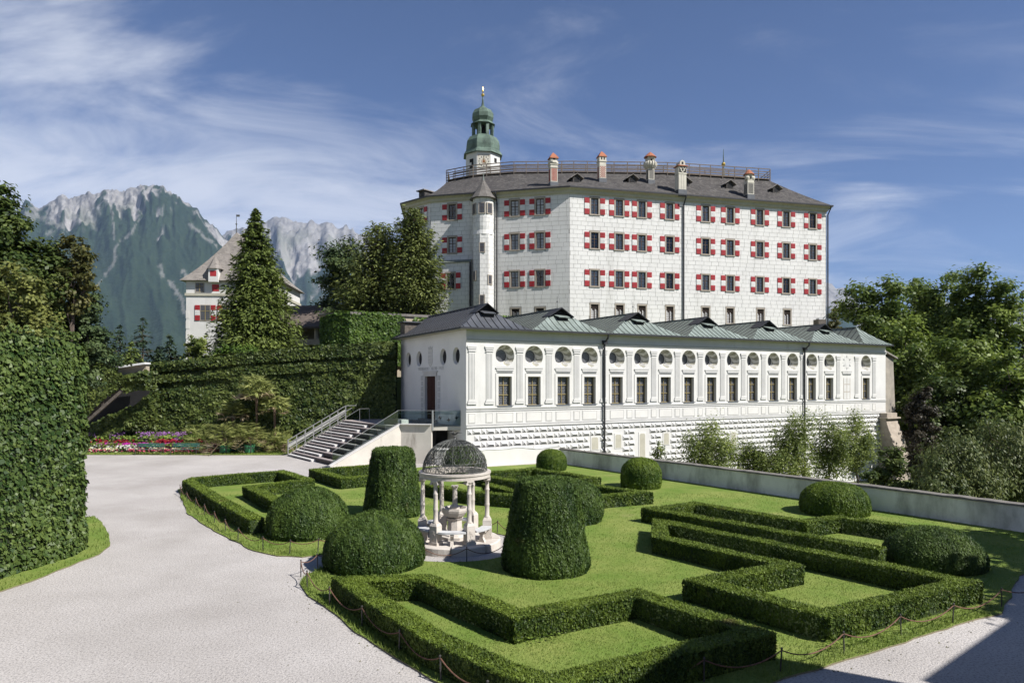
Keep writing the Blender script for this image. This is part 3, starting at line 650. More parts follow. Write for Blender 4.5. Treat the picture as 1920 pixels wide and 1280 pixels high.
# ---------------------------------------------------------------- topiary: clipped yews
def topiary(name, c, prof, label, dens, size, seed, leaf='yew_leaf', sx=1.0, sy=1.0, group='clipped yew topiary of the parterre', rough=0.05):
    """solid of revolution (r, z) with a shaggy skin of needles"""
    r = np.random.default_rng(300+seed); pr = np.array(prof, float)
    b = MB(); b.lathe([(max(0.0, rr-0.05), max(0.0, zz_-0.05 if i else zz_)) for i, (rr, zz_) in enumerate(prof)], 26, (0, 0, 0), 0, sx=sx, sy=sy, cap=False)
    Vc = np.array(b.v); Qc = np.array(b.f); nc = len(Qc)
    seg = np.linalg.norm(np.diff(pr, axis=0), axis=1); rm = (pr[1:, 0]+pr[:-1, 0])/2; area = seg*rm*2*math.pi
    k = int(area.sum()*dens); si = r.choice(len(seg), k, p=area/area.sum()); u = r.uniform(0, 1, k)
    rr = pr[si, 0]*(1-u)+pr[si+1, 0]*u; zz_ = pr[si, 1]*(1-u)+pr[si+1, 1]*u; th = r.uniform(0, 2*math.pi, k)
    dr = (pr[si+1]-pr[si])/seg[si][:, None]; nr, nz = dr[:, 1], -dr[:, 0]
    N = np.stack([nr*np.cos(th), nr*np.sin(th), nz], -1); P = np.stack([rr*sx*np.cos(th), rr*sy*np.sin(th), zz_], -1)
    lump = (fbm(th*2.6*max(1, pr[:, 0].max())+seed, zz_*2.0, seed, 4)-0.5)*2*rough*1.6
    tuft = (vnoise(th*14*pr[:, 0].max(), zz_*3.0, seed+5)-0.5)*rough*1.1
    P = P + N*(lump+tuft+r.normal(0, 0.015, k))[:, None]
    up = np.tile([0, 0, 1.0], (k, 1)) + N*0.75 + r.normal(0, 0.25, (k, 3))
    sz = size*r.uniform(0.6, 1.4, k)
    C = tricards(P, N + r.normal(0, 0.5, (k, 3)), sz*0.30, sz*1.15, r, along=up)
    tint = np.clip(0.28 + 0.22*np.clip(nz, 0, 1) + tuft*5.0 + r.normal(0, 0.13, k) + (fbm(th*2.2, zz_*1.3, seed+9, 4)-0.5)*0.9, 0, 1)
    V = np.concatenate([Vc, C])
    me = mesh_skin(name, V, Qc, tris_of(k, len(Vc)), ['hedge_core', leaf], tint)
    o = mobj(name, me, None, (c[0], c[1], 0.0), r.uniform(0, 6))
    return tag(o, label, 'topiary', group)
def dome_prof(r, h, side=0.30, n=11, sq=1.0):
    p = [(r*0.95, 0.0), (r, h*side*0.5), (r*0.995, h*side)]
    for i in range(1, n+1):
        t = math.pi/2*i/n; p.append((r*0.995*math.cos(t)**sq if i < n else 0.0, h*side + h*(1-side)*math.sin(t)))
    return p
def cone_prof(r0, r1, h):
    p = [(r0*0.95, 0.0), (r0, h*0.07), (r0*0.99, h*0.15)]
    for i in range(1, 8):
        f = i/8; p.append((r0+(r1-r0)*(f**0.92), h*(0.15+0.80*f)))
    return p + [(r1*0.985, h*0.955), (r1*0.93, h*0.985), (r1*0.80, h), (r1*0.4, h*1.005), (0.0, h*1.005)]
topiary('topiary_cone', (1.02, 20.4), cone_prof(1.29, 0.90, 2.68), 'large flat-topped yew cone standing in front of the pavilion plaza', 2600, 0.042, 1, rough=0.032)
topiary('topiary_cone', (-5.0, 28.6), cone_prof(1.16, 0.84, 2.80), 'flat-topped yew cone between the pavilion and the wide stairs', 1600, 0.055, 2, rough=0.045)
topiary('topiary_dome', (-4.22, 20.9), dome_prof(1.52, 1.58, 0.26), 'broad shaggy yew dome closest to the camera', 2500, 0.045, 3, rough=0.04)
topiary('topiary_dome', (-7.5, 25.1), dome_prof(1.46, 1.68, 0.24), 'broad shaggy yew dome beside the hooked hedge and gravel path', 1900, 0.050, 4, rough=0.04)
topiary('topiary_dome', (2.2, 27.6), dome_prof(1.48, 1.62, 0.45, sq=0.8), 'yew dome half hidden behind the large flat-topped cone', 1500, 0.052, 5, rough=0.03)
topiary('topiary_dome', (2.5, 43.2), dome_prof(0.95, 1.30, 0.42, sq=0.8), 'small bright green dome by the corner of the grey garden wall', 1500, 0.045, 6, 'sphere_leaf', rough=0.02)
topiary('topiary_dome', (6.8, 36.0), dome_prof(1.05, 1.57, 0.45, sq=0.8), 'bright green dome standing on open lawn before the grey wall', 1800, 0.042, 7, 'sphere_leaf', rough=0.02)
topiary('topiary_dome', (13.7, 29.0), dome_prof(1.36, 1.30, 0.36, sq=0.75), 'wide flattened green dome against the grey garden wall', 2000, 0.040, 8, 'sphere_leaf', rough=0.02)
topiary('topiary_dome', (12.9, 20.9), dome_prof(1.40, 1.12, 0.20, sq=0.9), 'low flattened dome at the end of the U-shaped hedge, dappled by tree shade', 2400, 0.036, 9, 'yew_leaf', rough=0.015)
topiary('topiary_dome', (-2.8, 40.0), dome_prof(1.27, 1.82, 0.45), 'green dome seen through the iron cupola of the pavilion', 800, 0.065, 10, 'yew_leaf')

# weeds along hedge feet
wd = []
for (px, py) in ((1000, 1206), (1030, 1202), (1050, 1195), (962, 1208), (975, 1207), (1140, 1170), (1185, 1160), (1330, 1168), (705, 1172), (760, 1180), (840, 1270), (850, 1262), (1560, 1215), (1590, 1212), (1620, 1205), (1650, 1198), (1700, 1190), (1290, 1150), (1480, 1058)):
    c = gp(px, py); r_ = np.random.default_rng(int(px)); k = 16
    wd.append(np.c_[c[0]+r_.normal(0, 0.09, k), c[1]+r_.normal(0, 0.07, k), LAWN_Z+r_.uniform(0.02, 0.13, k)])
wd = np.concatenate(wd); k = len(wd); r_ = np.random.default_rng(9)
tag(mobj('weeds', mesh_arrays('weeds', cards(wd, r_.normal(0, 0.5, (k, 3))+[0, 0, 1], 0.026, 0.045, r_), quads_of(k), ['weed_leaf'], tint=r_.uniform(0.3, 0.9, k))), 'light green weeds sprouting at the feet of the hedges', 'weeds', kind='stuff')

# ---------------------------------------------------------------- chain fences
def chain_fence(posts, label, sag=0.16, h=0.46, link_first=None):
    c = posts[0]; root = empty('chain_fence', (c[0], c[1], 0), 0, label, 'chain fence', 'low chain fences round the lawns')
    r_ = random.Random(len(posts)*7)
    tops = []
    pm = MB(); pm.tube([(0, 0, -0.05), (0, 0, h)], 0.016, 6); pm.lathe([(0.012, h), (0.026, h+0.012), (0.02, h+0.035), (0, h+0.045)], 6)
    pme = pm.mesh('post', ['iron_post'])
    for (x, y) in posts:
        lx, ly = r_.uniform(-0.05, 0.05), r_.uniform(-0.05, 0.05)
        o = mobj('post', pme, root, (x-c[0], y-c[1], 0.0)); o.rotation_euler = (lx, ly, 0)
        tops.append(Vector((x-c[0]+h*ly, y-c[1]-h*lx, h-0.015)))
    for a, b in zip(tops[:-1], tops[1:]):
        L = (b-a).length; s = sag*min(1.4, L/1.2); n = 14; m = MB()
        m.tube([a.lerp(b, i/n) - Vector((0, 0, s*4*(i/n)*(1-i/n))) for i in range(n+1)], [0.0115+0.0025*(i % 2) for i in range(n+1)], 5)
        m.build('chain', 'rust', root)
    return root
chain_fence([gp(*p) for p in ((342, 919), (338, 927), (351, 941), (367, 953), (383, 966), (402, 981), (423, 997), (446, 1015), (493, 1033), (543, 1040), (596, 1037), (640, 1024))], 'chain fence with iron posts curving round the hooked hedge by the court')
chain_fence([gp(*p) for p in ((690, 1050), (640, 1056), (596, 1068), (564, 1081), (576, 1103), (618, 1136), (679, 1176), (748, 1225), (827, 1277), (915, 1330))], 'rusty chain fence along the gravel edge of the front lawn')
chain_fence([gp(*p) for p in ((1180, 1300), (1320, 1281), (1463, 1261), (1583, 1228), (1690, 1193), (1786, 1170), (1878, 1139), (1990, 1110))], 'rusty chain fence between the stepped hedge and the shaded gravel')
chain_fence([(PAV[0]+2.28*math.cos(rad(a)), PAV[1]+2.28*math.sin(rad(a))) for a in (-150, -112, -76, -38, -6, 24, 52, 82, 112, 142, 168)], 'chain fence circling the gravel round the stone pavilion', sag=0.2)
# ---------------------------------------------------------------- the long white hall (local x along the front, y inward)
TH = math.atan2(0.48, 0.877); HALL = (-3.09, 46.0, 0.0); HL, HW = 46.0, 13.0
def hall_t(px):
    r = (px-CX)/F_PX; return (46*r+3.09)/(0.877-0.48*r)
hall = empty('banquet_hall', HALL, TH, 'long white painted hall with round windows under a row of copper roofs', 'building')
WT = [hall_t(p) for p in (946.8, 1001.4, 1056.3, 1105.7, 1156.8, 1203, 1247.8, 1291.5, 1333.8, 1374.6, 1412, 1450.4, 1486.3, 1522, 1555, 1587.6, 1623.5)]
BLIND = 15
WW, WZ0, WZ1 = 0.52, 3.93, 5.95            # half width, sill, head
OR, OZ = 0.74, 7.40                        # oculus radius and height
EZ = 9.12                                  # eaves
NSEG = 32
def wall_grid(b, xs, zs, openset, y=0.0, mi=0):
    for i in range(len(xs)-1):
        for j in range(len(zs)-1):
            if (i, j) in openset: continue
            b.face([(xs[i], y, zs[j]), (xs[i+1], y, zs[j]), (xs[i+1], y, zs[j+1]), (xs[i], y, zs[j+1])], mi)
def circle_cell(b, x0, x1, z0, z1, cx, cz, r, y=0.0, mi=0, n=NSEG):
    """rectangular wall cell with a round hole"""
    def edge(t):
        c, s = math.cos(t), math.sin(t); k = 1e9
        if c > 1e-9: k = min(k, (x1-cx)/c)
        if c < -1e-9: k = min(k, (x0-cx)/c)
        if s > 1e-9: k = min(k, (z1-cz)/s)
        if s < -1e-9: k = min(k, (z0-cz)/s)
        return (cx+c*k, y, cz+s*k)
    corners = sorted((math.atan2(zc-cz, xc-cx) % (2*math.pi), (xc, y, zc)) for xc in (x0, x1) for zc in (z0, z1))
    for i in range(n):
        t0, t1 = 2*math.pi*i/n, 2*math.pi*(i+1)/n
        vs = [(cx+r*math.cos(t0), y, cz+r*math.sin(t0)), edge(t0)]
        vs += [c for a, c in corners if t0 < a < t1]
        vs += [edge(t1), (cx+r*math.cos(t1), y, cz+r*math.sin(t1))]
        b.face(vs, mi)
ZB = -4.2
fw = MB(); xs = [0.0]; opens = set(); cells = []
for t in WT: xs += [t-WW, t+WW]
xs.append(HL); zs = [ZB, WZ0, WZ1, 6.5, 8.30, EZ]
for k, t in enumerate(WT):
    i = 1+2*k
    if k != BLIND: opens.add((i, 1))
# oculus cells need the full bay width: build the oculus row apart
for i in range(len(xs)-1): opens.add((i, 3))
wall_grid(fw, xs, zs, opens)
ob = [0.0] + [(WT[i]+WT[i+1])/2 for i in range(len(WT)-1)] + [HL]
for k, t in enumerate(WT):
    x0, x1 = max(ob[k], t-0.86), min(ob[k+1], t+0.86)
    if k == BLIND: fw.face([(ob[k], 0, 6.5), (ob[k+1], 0, 6.5), (ob[k+1], 0, 8.3), (ob[k], 0, 8.3)]); continue
    circle_cell(fw, x0, x1, 6.5, 8.3, t, OZ, OR)
    if x0 > ob[k]: fw.face([(ob[k], 0, 6.5), (x0, 0, 6.5), (x0, 0, 8.3), (ob[k], 0, 8.3)])
    if x1 < ob[k+1]: fw.face([(x1, 0, 6.5), (ob[k+1], 0, 6.5), (ob[k+1], 0, 8.3), (x1, 0, 8.3)])
front = fw.build('front_wall', ['stucco_white'], hall)
b = MB(); b.face([(HL, 0, ZB), (HL, HW, ZB), (HL, HW, EZ), (HL, 0, EZ)]); b.face([(HL, HW, ZB), (0, HW, ZB), (0, HW, EZ), (HL, HW, EZ)]); b.build('rear_wall', 'end_wall', hall)
# end wall (x = 0), with four round windows and the door
def U(y, z, x=0.0): return (x, y, z)
ew = MB(); OU = [11.2, 8.78, 3.96, 1.64]; D0, D1, DZ0, DZ1 = 5.35, 7.45, 2.75, 6.0
tmp = MB(); edges = [HW, 10.0, 7.95, 4.9, 2.8, 0.0]
for a, c in ((0.0, 2.8), (2.8, 4.9), (7.95, 10.0), (10.0, HW)):
    u = [q for q in OU if a < q < c][0]; circle_cell(tmp, a, c, 6.4, 8.4, u, OZ-0.02, 0.60)
tmp.face([(4.9, 0, 6.4), (7.95, 0, 6.4), (7.95, 0, 8.4), (4.9, 0, 8.4)])
wall_grid(tmp, [0.0, D0, D1, HW], [ZB, DZ0, DZ1, 6.4], {(1, 1)})
tmp.face([(0, 0, 8.4), (HW, 0, 8.4), (HW, 0, EZ), (0, 0, EZ)])
ew.add([(y, x, z) for x, y, z in [(p[0], p[1], p[2]) for p in tmp.v]], [f[::-1] for f in tmp.f])
endw = ew.build('end_wall', 'end_wall', hall)
for u in OU:
    o = MB(); n = 24
    ring = lambda r, d: [(d, u+r*math.cos(2*math.pi*i/n), OZ-0.02+r*math.sin(2*math.pi*i/n)) for i in range(n)]
    r0, r1 = ring(0.60, 0.0), ring(0.50, 0.20); o.add(r0+r1, [(i, (i+1) % n, n+(i+1) % n, n+i) for i in range(n)], 0)
    w = o.build('oculus', ['stucco_pale'], hall); p = MB(); p.face(ring(0.505, 0.195), 0); p.build('pane', 'dark_interior', w)
dr = MB(); dr.box(0.15, 0.21, D0, D1, DZ0, DZ1, 0)
for j in range(7): dr.box(0.135, 0.15, D0+0.02+j*0.295, D0+0.28+j*0.295, DZ0+0.05, DZ1-0.05, 0)
door = dr.build('door', ['door_red'], hall); h_ = MB(); h_.tube([(0.10, D0+0.4, 3.8), (0.10, D0+0.4, 4.0)], 0.02); h_.build('handle', 'iron', door)
fr = MB()
for (a, c, e, g) in ((D0-0.28, D0, DZ0, DZ1+0.25), (D1, D1+0.28, DZ0, DZ1+0.25), (D0-0.28, D1+0.28, DZ1, DZ1+0.28)): fr.box(-0.05, 0.15, a+0.003, c-0.003, e, g, 0)
fr.box(-0.09, 0.0, D0-0.42, D1+0.42, DZ1+0.29, DZ1+0.40, 0)
for s in (D0-0.85, D1+0.45):
    for j in range(8): fr.box(-0.03-0.015*(j % 2), 0.0, s, s+0.4, DZ0+j*0.42, DZ0+j*0.42+0.36, 1)
fr.build('door_frame', ['stucco_pale', 'stucco_mid'], hall)
# shield and inscription on the end wall
sh = MB(); sh.extr([(-0.42, 8.0), (0.42, 8.0), (0.42, 7.1), (0.3, 6.85), (0, 6.68), (-0.3, 6.85), (-0.42, 7.1)], -0.03, 0.02, 0)
for z in (7.72, 7.45, 7.2, 6.98): sh.box(-0.38, 0.38, -0.036, -0.03, z, z+0.10, 1)
sh.extr([(-0.36, 8.02), (0.36, 8.02), (0.42, 8.22), (0.2, 8.12), (0, 8.28), (-0.2, 8.12), (-0.42, 8.22)], -0.035, 0.02, 1)
so = sh.build('coat_of_arms', ['stucco_pale', 'stucco_mid'], hall, (0, 6.40, 0), rad(-90))
tx = bpy.data.curves.new('inscription', 'FONT'); tx.body = 'FERDINANDVS  I  ARCHID  AVSTR'; tx.size = 0.34; tx.align_x = 'CENTER'; tx.extrude = 0.004; tx.materials.append(MATS['stucco_line'])
to = bpy.data.objects.new('inscription', tx); tme = bpy.data.meshes.new_from_object(to); bpy.data.objects.remove(to); to = mobj('inscription', tme, hall); to.data.materials.clear(); to.data.materials.append(MATS['stucco_mid']); to.location = (-0.012, 6.40, 6.47); to.rotation_euler = (rad(90), 0, rad(-90))

# windows of the front
def leaded(b, x0, x1, z0, z1, y, step=0.125):
    nx_ = max(1, round((x1-x0)/step)); nz_ = max(1, round((z1-z0)/step))
    for i in range(nx_):
        for j in range(nz_):
            x = x0+(i+0.5+(0.25 if j % 2 else -0.25))*(x1-x0)/nx_; z = z0+(j+0.5)*(z1-z0)/nz_
            s = 0.043
            b.face([(x-s, y, z), (x, y, z-s), (x+s, y, z), (x, y, z+s)], 0)
wm = MB()  # reveal
x0, x1 = -WW, WW
wm.face([(x0, 0, WZ0), (x0, 0, WZ1), (x0, 0.32, WZ1), (x0, 0.32, WZ0)]); wm.face([(x1, 0, WZ1), (x1, 0, WZ0), (x1, 0.32, WZ0), (x1, 0.32, WZ1)])
wm.face([(x0, 0, WZ1), (x1, 0, WZ1), (x1, 0.32, WZ1), (x0, 0.32, WZ1)])
for (a, c, e, g) in ((x0-0.20, x0-0.003, WZ0+0.02, WZ1+0.2), (x1+0.003, x1+0.20, WZ0+0.02, WZ1+0.2), (x0-0.003, x1+0.003, WZ1+0.003, WZ1+0.2)): wm.box(a, c, -0.035, 0.0, e, g, 0)
for (a, c, e, g) in ((x0-0.215, x0-0.2, WZ0, WZ1+0.215), (x1+0.2, x1+0.215, WZ0, WZ1+0.215), (x0-0.2, x1+0.2, WZ1+0.2, WZ1+0.215)): wm.box(a, c, -0.02, 0.0, e, g, 1)
me_rev = wm.mesh('window', ['stucco_pale', 'stucco_line'])
sl = MB(); sl.box(x0-0.06, x1+0.06, -0.10, 0.32, WZ0-0.06, WZ0); me_sill = sl.mesh('sill', ['zinc_light'])
pn = MB(); pn.face([(x0, 0.30, WZ0), (x1, 0.30, WZ0), (x1, 0.30, WZ1), (x0, 0.30, WZ1)]); me_pane = pn.mesh('pane', ['leaded_pane'])
ld = MB(); leaded(ld, x0+0.03, x1-0.03, WZ0+0.03, WZ1-0.03, 0.294); me_lead = ld.mesh('lead_lattice', ['lead_came'])
gf = MB()
for x in (x0+0.025, 0.0, x1-0.025): gf.box(x-0.025, x+0.025, 0.24, 0.285, WZ0, WZ1)
for z in (WZ0+0.025, WZ0+0.74, WZ0+1.42, WZ1-0.025): gf.box(x0, x1, 0.235, 0.245, z-0.03, z+0.03)
me_gf = gf.mesh('frame', ['gilt_frame'])
# oculus: star-coffered splay narrowing to a round pane
oc = MB(); n = 16; IR, DEP = 0.44, 0.66
def rg(r, y, off=0.0, nn=n): return [(r*math.cos(2*math.pi*(i+off)/nn), y, OZ+r*math.sin(2*math.pi*(i+off)/nn)) for i in range(nn)]
ro = [(OR*math.cos(2*math.pi*i/NSEG), 0.0, OZ+OR*math.sin(2*math.pi*i/NSEG)) for i in range(NSEG)]
vs = list(ro); mids = []
for i in range(n):
    t = 2*math.pi*i/n; proud = (i % 2 == 0)
    r = 0.62 if proud else 0.58; y = 0.20 if proud else 0.46
    vs.append((r*math.cos(t), y, OZ+r*math.sin(t)))
for i in range(n): t = 2*math.pi*i/n; vs.append((IR*1.08*math.cos(t), DEP-0.06, OZ+IR*1.08*math.sin(t)))
fs = []; mi_ = []
for i in range(n):
    a, b2, c2 = 2*i, (2*i+1) % NSEG, (2*i+2) % NSEG; m0, m1 = NSEG+i, NSEG+(i+1) % n; q0, q1 = NSEG+n+i, NSEG+n+(i+1) % n
    fs += [(a, m0, b2), (b2, m0, m1), (b2, m1, c2), (m0, q0, q1), (m0, q1, m1)]
for i_, f_ in enumerate(fs): oc.add(vs if i_ == 0 else [], [], 0); oc.f.append(f_); oc.m.append(2 if (i_ % 5 in (0, 3)) != ((i_//5) % 2 == 0) else 0)
ri = rg(IR*1.08, DEP-0.06, 0, 24); r2 = rg(IR, DEP, 0, 24); r3 = rg(IR*1.08, DEP-0.06, 0, 24)
oc.lathe([(IR*1.10, -0.03), (IR*1.10, 0.03), (IR*0.98, 0.03), (IR*0.98, -0.03)], 20, (0, 0, 0), 1, cap=False)
nl = 20*4
oc.v[-nl:] = [(x, DEP-0.05-z, OZ+y) for (x, y, z) in oc.v[-nl:]]
oc.f[-1:] = oc.f[-1:]
me_oc = oc.mesh('oculus', ['stucco_pale', 'stucco_mid', 'oculus_shade_paint'])
op = MB(); op.face(rg(IR*1.02, DEP, 0, 20)); me_op = op.mesh('pane', ['leaded_pane'])
ol = MB()
for i in range(-4, 5):
    for j in range(-4, 5):
        x = (i+(0.5 if j % 2 else 0))*0.095; z = j*0.085
        if x*x+z*z < 0.36**2: s = 0.034; ol.face([(x-s, DEP-0.012, OZ+z), (x, DEP-0.012, OZ+z-s), (x+s, DEP-0.012, OZ+z), (x, DEP-0.012, OZ+z+s)])
me_ol = ol.mesh('lead_lattice', ['lead_came'])
for k, t in enumerate(WT):
    if k == BLIND: continue
    w = mobj('window', me_rev, hall, (t, 0, 0)); mobj('sill', me_sill, w); mobj('pane', me_pane, w); mobj('lead_lattice', me_lead, w); mobj('frame', me_gf, w)
    o = mobj('oculus', me_oc, hall, (t, 0, 0)); mobj('pane', me_op, o); mobj('lead_lattice', me_ol, o)
# the blind bay: painted window and painted oculus
bl = MB(); t = WT[BLIND]; bl.box(t-0.5, t+0.5, -0.012, 0.0, WZ0, WZ1, 0)
for x in (t-0.47, t, t+0.47): bl.box(x-0.03, x+0.03, -0.016, -0.012, WZ0, WZ1, 1)
for z in (WZ0+0.7, WZ0+1.4): bl.box(t-0.44, t+0.44, -0.019, -0.016, z-0.03, z+0.03, 1)
bl.build('painted_window', ['stucco_mid', 'buttress_stone'], hall)
bl = MB()
for i in range(12):
    a = 2*math.pi*i/12; c_, s_ = math.cos(a), math.sin(a); a2 = a+0.26
    bl.face([(t+0.7*c_, -0.01, OZ+0.7*s_), (t+0.42*math.cos(a-0.2), -0.01, OZ+0.5*math.sin(a-0.2)), (t+0.42*math.cos(a2), -0.01, OZ+0.5*math.sin(a2))], i % 2)
bl.face([(t+0.3*math.cos(2*math.pi*i/20), -0.013, OZ+0.40*math.sin(2*math.pi*i/20)) for i in range(20)], 0)
bl.build('painted_oculus', ['stucco_mid', 'stucco_line'], hall)
# pilasters with fluted shafts
pl = MB(); w_ = 0.24
pl.box(-w_, w_, -0.045, 0.0, 4.32, 7.62, 0)
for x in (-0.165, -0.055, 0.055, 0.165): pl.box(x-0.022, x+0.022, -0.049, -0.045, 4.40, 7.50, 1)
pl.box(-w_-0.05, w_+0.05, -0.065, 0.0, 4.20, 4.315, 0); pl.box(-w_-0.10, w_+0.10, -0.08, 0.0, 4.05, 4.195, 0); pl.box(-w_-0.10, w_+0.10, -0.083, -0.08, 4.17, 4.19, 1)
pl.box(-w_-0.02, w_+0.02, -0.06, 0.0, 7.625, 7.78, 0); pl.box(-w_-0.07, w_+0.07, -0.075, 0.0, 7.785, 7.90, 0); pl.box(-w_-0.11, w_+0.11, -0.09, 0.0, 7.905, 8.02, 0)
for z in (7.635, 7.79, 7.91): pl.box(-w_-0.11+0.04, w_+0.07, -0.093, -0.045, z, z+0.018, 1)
me_pl = pl.mesh('pilaster', ['stucco_white', 'stucco_line', 'stucco_mid'])
PX_ = [0.42, WT[0]-1.22] + [(WT[i]+WT[i+1])/2 for i in range(len(WT)-1)] + [WT[-1]+1.25]
for x in PX_: mobj('pilaster', me_pl, hall, (x, 0, 0))
# cornice over each window
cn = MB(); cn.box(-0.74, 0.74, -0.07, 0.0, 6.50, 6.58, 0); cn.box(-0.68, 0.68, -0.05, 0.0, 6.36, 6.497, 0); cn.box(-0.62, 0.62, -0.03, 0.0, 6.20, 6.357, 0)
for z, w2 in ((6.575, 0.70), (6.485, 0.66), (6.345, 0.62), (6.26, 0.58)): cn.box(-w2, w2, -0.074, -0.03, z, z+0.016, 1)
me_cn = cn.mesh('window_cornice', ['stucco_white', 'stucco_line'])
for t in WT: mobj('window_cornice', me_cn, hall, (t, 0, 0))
# string courses and dentils, panelled dado
sc_ = MB(); dn = MB()
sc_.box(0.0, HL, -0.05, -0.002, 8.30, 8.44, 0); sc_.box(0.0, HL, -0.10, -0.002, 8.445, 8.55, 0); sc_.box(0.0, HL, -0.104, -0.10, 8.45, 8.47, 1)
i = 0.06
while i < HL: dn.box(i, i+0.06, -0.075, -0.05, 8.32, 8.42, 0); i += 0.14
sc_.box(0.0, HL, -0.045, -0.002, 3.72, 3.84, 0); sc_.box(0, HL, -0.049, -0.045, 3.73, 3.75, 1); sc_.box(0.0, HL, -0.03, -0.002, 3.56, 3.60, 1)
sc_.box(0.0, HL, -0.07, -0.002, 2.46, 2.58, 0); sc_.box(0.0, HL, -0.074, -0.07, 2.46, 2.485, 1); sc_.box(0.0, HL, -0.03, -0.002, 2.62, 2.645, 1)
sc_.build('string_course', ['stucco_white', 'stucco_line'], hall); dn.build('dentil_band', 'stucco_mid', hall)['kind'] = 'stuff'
def panel_mesh(w2):
    p = MB(); z0_, z1_ = 2.76, 3.46; p.box(-w2, w2, -0.022, 0.0, z0_, z1_, 0)
    for (a, c, e, g) in ((-w2+0.03, -w2+0.05, z0_+0.03, z1_-0.03), (w2-0.05, w2-0.03, z0_+0.03, z1_-0.03), (-w2+0.05, w2-0.05, z0_+0.03, z0_+0.05), (-w2+0.05, w2-0.05, z1_-0.05, z1_-0.03)): p.box(a, c, -0.026, -0.022, e, g, 1)
    return p.mesh('dado_panel', ['stucco_pale', 'stucco_line'])
pm1, pm2 = panel_mesh(0.66), panel_mesh(0.27)
for t in WT: mobj('dado_panel', pm1, hall, (t, 0, 0))
for x in PX_: mobj('dado_panel', pm2, hall, (x, 0, 0))
# diamond rustication: raised pyramids, square and long by turns
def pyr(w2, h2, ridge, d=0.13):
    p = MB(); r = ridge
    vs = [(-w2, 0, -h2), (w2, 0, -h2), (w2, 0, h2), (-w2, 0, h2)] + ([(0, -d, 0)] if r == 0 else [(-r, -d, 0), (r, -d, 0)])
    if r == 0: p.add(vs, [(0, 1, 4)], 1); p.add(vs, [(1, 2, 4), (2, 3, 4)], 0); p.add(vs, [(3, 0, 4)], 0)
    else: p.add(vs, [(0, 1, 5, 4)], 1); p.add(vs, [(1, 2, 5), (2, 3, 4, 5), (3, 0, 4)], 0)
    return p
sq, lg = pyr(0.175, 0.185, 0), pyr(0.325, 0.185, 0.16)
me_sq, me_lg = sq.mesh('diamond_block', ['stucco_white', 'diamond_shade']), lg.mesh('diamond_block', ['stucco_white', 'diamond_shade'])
BASEW = [(hall_t(1159), 1.05, 0.28, 0.5), (hall_t(1204), 0.55, 0.27, 1.0), (hall_t(1249), 1.05, 0.25, 0.45), (hall_t(1375), 0.75, 0.28, 0.55), (hall_t(1115), 0.98, 0.30, 0.45), (hall_t(1570), 0.7, 0.28, 0.6)]
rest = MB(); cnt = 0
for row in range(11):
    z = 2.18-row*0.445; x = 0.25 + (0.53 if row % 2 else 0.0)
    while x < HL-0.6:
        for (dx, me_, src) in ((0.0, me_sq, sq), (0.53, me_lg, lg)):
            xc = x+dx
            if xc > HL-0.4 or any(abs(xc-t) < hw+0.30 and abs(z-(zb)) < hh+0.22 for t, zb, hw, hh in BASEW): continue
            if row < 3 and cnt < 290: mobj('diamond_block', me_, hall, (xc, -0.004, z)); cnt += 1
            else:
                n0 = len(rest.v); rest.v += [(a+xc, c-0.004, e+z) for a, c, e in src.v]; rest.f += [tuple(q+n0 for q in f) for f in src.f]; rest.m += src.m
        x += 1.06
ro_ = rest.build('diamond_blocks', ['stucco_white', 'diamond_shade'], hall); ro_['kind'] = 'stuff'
for t, zc, hw, hh in BASEW:
    p = MB(); p.box(t-hw-0.09, t+hw+0.09, -0.03, 0.0, zc-hh-0.05, zc+hh+0.12, 0); p.extr([(t-hw, zc-hh), (t+hw, zc-hh), (t+hw, zc+hh-0.08), (t+hw*0.6, zc+hh), (t-hw*0.6, zc+hh), (t-hw, zc+hh-0.08)], -0.034, -0.03, 1)
    p.build('cellar_window', ['stucco_pale', 'cornice'], hall)
# eaves
ev = MB(); ev.box(-0.62, HL+0.15, -0.60, -0.002, EZ-0.03, EZ+0.02, 0); ev.box(-0.62, -0.002, 0.0, HW+0.5, EZ-0.03, EZ+0.02, 0); ev.build('soffit', 'cornice', hall)
gt = MB(); gt.box(-0.72, HL+0.25, -0.72, -0.60, EZ-0.02, EZ+0.10); gt.box(-0.72, -0.62, -0.60, HW+0.5, EZ-0.02, EZ+0.10); gt.build('gutter', 'gutter', hall)
for px in (1131, 1506):
    t = hall_t(px); p = MB(); p.tube([(t, -0.66, EZ), (t, -0.62, EZ-0.25), (t, -0.16, EZ-0.65), (t, -0.16, ZB)], 0.075, 8); p.box(t-0.16, t+0.16, -0.34, -0.04, EZ-0.72, EZ-0.45); p.build('downpipe', 'gutter', hall)
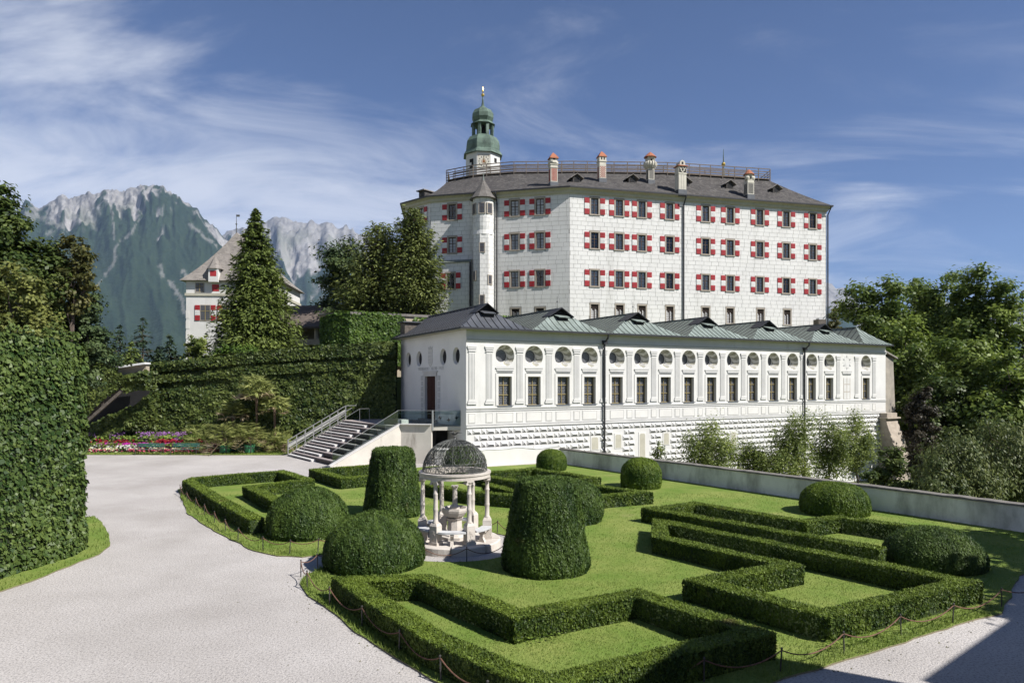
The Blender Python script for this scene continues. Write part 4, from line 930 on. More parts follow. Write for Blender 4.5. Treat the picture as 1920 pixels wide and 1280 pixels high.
# row of hipped copper roofs, ridges running back from the front
VX = [-0.72, 4.75, 11.6, 19.1, 26.5, 34.0, 41.7, 46.2]
RZ, E1 = 11.02, EZ+0.10
def slope(b, bl, br, fl, fr, L, mi, seam_mi, step=0.52, curve=1.35, cut=1.0, nf=7):
    """roof slope: eave from bl to br, apex line between fl and fr; seams run up the slope"""
    bl, br, fl, fr = Vector(bl), Vector(br), Vector(fl), Vector(fr)
    E = br-bl; Ls = E.length; e = E/Ls; up = ((fl+fr)/2-(bl+br)/2); run = Vector((up.x, up.y, 0)); run = run - e*run.dot(e); rise = fl.z-bl.z
    a = (fl-bl).dot(e); c = (fr-bl).dot(e)
    def pt(s, f): return bl + e*s + run*f + Vector((0, 0, rise*(f**curve*0.55+f*0.45)))
    def lim(s): return max(0.0, min(cut, s/a if s < a else ((Ls-s)/(Ls-c) if s > c else 1.0)))
    ss = sorted(set([0.0, Ls, a, c] + ([a*cut, Ls-(Ls-c)*cut] if cut < 1 else []) + [i*step for i in range(1, int(Ls/step)+1)]))
    for s0, s1 in zip(ss[:-1], ss[1:]):
        if s1-s0 < 1e-4: continue
        l0, l1 = lim(s0), lim(s1)
        for i in range(nf):
            f0, f1 = i/nf, (i+1)/nf
            q = [pt(s0, l0*f0), pt(s1, l1*f0), pt(s1, l1*f1), pt(s0, l0*f1)]
            if (q[0]-q[3]).length < 1e-5: q = [q[0], q[1], q[2]]
            elif (q[1]-q[2]).length < 1e-5: q = [q[0], q[1], q[3]]
            b.face(q, mi)
    s = step/2
    while s < Ls:
        l = lim(s); nrm = Vector((-run.x*rise, -run.y*rise, run.length_squared)).normalized()
        ps = [pt(s, l*i/4) + nrm*0.018 for i in range(5)]
        for p0, p1 in zip(ps[:-1], ps[1:]): b.bar(p0, p1, 0.022, 0.045, seam_mi)
        s += step
    return pt, lim
for k in range(7):
    x0, x1 = VX[k], VX[k+1]; xm = (x0+x1)/2; ya, yb, yf, ye = 1.75, HW-1.2, -0.66, HW+0.5
    root_b = MB(); first = k == 0; cut = 0.72 if k < 6 else 1.0
    hm = 0 if first else 1; smat = 0 if first else 2
    ptf, _ = slope(root_b, (x0, yf, E1), (x1, yf, E1), (xm, ya, RZ), (xm, ya, RZ), 0, hm, 3 if first else 4, cut=cut)
    slope(root_b, (x0, ye, E1), (x0, yf, E1), (xm, yb, RZ), (xm, ya, RZ), 0, smat, 3, step=0.62)
    slope(root_b, (x1, yf, E1), (x1, ye, E1), (xm, ya, RZ), (xm, yb, RZ), 0, smat, 3, step=0.62)
    slope(root_b, (x1, ye, E1), (x0, ye, E1), (xm, yb, RZ), (xm, yb, RZ), 0, smat, 3)
    rf = root_b.build('roof', ['zinc', 'copper_green', 'copper_dull', 'gutter', 'copper_dull'], hall)
    rd = MB(); rd.bar((xm, ya-0.5 if k < 6 else ya, RZ+0.03), (xm, yb, RZ+0.03), 0.16, 0.07, 0); rd.build('ridge_cap', 'zinc' if first else 'copper_dull', rf)
    if k < 6:     # gablet with a tilted vent flap
        hw = (x1-x0)/2*(1-cut); zc = ptf((x1-x0)/2, cut).z; yc = ptf((x1-x0)/2, cut).y; g = MB()
        g.face([(xm-hw, yc, zc), (xm+hw, yc, zc), (xm, yc+0.12, RZ-0.05)], 0)
        for s in (-1, 1):
            a = Vector((xm+s*(hw+0.12), yc-0.32, zc-0.06)); c = Vector((xm, yc-0.32, RZ+0.02)); d = Vector((xm, ya+0.4, RZ+0.02)); e2 = Vector((xm+s*(hw+0.12), ya+0.1, zc-0.06))
            q = [a, c, d, e2]; q2 = [p+Vector((0, 0, 0.05)) for p in q]
            g.add(q+q2, [(0, 1, 2, 3), (7, 6, 5, 4), (0, 4, 5, 1), (3, 2, 6, 7), (0, 3, 7, 4)] if s < 0 else [(3, 2, 1, 0), (4, 5, 6, 7), (1, 5, 4, 0), (7, 6, 2, 3), (4, 7, 3, 0)], 2)
        g.build('gablet', ['dark_interior', 'zinc', 'gutter'], rf)
        v = MB(); xw = 0.42; z0_ = zc-0.28; p0 = ptf((x1-x0)/2, cut*0.74); p1 = ptf((x1-x0)/2, cut*1.0)
        v.box(xm-xw, xm+xw, p0.y-0.02, p0.y+0.5, p0.z-0.03, p0.z+0.22, 0)
        v.add([(xm-xw-0.12, p1.y-0.02, p1.z+0.10), (xm+xw+0.12, p1.y-0.02, p1.z+0.10), (xm+xw+0.06, p0.y-0.22, p0.z+0.27), (xm-xw-0.06, p0.y-0.22, p0.z+0.27), (xm-xw-0.12, p1.y-0.02, p1.z+0.06), (xm+xw+0.12, p1.y-0.02, p1.z+0.06), (xm+xw+0.06, p0.y-0.22, p0.z+0.23), (xm-xw-0.06, p0.y-0.22, p0.z+0.23)], [(3, 2, 1, 0), (4, 5, 6, 7), (0, 4, 7, 3), (1, 2, 6, 5), (2, 3, 7, 6)], 1)
        v.build('vent_flap', ['dark_interior', 'zinc' if first else 'copper_green'], rf)
    if k in (0, 1, 2, 4): 
        f = MB(); f.tube([(xm, ya-0.3, RZ), (xm, ya-0.3, RZ+0.95)], [0.03, 0.012], 6); f.lathe([(0, 0), (0.06, 0.05), (0.06, 0.08), (0, 0.13)], 8, (xm, ya-0.3, RZ+0.5)); f.build('finial', 'iron', rf)
dm = MB(); dm.box(-0.1, 1.9, HW-1.2, HW-0.1, EZ+0.1, EZ+1.35, 0); dm.box(-0.3, 2.1, HW-1.4, HW+0.1, EZ+1.36, EZ+1.44, 1); dm.build('roof_hatch', ['old_wood', 'zinc'], hall)

# rough tower and stone buttress at the far end of the hall
q0 = Vector((HL, 0.0)); 
def hl(x, y, z=0.0):
    c, s = math.cos(TH), math.sin(TH); return (HALL[0]+x*c-y*s, HALL[1]+x*s+y*c, z)
rt = empty('rubble_tower', hl(HL+1.5, 0.4), TH, 'rough plastered grey tower stump with shingled cap at the end of the white hall', 'tower')
p = MB(); pol = [(-1.1, -0.1), (1.25, 0.25), (1.5, 3.0), (1.2, 5.0), (-1.0, 5.0)]; pol2 = [(-1.0, 0.1), (1.0, 0.4), (1.2, 3.0), (1.0, 4.8), (-0.9, 4.8)]
n_ = 5; p.add([(x, y, -4.2) for x, y in [(a*1.25, c) for a, c in pol]]+[(x, y, 8.1) for x, y in pol2], [(i, (i+1) % n_, n_+(i+1) % n_, n_+i) for i in range(n_)]+[(5, 6, 7, 8, 9)], 0); p.build('wall', 'rubble', rt)
p = MB(); p.add([(-1.2, -0.15, 8.75), (1.35, 0.1, 8.05), (1.5, 5.0, 8.05), (-1.2, 5.0, 8.75), (-1.2, -0.15, 8.6), (1.35, 0.1, 7.9), (1.5, 5.0, 7.9), (-1.2, 5.0, 8.6)], [(3, 2, 1, 0), (4, 5, 6, 7), (0, 1, 5, 4), (1, 2, 6, 5), (2, 3, 7, 6), (3, 0, 4, 7)]); p.build('roof', 'shingle_grey', rt)
tb = empty('stone_buttress', hl(HL-0.2, -0.9), TH, 'sloping brown stone buttress against the corner of the white hall', 'buttress')
p = MB(); p.add([(-0.9, -0.9, -1.6), (1.3, -0.9, -1.6), (1.3, 0.8, -1.6), (-0.9, 0.8, -1.6), (-0.9, 0.2, 1.95), (0.9, 0.2, 1.95), (0.9, 0.8, 1.95), (-0.9, 0.8, 1.95)], [(4, 5, 6, 7), (0, 1, 5, 4), (1, 2, 6, 5), (3, 0, 4, 7)]); p.build('shaft', 'buttress_stone', tb)
p = MB(); p.box(-1.05, 1.1, -0.1, 0.85, 1.955, 2.1); p.box(-0.8, 0.8, 0.1, 0.85, 2.103, 2.5); p.box(-1.1, 1.45, -1.05, 0.85, -1.75, -1.603); p.box(-0.95, 1.35, -0.95, 0.85, -4.2, -1.753); p.build('cap', 'buttress_stone', tb)
rl = empty('iron_railing', hl(HL+2.2, -1.6, -2.6), TH, 'short black iron railing with a stone post beside the rough tower', 'railing')
p = MB()
for i in range(9): p.tube([(-0.6+i*0.17, 0, 0), (-0.6+i*0.17, 0, 1.15)], 0.015, 5)
p.tube([(-0.65, 0, 1.15), (0.85, 0, 1.15)], 0.02, 5); p.build('bars', 'iron', rl); p = MB(); p.box(0.9, 1.4, -0.25, 0.25, -1.4, 1.5); p.box(0.85, 1.45, -0.3, 0.3, 1.503, 1.6); p.build('post', 'buttress_stone', rl)

# ---------------------------------------------------------------- garden wall and parapet
gw = empty('garden_wall', (W_A.x, W_A.y, 0), math.atan2(W_D.y, W_D.x), 'long stained grey garden wall closing the lawn', 'wall')
Lw = (W_C-W_A).length; p = MB()
nseg = 24
for i in range(nseg):
    x0, x1 = Lw*i/nseg, Lw*(i+1)/nseg; p.face([(x0, -0.2, -0.3), (x1, -0.2, -0.3), (x1, -0.2, 0.98), (x0, -0.2, 0.98)])
p.face([(0, 0.25, -4.2), (0, -0.2, -4.2), (0, -0.2, 0.98), (0, 0.25, 0.98)]); p.face([(Lw, 0.25, -4.2), (0, 0.25, -4.2), (0, 0.25, 0.98), (Lw, 0.25, 0.98)]); p.build('wall', 'wall_grey', gw)
p = MB(); r_ = random.Random(3); xs_ = np.linspace(-0.05, Lw, 120)
tops = [1.05+r_.uniform(-0.014, 0.014) for _ in xs_]
for i in range(len(xs_)-1):
    x0, x1 = xs_[i], xs_[i+1]; a, c = tops[i], tops[i+1]; w0 = 0.25+r_.uniform(-0.01, 0.012)
    p.add([(x0, -w0, 0.975), (x1, -w0, 0.975), (x1, 0.30, 0.975), (x0, 0.30, 0.975), (x0, -w0+0.02, a), (x1, -w0+0.02, c), (x1, 0.28, c), (x0, 0.28, a)], [(0, 3, 2, 1), (4, 5, 6, 7), (0, 1, 5, 4), (2, 3, 7, 6)])
p.build('coping', 'wall_coping', gw)
pw = empty('parapet_wall', (-2.0, 45.0, 0), 0, 'low sunlit white parapet under the diamond rustication of the hall', 'wall')
pp_ = [(-5.2, 46.05), (-2.05, 44.95), (3.35, 47.75)]; p = MB(); q = MB()
for (a, c) in zip(pp_[:-1], pp_[1:]):
    A2, C2 = Vector(a)-Vector((-2.0, 45.0)), Vector(c)-Vector((-2.0, 45.0)); k = 16
    for i in range(k):
        s0, s1 = A2.lerp(C2, i/k), A2.lerp(C2, (i+1)/k); d = (C2-A2).normalized(); nn_ = Vector((-d.y, d.x))*0.4
        zt = lambda s: 1.05 + 0.07*math.sin(s.x*1.1) + 0.04*math.sin(s.x*2.7+1) + max(0.0, s.x)*0.012
        p.face([(s0.x, s0.y, -0.1), (s1.x, s1.y, -0.1), (s1.x, s1.y, zt(s1)), (s0.x, s0.y, zt(s0))])
        e0, e1 = s0+nn_, s1+nn_
        q.add([(s0.x, s0.y-0.03, zt(s0)), (s1.x, s1.y-0.03, zt(s1)), (e1.x, e1.y, zt(s1)+0.05), (e0.x, e0.y, zt(s0)+0.05), (s0.x, s0.y-0.03, zt(s0)-0.035), (s1.x, s1.y-0.03, zt(s1)-0.035)], [(0, 1, 2, 3), (4, 5, 1, 0)])
p.build('wall', 'stucco_pale', pw); q.build('coping', 'wall_grey', pw)

# ---------------------------------------------------------------- wide stairs with seat blocks, landing and glass balustrade
SA = math.atan2(-0.797, 0.604); SP = (-17.0, 51.6, 0.0); SWD, NST, RISE, RUN = 9.2, 16, 0.159, 0.285
st = empty('wide_stairs', SP, SA, 'wide modern stairs with pale treads and dark seat blocks up to the hall', 'stairs')
def slc(x, y): c, s = math.cos(SA), math.sin(SA); dx, dy = x-SP[0], y-SP[1]; return (dx*c+dy*s, -dx*s+dy*c)
for i in range(NST):
    b = MB(); white = i % 2 == 0; z1 = (i+1)*RISE; xw = 5.0 if white else SWD-0.9
    y0 = i*RUN
    if white:
        b.box(0.25, 5.0, y0-0.03, y0+RUN+0.02, z1-0.07, z1, 0)
        b.box(0.25, 4.7, y0+0.03, y0+RUN+0.02, z1-RISE, z1-0.072, 1)
        b.box(4.703, 5.0, y0, y0+RUN+0.02, z1-RISE, z1-0.072, 0); b.box(0.55, 0.75, y0-0.01, y0+0.027, z1-RISE, z1-0.072, 0)
        b.build('step', ['step_white', 'seat_dark'], st)
    else:
        b.box(0.25, SWD-0.9, y0-0.02, y0+RUN*2 if i == NST-1 else y0+RUN+0.02, z1-0.06, z1, 0); b.box(0.25, 5.0, y0+0.03, y0+RUN, z1-RISE, z1-0.062, 1); b.box(0.55, 0.75, y0, y0+0.027, z1-RISE, z1-0.062, 0)
        b.build('step', ['granite_step', 'seat_dark'], st)
        s = MB(); s.box(5.03, SWD-1.55, y0+0.0, y0+RUN*2, z1-2*RISE+0.01, z1-0.063, 0); s.box(SWD-1.547, SWD-0.03, y0+0.01, y0+RUN*2, z1-2*RISE+0.01, z1-0.063, 1); s.box(SWD-0.9, SWD-0.03, y0-0.02, y0+RUN*2, z1-0.06, z1-0.002, 1)
        s.build('seat_block', ['seat_dark', 'granite_step'], st)
b = MB(); LZ = NST*RISE; YT = NST*RUN   # stringer and side wall
b.extr([(0.0, 0.0), (0.0, 0.05), (YT, LZ), (YT+0.3, LZ), (YT+0.3, 0.0)], 0, 0.22, 0)
b.v = [(y-0.0, x, z) for x, y, z in b.v]; b.f = [f[::-1] for f in b.f]; b.build('side_wall', 'concrete', st)
e0 = slc(-5.5, 46.5); b = MB()
b.extr([(-0.6, -0.05), (-0.45, 0.14), (YT+0.05, LZ+0.10), (YT+0.05, -0.05)], 0, 0.25, 0)
b.v = [(y+SWD, x, z) for x, y, z in b.v]; b.f = [f[::-1] for f in b.f]
a_, c_ = Vector((SWD+0.25, YT+0.05)), Vector(e0); d_ = (c_-a_).normalized(); n2_ = Vector((-d_.y, d_.x))*0.3
b.prism([tuple(a_), tuple(a_+n2_) if False else tuple(a_), tuple(c_), tuple(c_+n2_), tuple(a_+n2_)][1:], -0.05, LZ+0.10, 0)
b.build('side_wall', 'concrete', st)
cp = MB(); cp.bar((SWD+0.12, -0.47, 0.17), (SWD+0.12, YT+0.05, LZ+0.135), 0.34, 0.06); cp.bar((a_.x, a_.y, LZ+0.135), (c_.x, c_.y, LZ+0.135), 0.34, 0.06); cp.build('coping', 'step_white', st)
LP = [slc(*p_) for p_ in ((-13.5, 54.35), (-7.8, 47.05), (-5.5, 46.62), (-3.45, 46.80), (-7.9, 55.3), (-9.0, 57.5))]
lm = MB(); lm.prism(LP, LZ-0.28, LZ-0.005, 1, 0); lm.build('landing', ['granite_step', 'concrete'], st)
vo = MB(); v0, v1 = slc(-5.4, 48.6), slc(-3.6, 48.9); vo.face([(v0[0], v0[1], -0.1), (v1[0], v1[1], -0.1), (v1[0], v1[1], LZ-0.3), (v0[0], v0[1], LZ-0.3)]); vo.build('passage_shade', 'dark_interior', st)  # dark sheet painted in place of the shade below the landing
ds = MB(); o0 = slc(*hl(0, 5.2)[:2]); 
for j in range(2):
    a1 = [slc(*hl(-0.9+0.42*j, 5.0)[:2]), slc(*hl(-0.9+0.42*j, 7.8)[:2]), slc(*hl(-0.01, 7.8)[:2]), slc(*hl(-0.01, 5.0)[:2])]; ds.prism(a1[::-1], LZ+j*0.12, LZ+(j+1)*0.12-0.002, 0)
ds.build('door_step', 'granite_step', st)
# steel railing on the court side
rl = MB(); pnl = MB(); yA, yB = 0.05, YT+0.1
def sz(y): return max(0.0, min(LZ, (y/RUN)*RISE))
NP = 8
for i in range(NP):
    y = yA+(yB-yA)*i/(NP-1); q = MB(); q.box(0.02, 0.09, y-0.035, y+0.035, sz(y), sz(y)+1.12); q.build('post', 'steel', st)
rl.bar((0.055, yA-0.05, sz(yA)+1.13), (0.055, yB, LZ+1.13), 0.07, 0.05); rl.bar((0.055, yB, LZ+1.13), (0.055, yB+0.9, LZ+1.13), 0.07, 0.05); rl.bar((0.055, yA, sz(yA)+0.42), (0.055, yB, LZ+0.42), 0.05, 0.05); rl.bar((0.13, yA, sz(yA)+0.92), (0.13, yB+0.5, LZ+0.95), 0.045, 0.045); rl.build('handrail', 'steel', st)
pnl.add([(0.05, yA, sz(yA)+0.55), (0.05, yB, LZ+0.55), (0.05, yB, LZ+0.86), (0.05, yA, sz(yA)+0.86), (0.065, yA, sz(yA)+0.55), (0.065, yB, LZ+0.55), (0.065, yB, LZ+0.86), (0.065, yA, sz(yA)+0.86)], [(0, 1, 2, 3), (7, 6, 5, 4), (3, 2, 6, 7), (0, 4, 5, 1)]); pnl.build('rail_panel', 'steel_panel', st)
# glass balustrade: raking panes, level panes on the landing
def pane3(a, c, h0, h1, name='glass_pane'):
    a, c = Vector(a), Vector(c); d = Vector((c.x-a.x, c.y-a.y, 0)).normalized(); n_ = Vector((-d.y, d.x, 0))*0.008; u0, u1 = Vector((0, 0, h0)), Vector((0, 0, h1)); m_ = MB()
    q = [a+u0, c+u0, c+u1, a+u1]; m_.add([p_-n_ for p_ in q]+[p_+n_ for p_ in q], [(0, 1, 2, 3), (7, 6, 5, 4), (0, 4, 5, 1), (1, 5, 6, 2), (2, 6, 7, 3), (3, 7, 4, 0)]); return m_.build(name, 'balustrade_glass', st)
gx_ = SWD-0.05; tr = MB()
for i in range(3):
    ya_, yb_ = -0.2+i*(YT+0.2)/3+0.02, -0.2+(i+1)*(YT+0.2)/3-0.02; pane3((gx_, ya_, sz(max(0, ya_))), (gx_, yb_, sz(yb_)), 0.05, 1.05)
tr.bar((gx_, -0.2, 1.07), (gx_, YT, LZ+1.07), 0.045, 0.03)
gl_ = [(gx_, YT), tuple(Vector(e0)-Vector(d_)*0.02+Vector((-0.0, 0.12))), LP[3]]
for a, c in zip(gl_[:-1], gl_[1:]): pane3((a[0], a[1], LZ), (c[0], c[1], LZ), 0.02, 1.05); tr.bar((a[0], a[1], LZ+1.07), (c[0], c[1], LZ+1.07), 0.045, 0.03); tr.bar((a[0], a[1]+0.06, LZ+0.86), (c[0], c[1]+0.06, LZ+0.86), 0.035, 0.035)
tr.build('top_rail', 'steel', st)
m_ = MB(); m_.box(gl_[1][0]-0.05, gl_[1][0]+0.05, gl_[1][1]-0.05, gl_[1][1]+0.05, LZ-0.3, LZ+1.1); m_.build('post', 'steel', st)
mid = [(2.9, 0.25), (2.9, YT*0.5), (2.9, YT)]; tr = MB()
for a, c in zip(mid[:-1], mid[1:]): tr.bar((a[0], a[1], sz(a[1])+0.98), (c[0], c[1], sz(c[1])+0.98), 0.025, 0.025)
for a in mid: tr.bar((a[0], a[1], sz(a[1])), (a[0], a[1], sz(a[1])+0.98), 0.025, 0.025)
tr.bar((2.9, YT, LZ+0.98), (2.9, YT+0.8, LZ+0.98), 0.025, 0.025); tr.bar((2.9, YT+0.8, LZ), (2.9, YT+0.8, LZ+0.98), 0.025, 0.025); tr.build('centre_rail', 'steel', st)
bd = MB(); bm = [(-0.10, 0.02), (-0.02, 0.05), (0.0, 0.13), (0.03, 0.05), (0.12, 0.06), (0.05, -0.01), (0.02, -0.10), (-0.02, -0.01)]
ga, gb = Vector(gl_[1]), Vector(gl_[2])
for f, z in ((0.25, 0.55), (0.55, 0.40), (0.82, 0.55)):
    q = ga.lerp(gb, f); d2 = (gb-ga).normalized(); o_ = MB(); o_.add([(q.x+d2.x*x*1.5, q.y+d2.y*x*1.5-0.012, LZ+z+y*1.5) for x, y in bm], [(0, 1, 7), (1, 2, 3), (1, 3, 5, 7), (3, 4, 5), (5, 6, 7)]); o_.build('bird_sticker', 'sticker_black', st)
sb = empty('stone_bench_block', (*[SP[i]+v for i, v in enumerate((0, 0))], 0), 0)
bpy.data.objects.remove(sb)
c0 = Vector((SWD-1.6, YT+0.55)); sb = MB(); sb.box(SWD-2.9, SWD-0.75, YT+0.35, YT+0.85, LZ, LZ+0.40, 0); sb.box(SWD-0.747, SWD-0.2, YT+0.33, YT+0.87, LZ, LZ+0.40, 1)
sb.build('seat_block', ['seat_dark', 'step_white'], st)
# ---------------------------------------------------------------- the castle above
KX, KY = 6.75, 80.0; CB, CE = 8.0, 28.0                           # corner, base and eaves heights
cK, cB, cC, cD = Vector((6.75, 80.0)), Vector((40.86, 88.69)), Vector((-10.03, 84.2)), Vector((-13.6, 87.4))
cE, cF, cG = Vector((-14.6, 98.0)), Vector((-6, 113)), Vector((43.5, 112.0))
castle = empty('castle', (KX, KY, 0), 0, 'large white castle with red and white shutters, clock tower and grey shingle roof', 'castle')
def cl(v, z=0.0): return (v[0]-KX, v[1]-KY, z)
def ray_s(P, d, px):
    r = (px-CX)/F_PX; return (r*P.y-P.x)/(d.x-r*d.y)
dR = (cB-cK).normalized(); dL = (cK-cC).normalized(); dF = (cC-cD).normalized()
ROWS = [(25.38, 27.22), (21.35, 23.2), (16.9, 18.66)]; GROW = (12.9, 14.75)
WHW = 0.47
win_R = [ray_s(cK, dR, p) for p in (1115, 1161, 1203.5, 1255.5, 1323, 1369, 1424.5, 1474, 1523.5)]
win_Rg = [ray_s(cK, dR, p) for p in (1115, 1162, 1204, 1256, 1323, 1369, 1426, 1476)]
win_L = [ray_s(cC, dL, p) for p in (848, 965, 1012.5)]
win_F = [ray_s(cD, dF, 789)]
# window furniture, shared by all
sm = MB()
for (a, c, e, g) in ((-0.64, -0.473, -0.02, 1.02), (0.473, 0.64, -0.02, 1.02)): sm.box(a, c, -0.05, 0.04, e, g)   # unit height in z
def surround(h, proud=0.06, hw=WHW, fw_=0.17):
    m = MB(); m.box(-hw-fw_, -hw, -proud, 0.25, -0.02, h+0.02); m.box(hw, hw+fw_, -proud, 0.25, -0.02, h+0.02)
    m.box(-hw-fw_-0.02, hw+fw_+0.02, -proud-0.02, 0.25, h+0.023, h+0.20); m.box(-hw-fw_-0.03, hw+fw_+0.03, -proud-0.05, 0.25, -0.16, -0.023); return m
WH = 1.84
me_sur = surround(WH).mesh('window', ['castle_stone'])
m = MB(); m.box(-WHW, WHW, 0.245, 0.25, 0, WH); me_dark = m.mesh('room_shade', ['dark_interior'])
m = MB()
for x in (-WHW+0.035, 0, WHW-0.035): m.box(x-0.035, x+0.035, 0.10, 0.15, 0, WH)
for z in (0.03, 1.12, WH-0.03): m.box(-WHW, WHW, 0.097, 0.147, z-0.035, z+0.035)
for x in (-0.235, 0.235):
    for z in (0.4, 0.76, 1.48): m.box(x-0.2, x+0.2, 0.115, 0.13, z-0.012, z+0.012)
me_fr = m.mesh('frame', ['window_wood'])
m = MB(); m.face([(-WHW, 0.135, 0), (WHW, 0.135, 0), (WHW, 0.135, WH), (-WHW, 0.135, WH)]); me_gl = m.mesh('pane', ['window_glass'])
m = MB()
for (a, c) in ((-WHW, -0.06), (0.06, WHW)):
    k = 8
    for i in range(k):
        x0, x1 = a+(c-a)*i/k, a+(c-a)*(i+1)/k; y0, y1 = 0.19+0.02*(i % 2), 0.19+0.02*((i+1) % 2); m.face([(x0, y0, 0.02), (x1, y1, 0.02), (x1, y1, WH-0.05), (x0, y0, WH-0.05)])
me_cu = m.mesh('curtain', ['curtain'])
def shutter_mesh():
    m = MB(); w, t = 0.60, 0.045; h = WH+0.10; th = h/3
    for j, mi in ((0, 0), (1, 1), (2, 0)):
        m.box(0, w, -t, 0, j*th, (j+1)*th-0.004, mi); n_ = 5
        for i in range(n_): m.box(0.05, w-0.05, -t-0.018, -t, j*th+0.05+i*(th-0.08)/n_, j*th+0.05+i*(th-0.08)/n_+0.065, mi)
    return m.mesh('shutter', ['shutter_red', 'shutter_white'])
me_sh = shutter_mesh()
r_ = random.Random(5)
def castle_window(pos, ang, z, shutters=True, curtain=True):
    w = mobj('window', me_sur, castle, cl(pos, z), ang)
    mobj('room_shade', me_dark, w); mobj('pane', me_gl, w); mobj('frame', me_fr, w)
    if curtain: mobj('curtain', me_cu, w)
    if shutters:
        for s in (-1, 1):
            o = mobj('shutter', me_sh, w, (-0.68-0.60 if s < 0 else 0.68, -0.035, -0.05)); a = r_.uniform(0.0, 0.10)
            if s < 0: o.rotation_euler = (0, 0, a*0.3)
            else: o.rotation_euler = (0, 0, -a)
me_g = surround(1.80, 0.03).mesh('grated_window', ['castle_stone'])
m = MB(); m.box(-WHW, WHW, 0.2, 0.21, 0, 1.8); me_gd = m.mesh('room_shade', ['dark_interior'])
m = MB(); m.face([(-0.40, 0.17, 0.02), (-0.05, 0.17, 0.02), (-0.05, 0.17, 1.0), (-0.40, 0.17, 1.4)]); m.face([(0.1, 0.17, 0.02), (0.42, 0.17, 0.02), (0.42, 0.17, 1.1), (0.1, 0.17, 1.3)]); me_gc = m.mesh('curtain', ['curtain'])
m = MB()
for i in range(7): m.box(-WHW+0.02+i*0.15, -WHW+0.045+i*0.15, 0.06, 0.085, 0, 1.8)
for i in range(9): m.box(-WHW, WHW, 0.052, 0.06, 0.1+i*0.2, 0.125+i*0.2)
me_gr = m.mesh('grate', ['window_wood'])
def grated(pos, ang, z, h=1.0):
    w = mobj('grated_window', me_g, castle, cl(pos, z), ang); w.scale = (1, 1, h)
    mobj('room_shade', me_gd, w); mobj('grate', me_gr, w); mobj('curtain', me_gc, w)

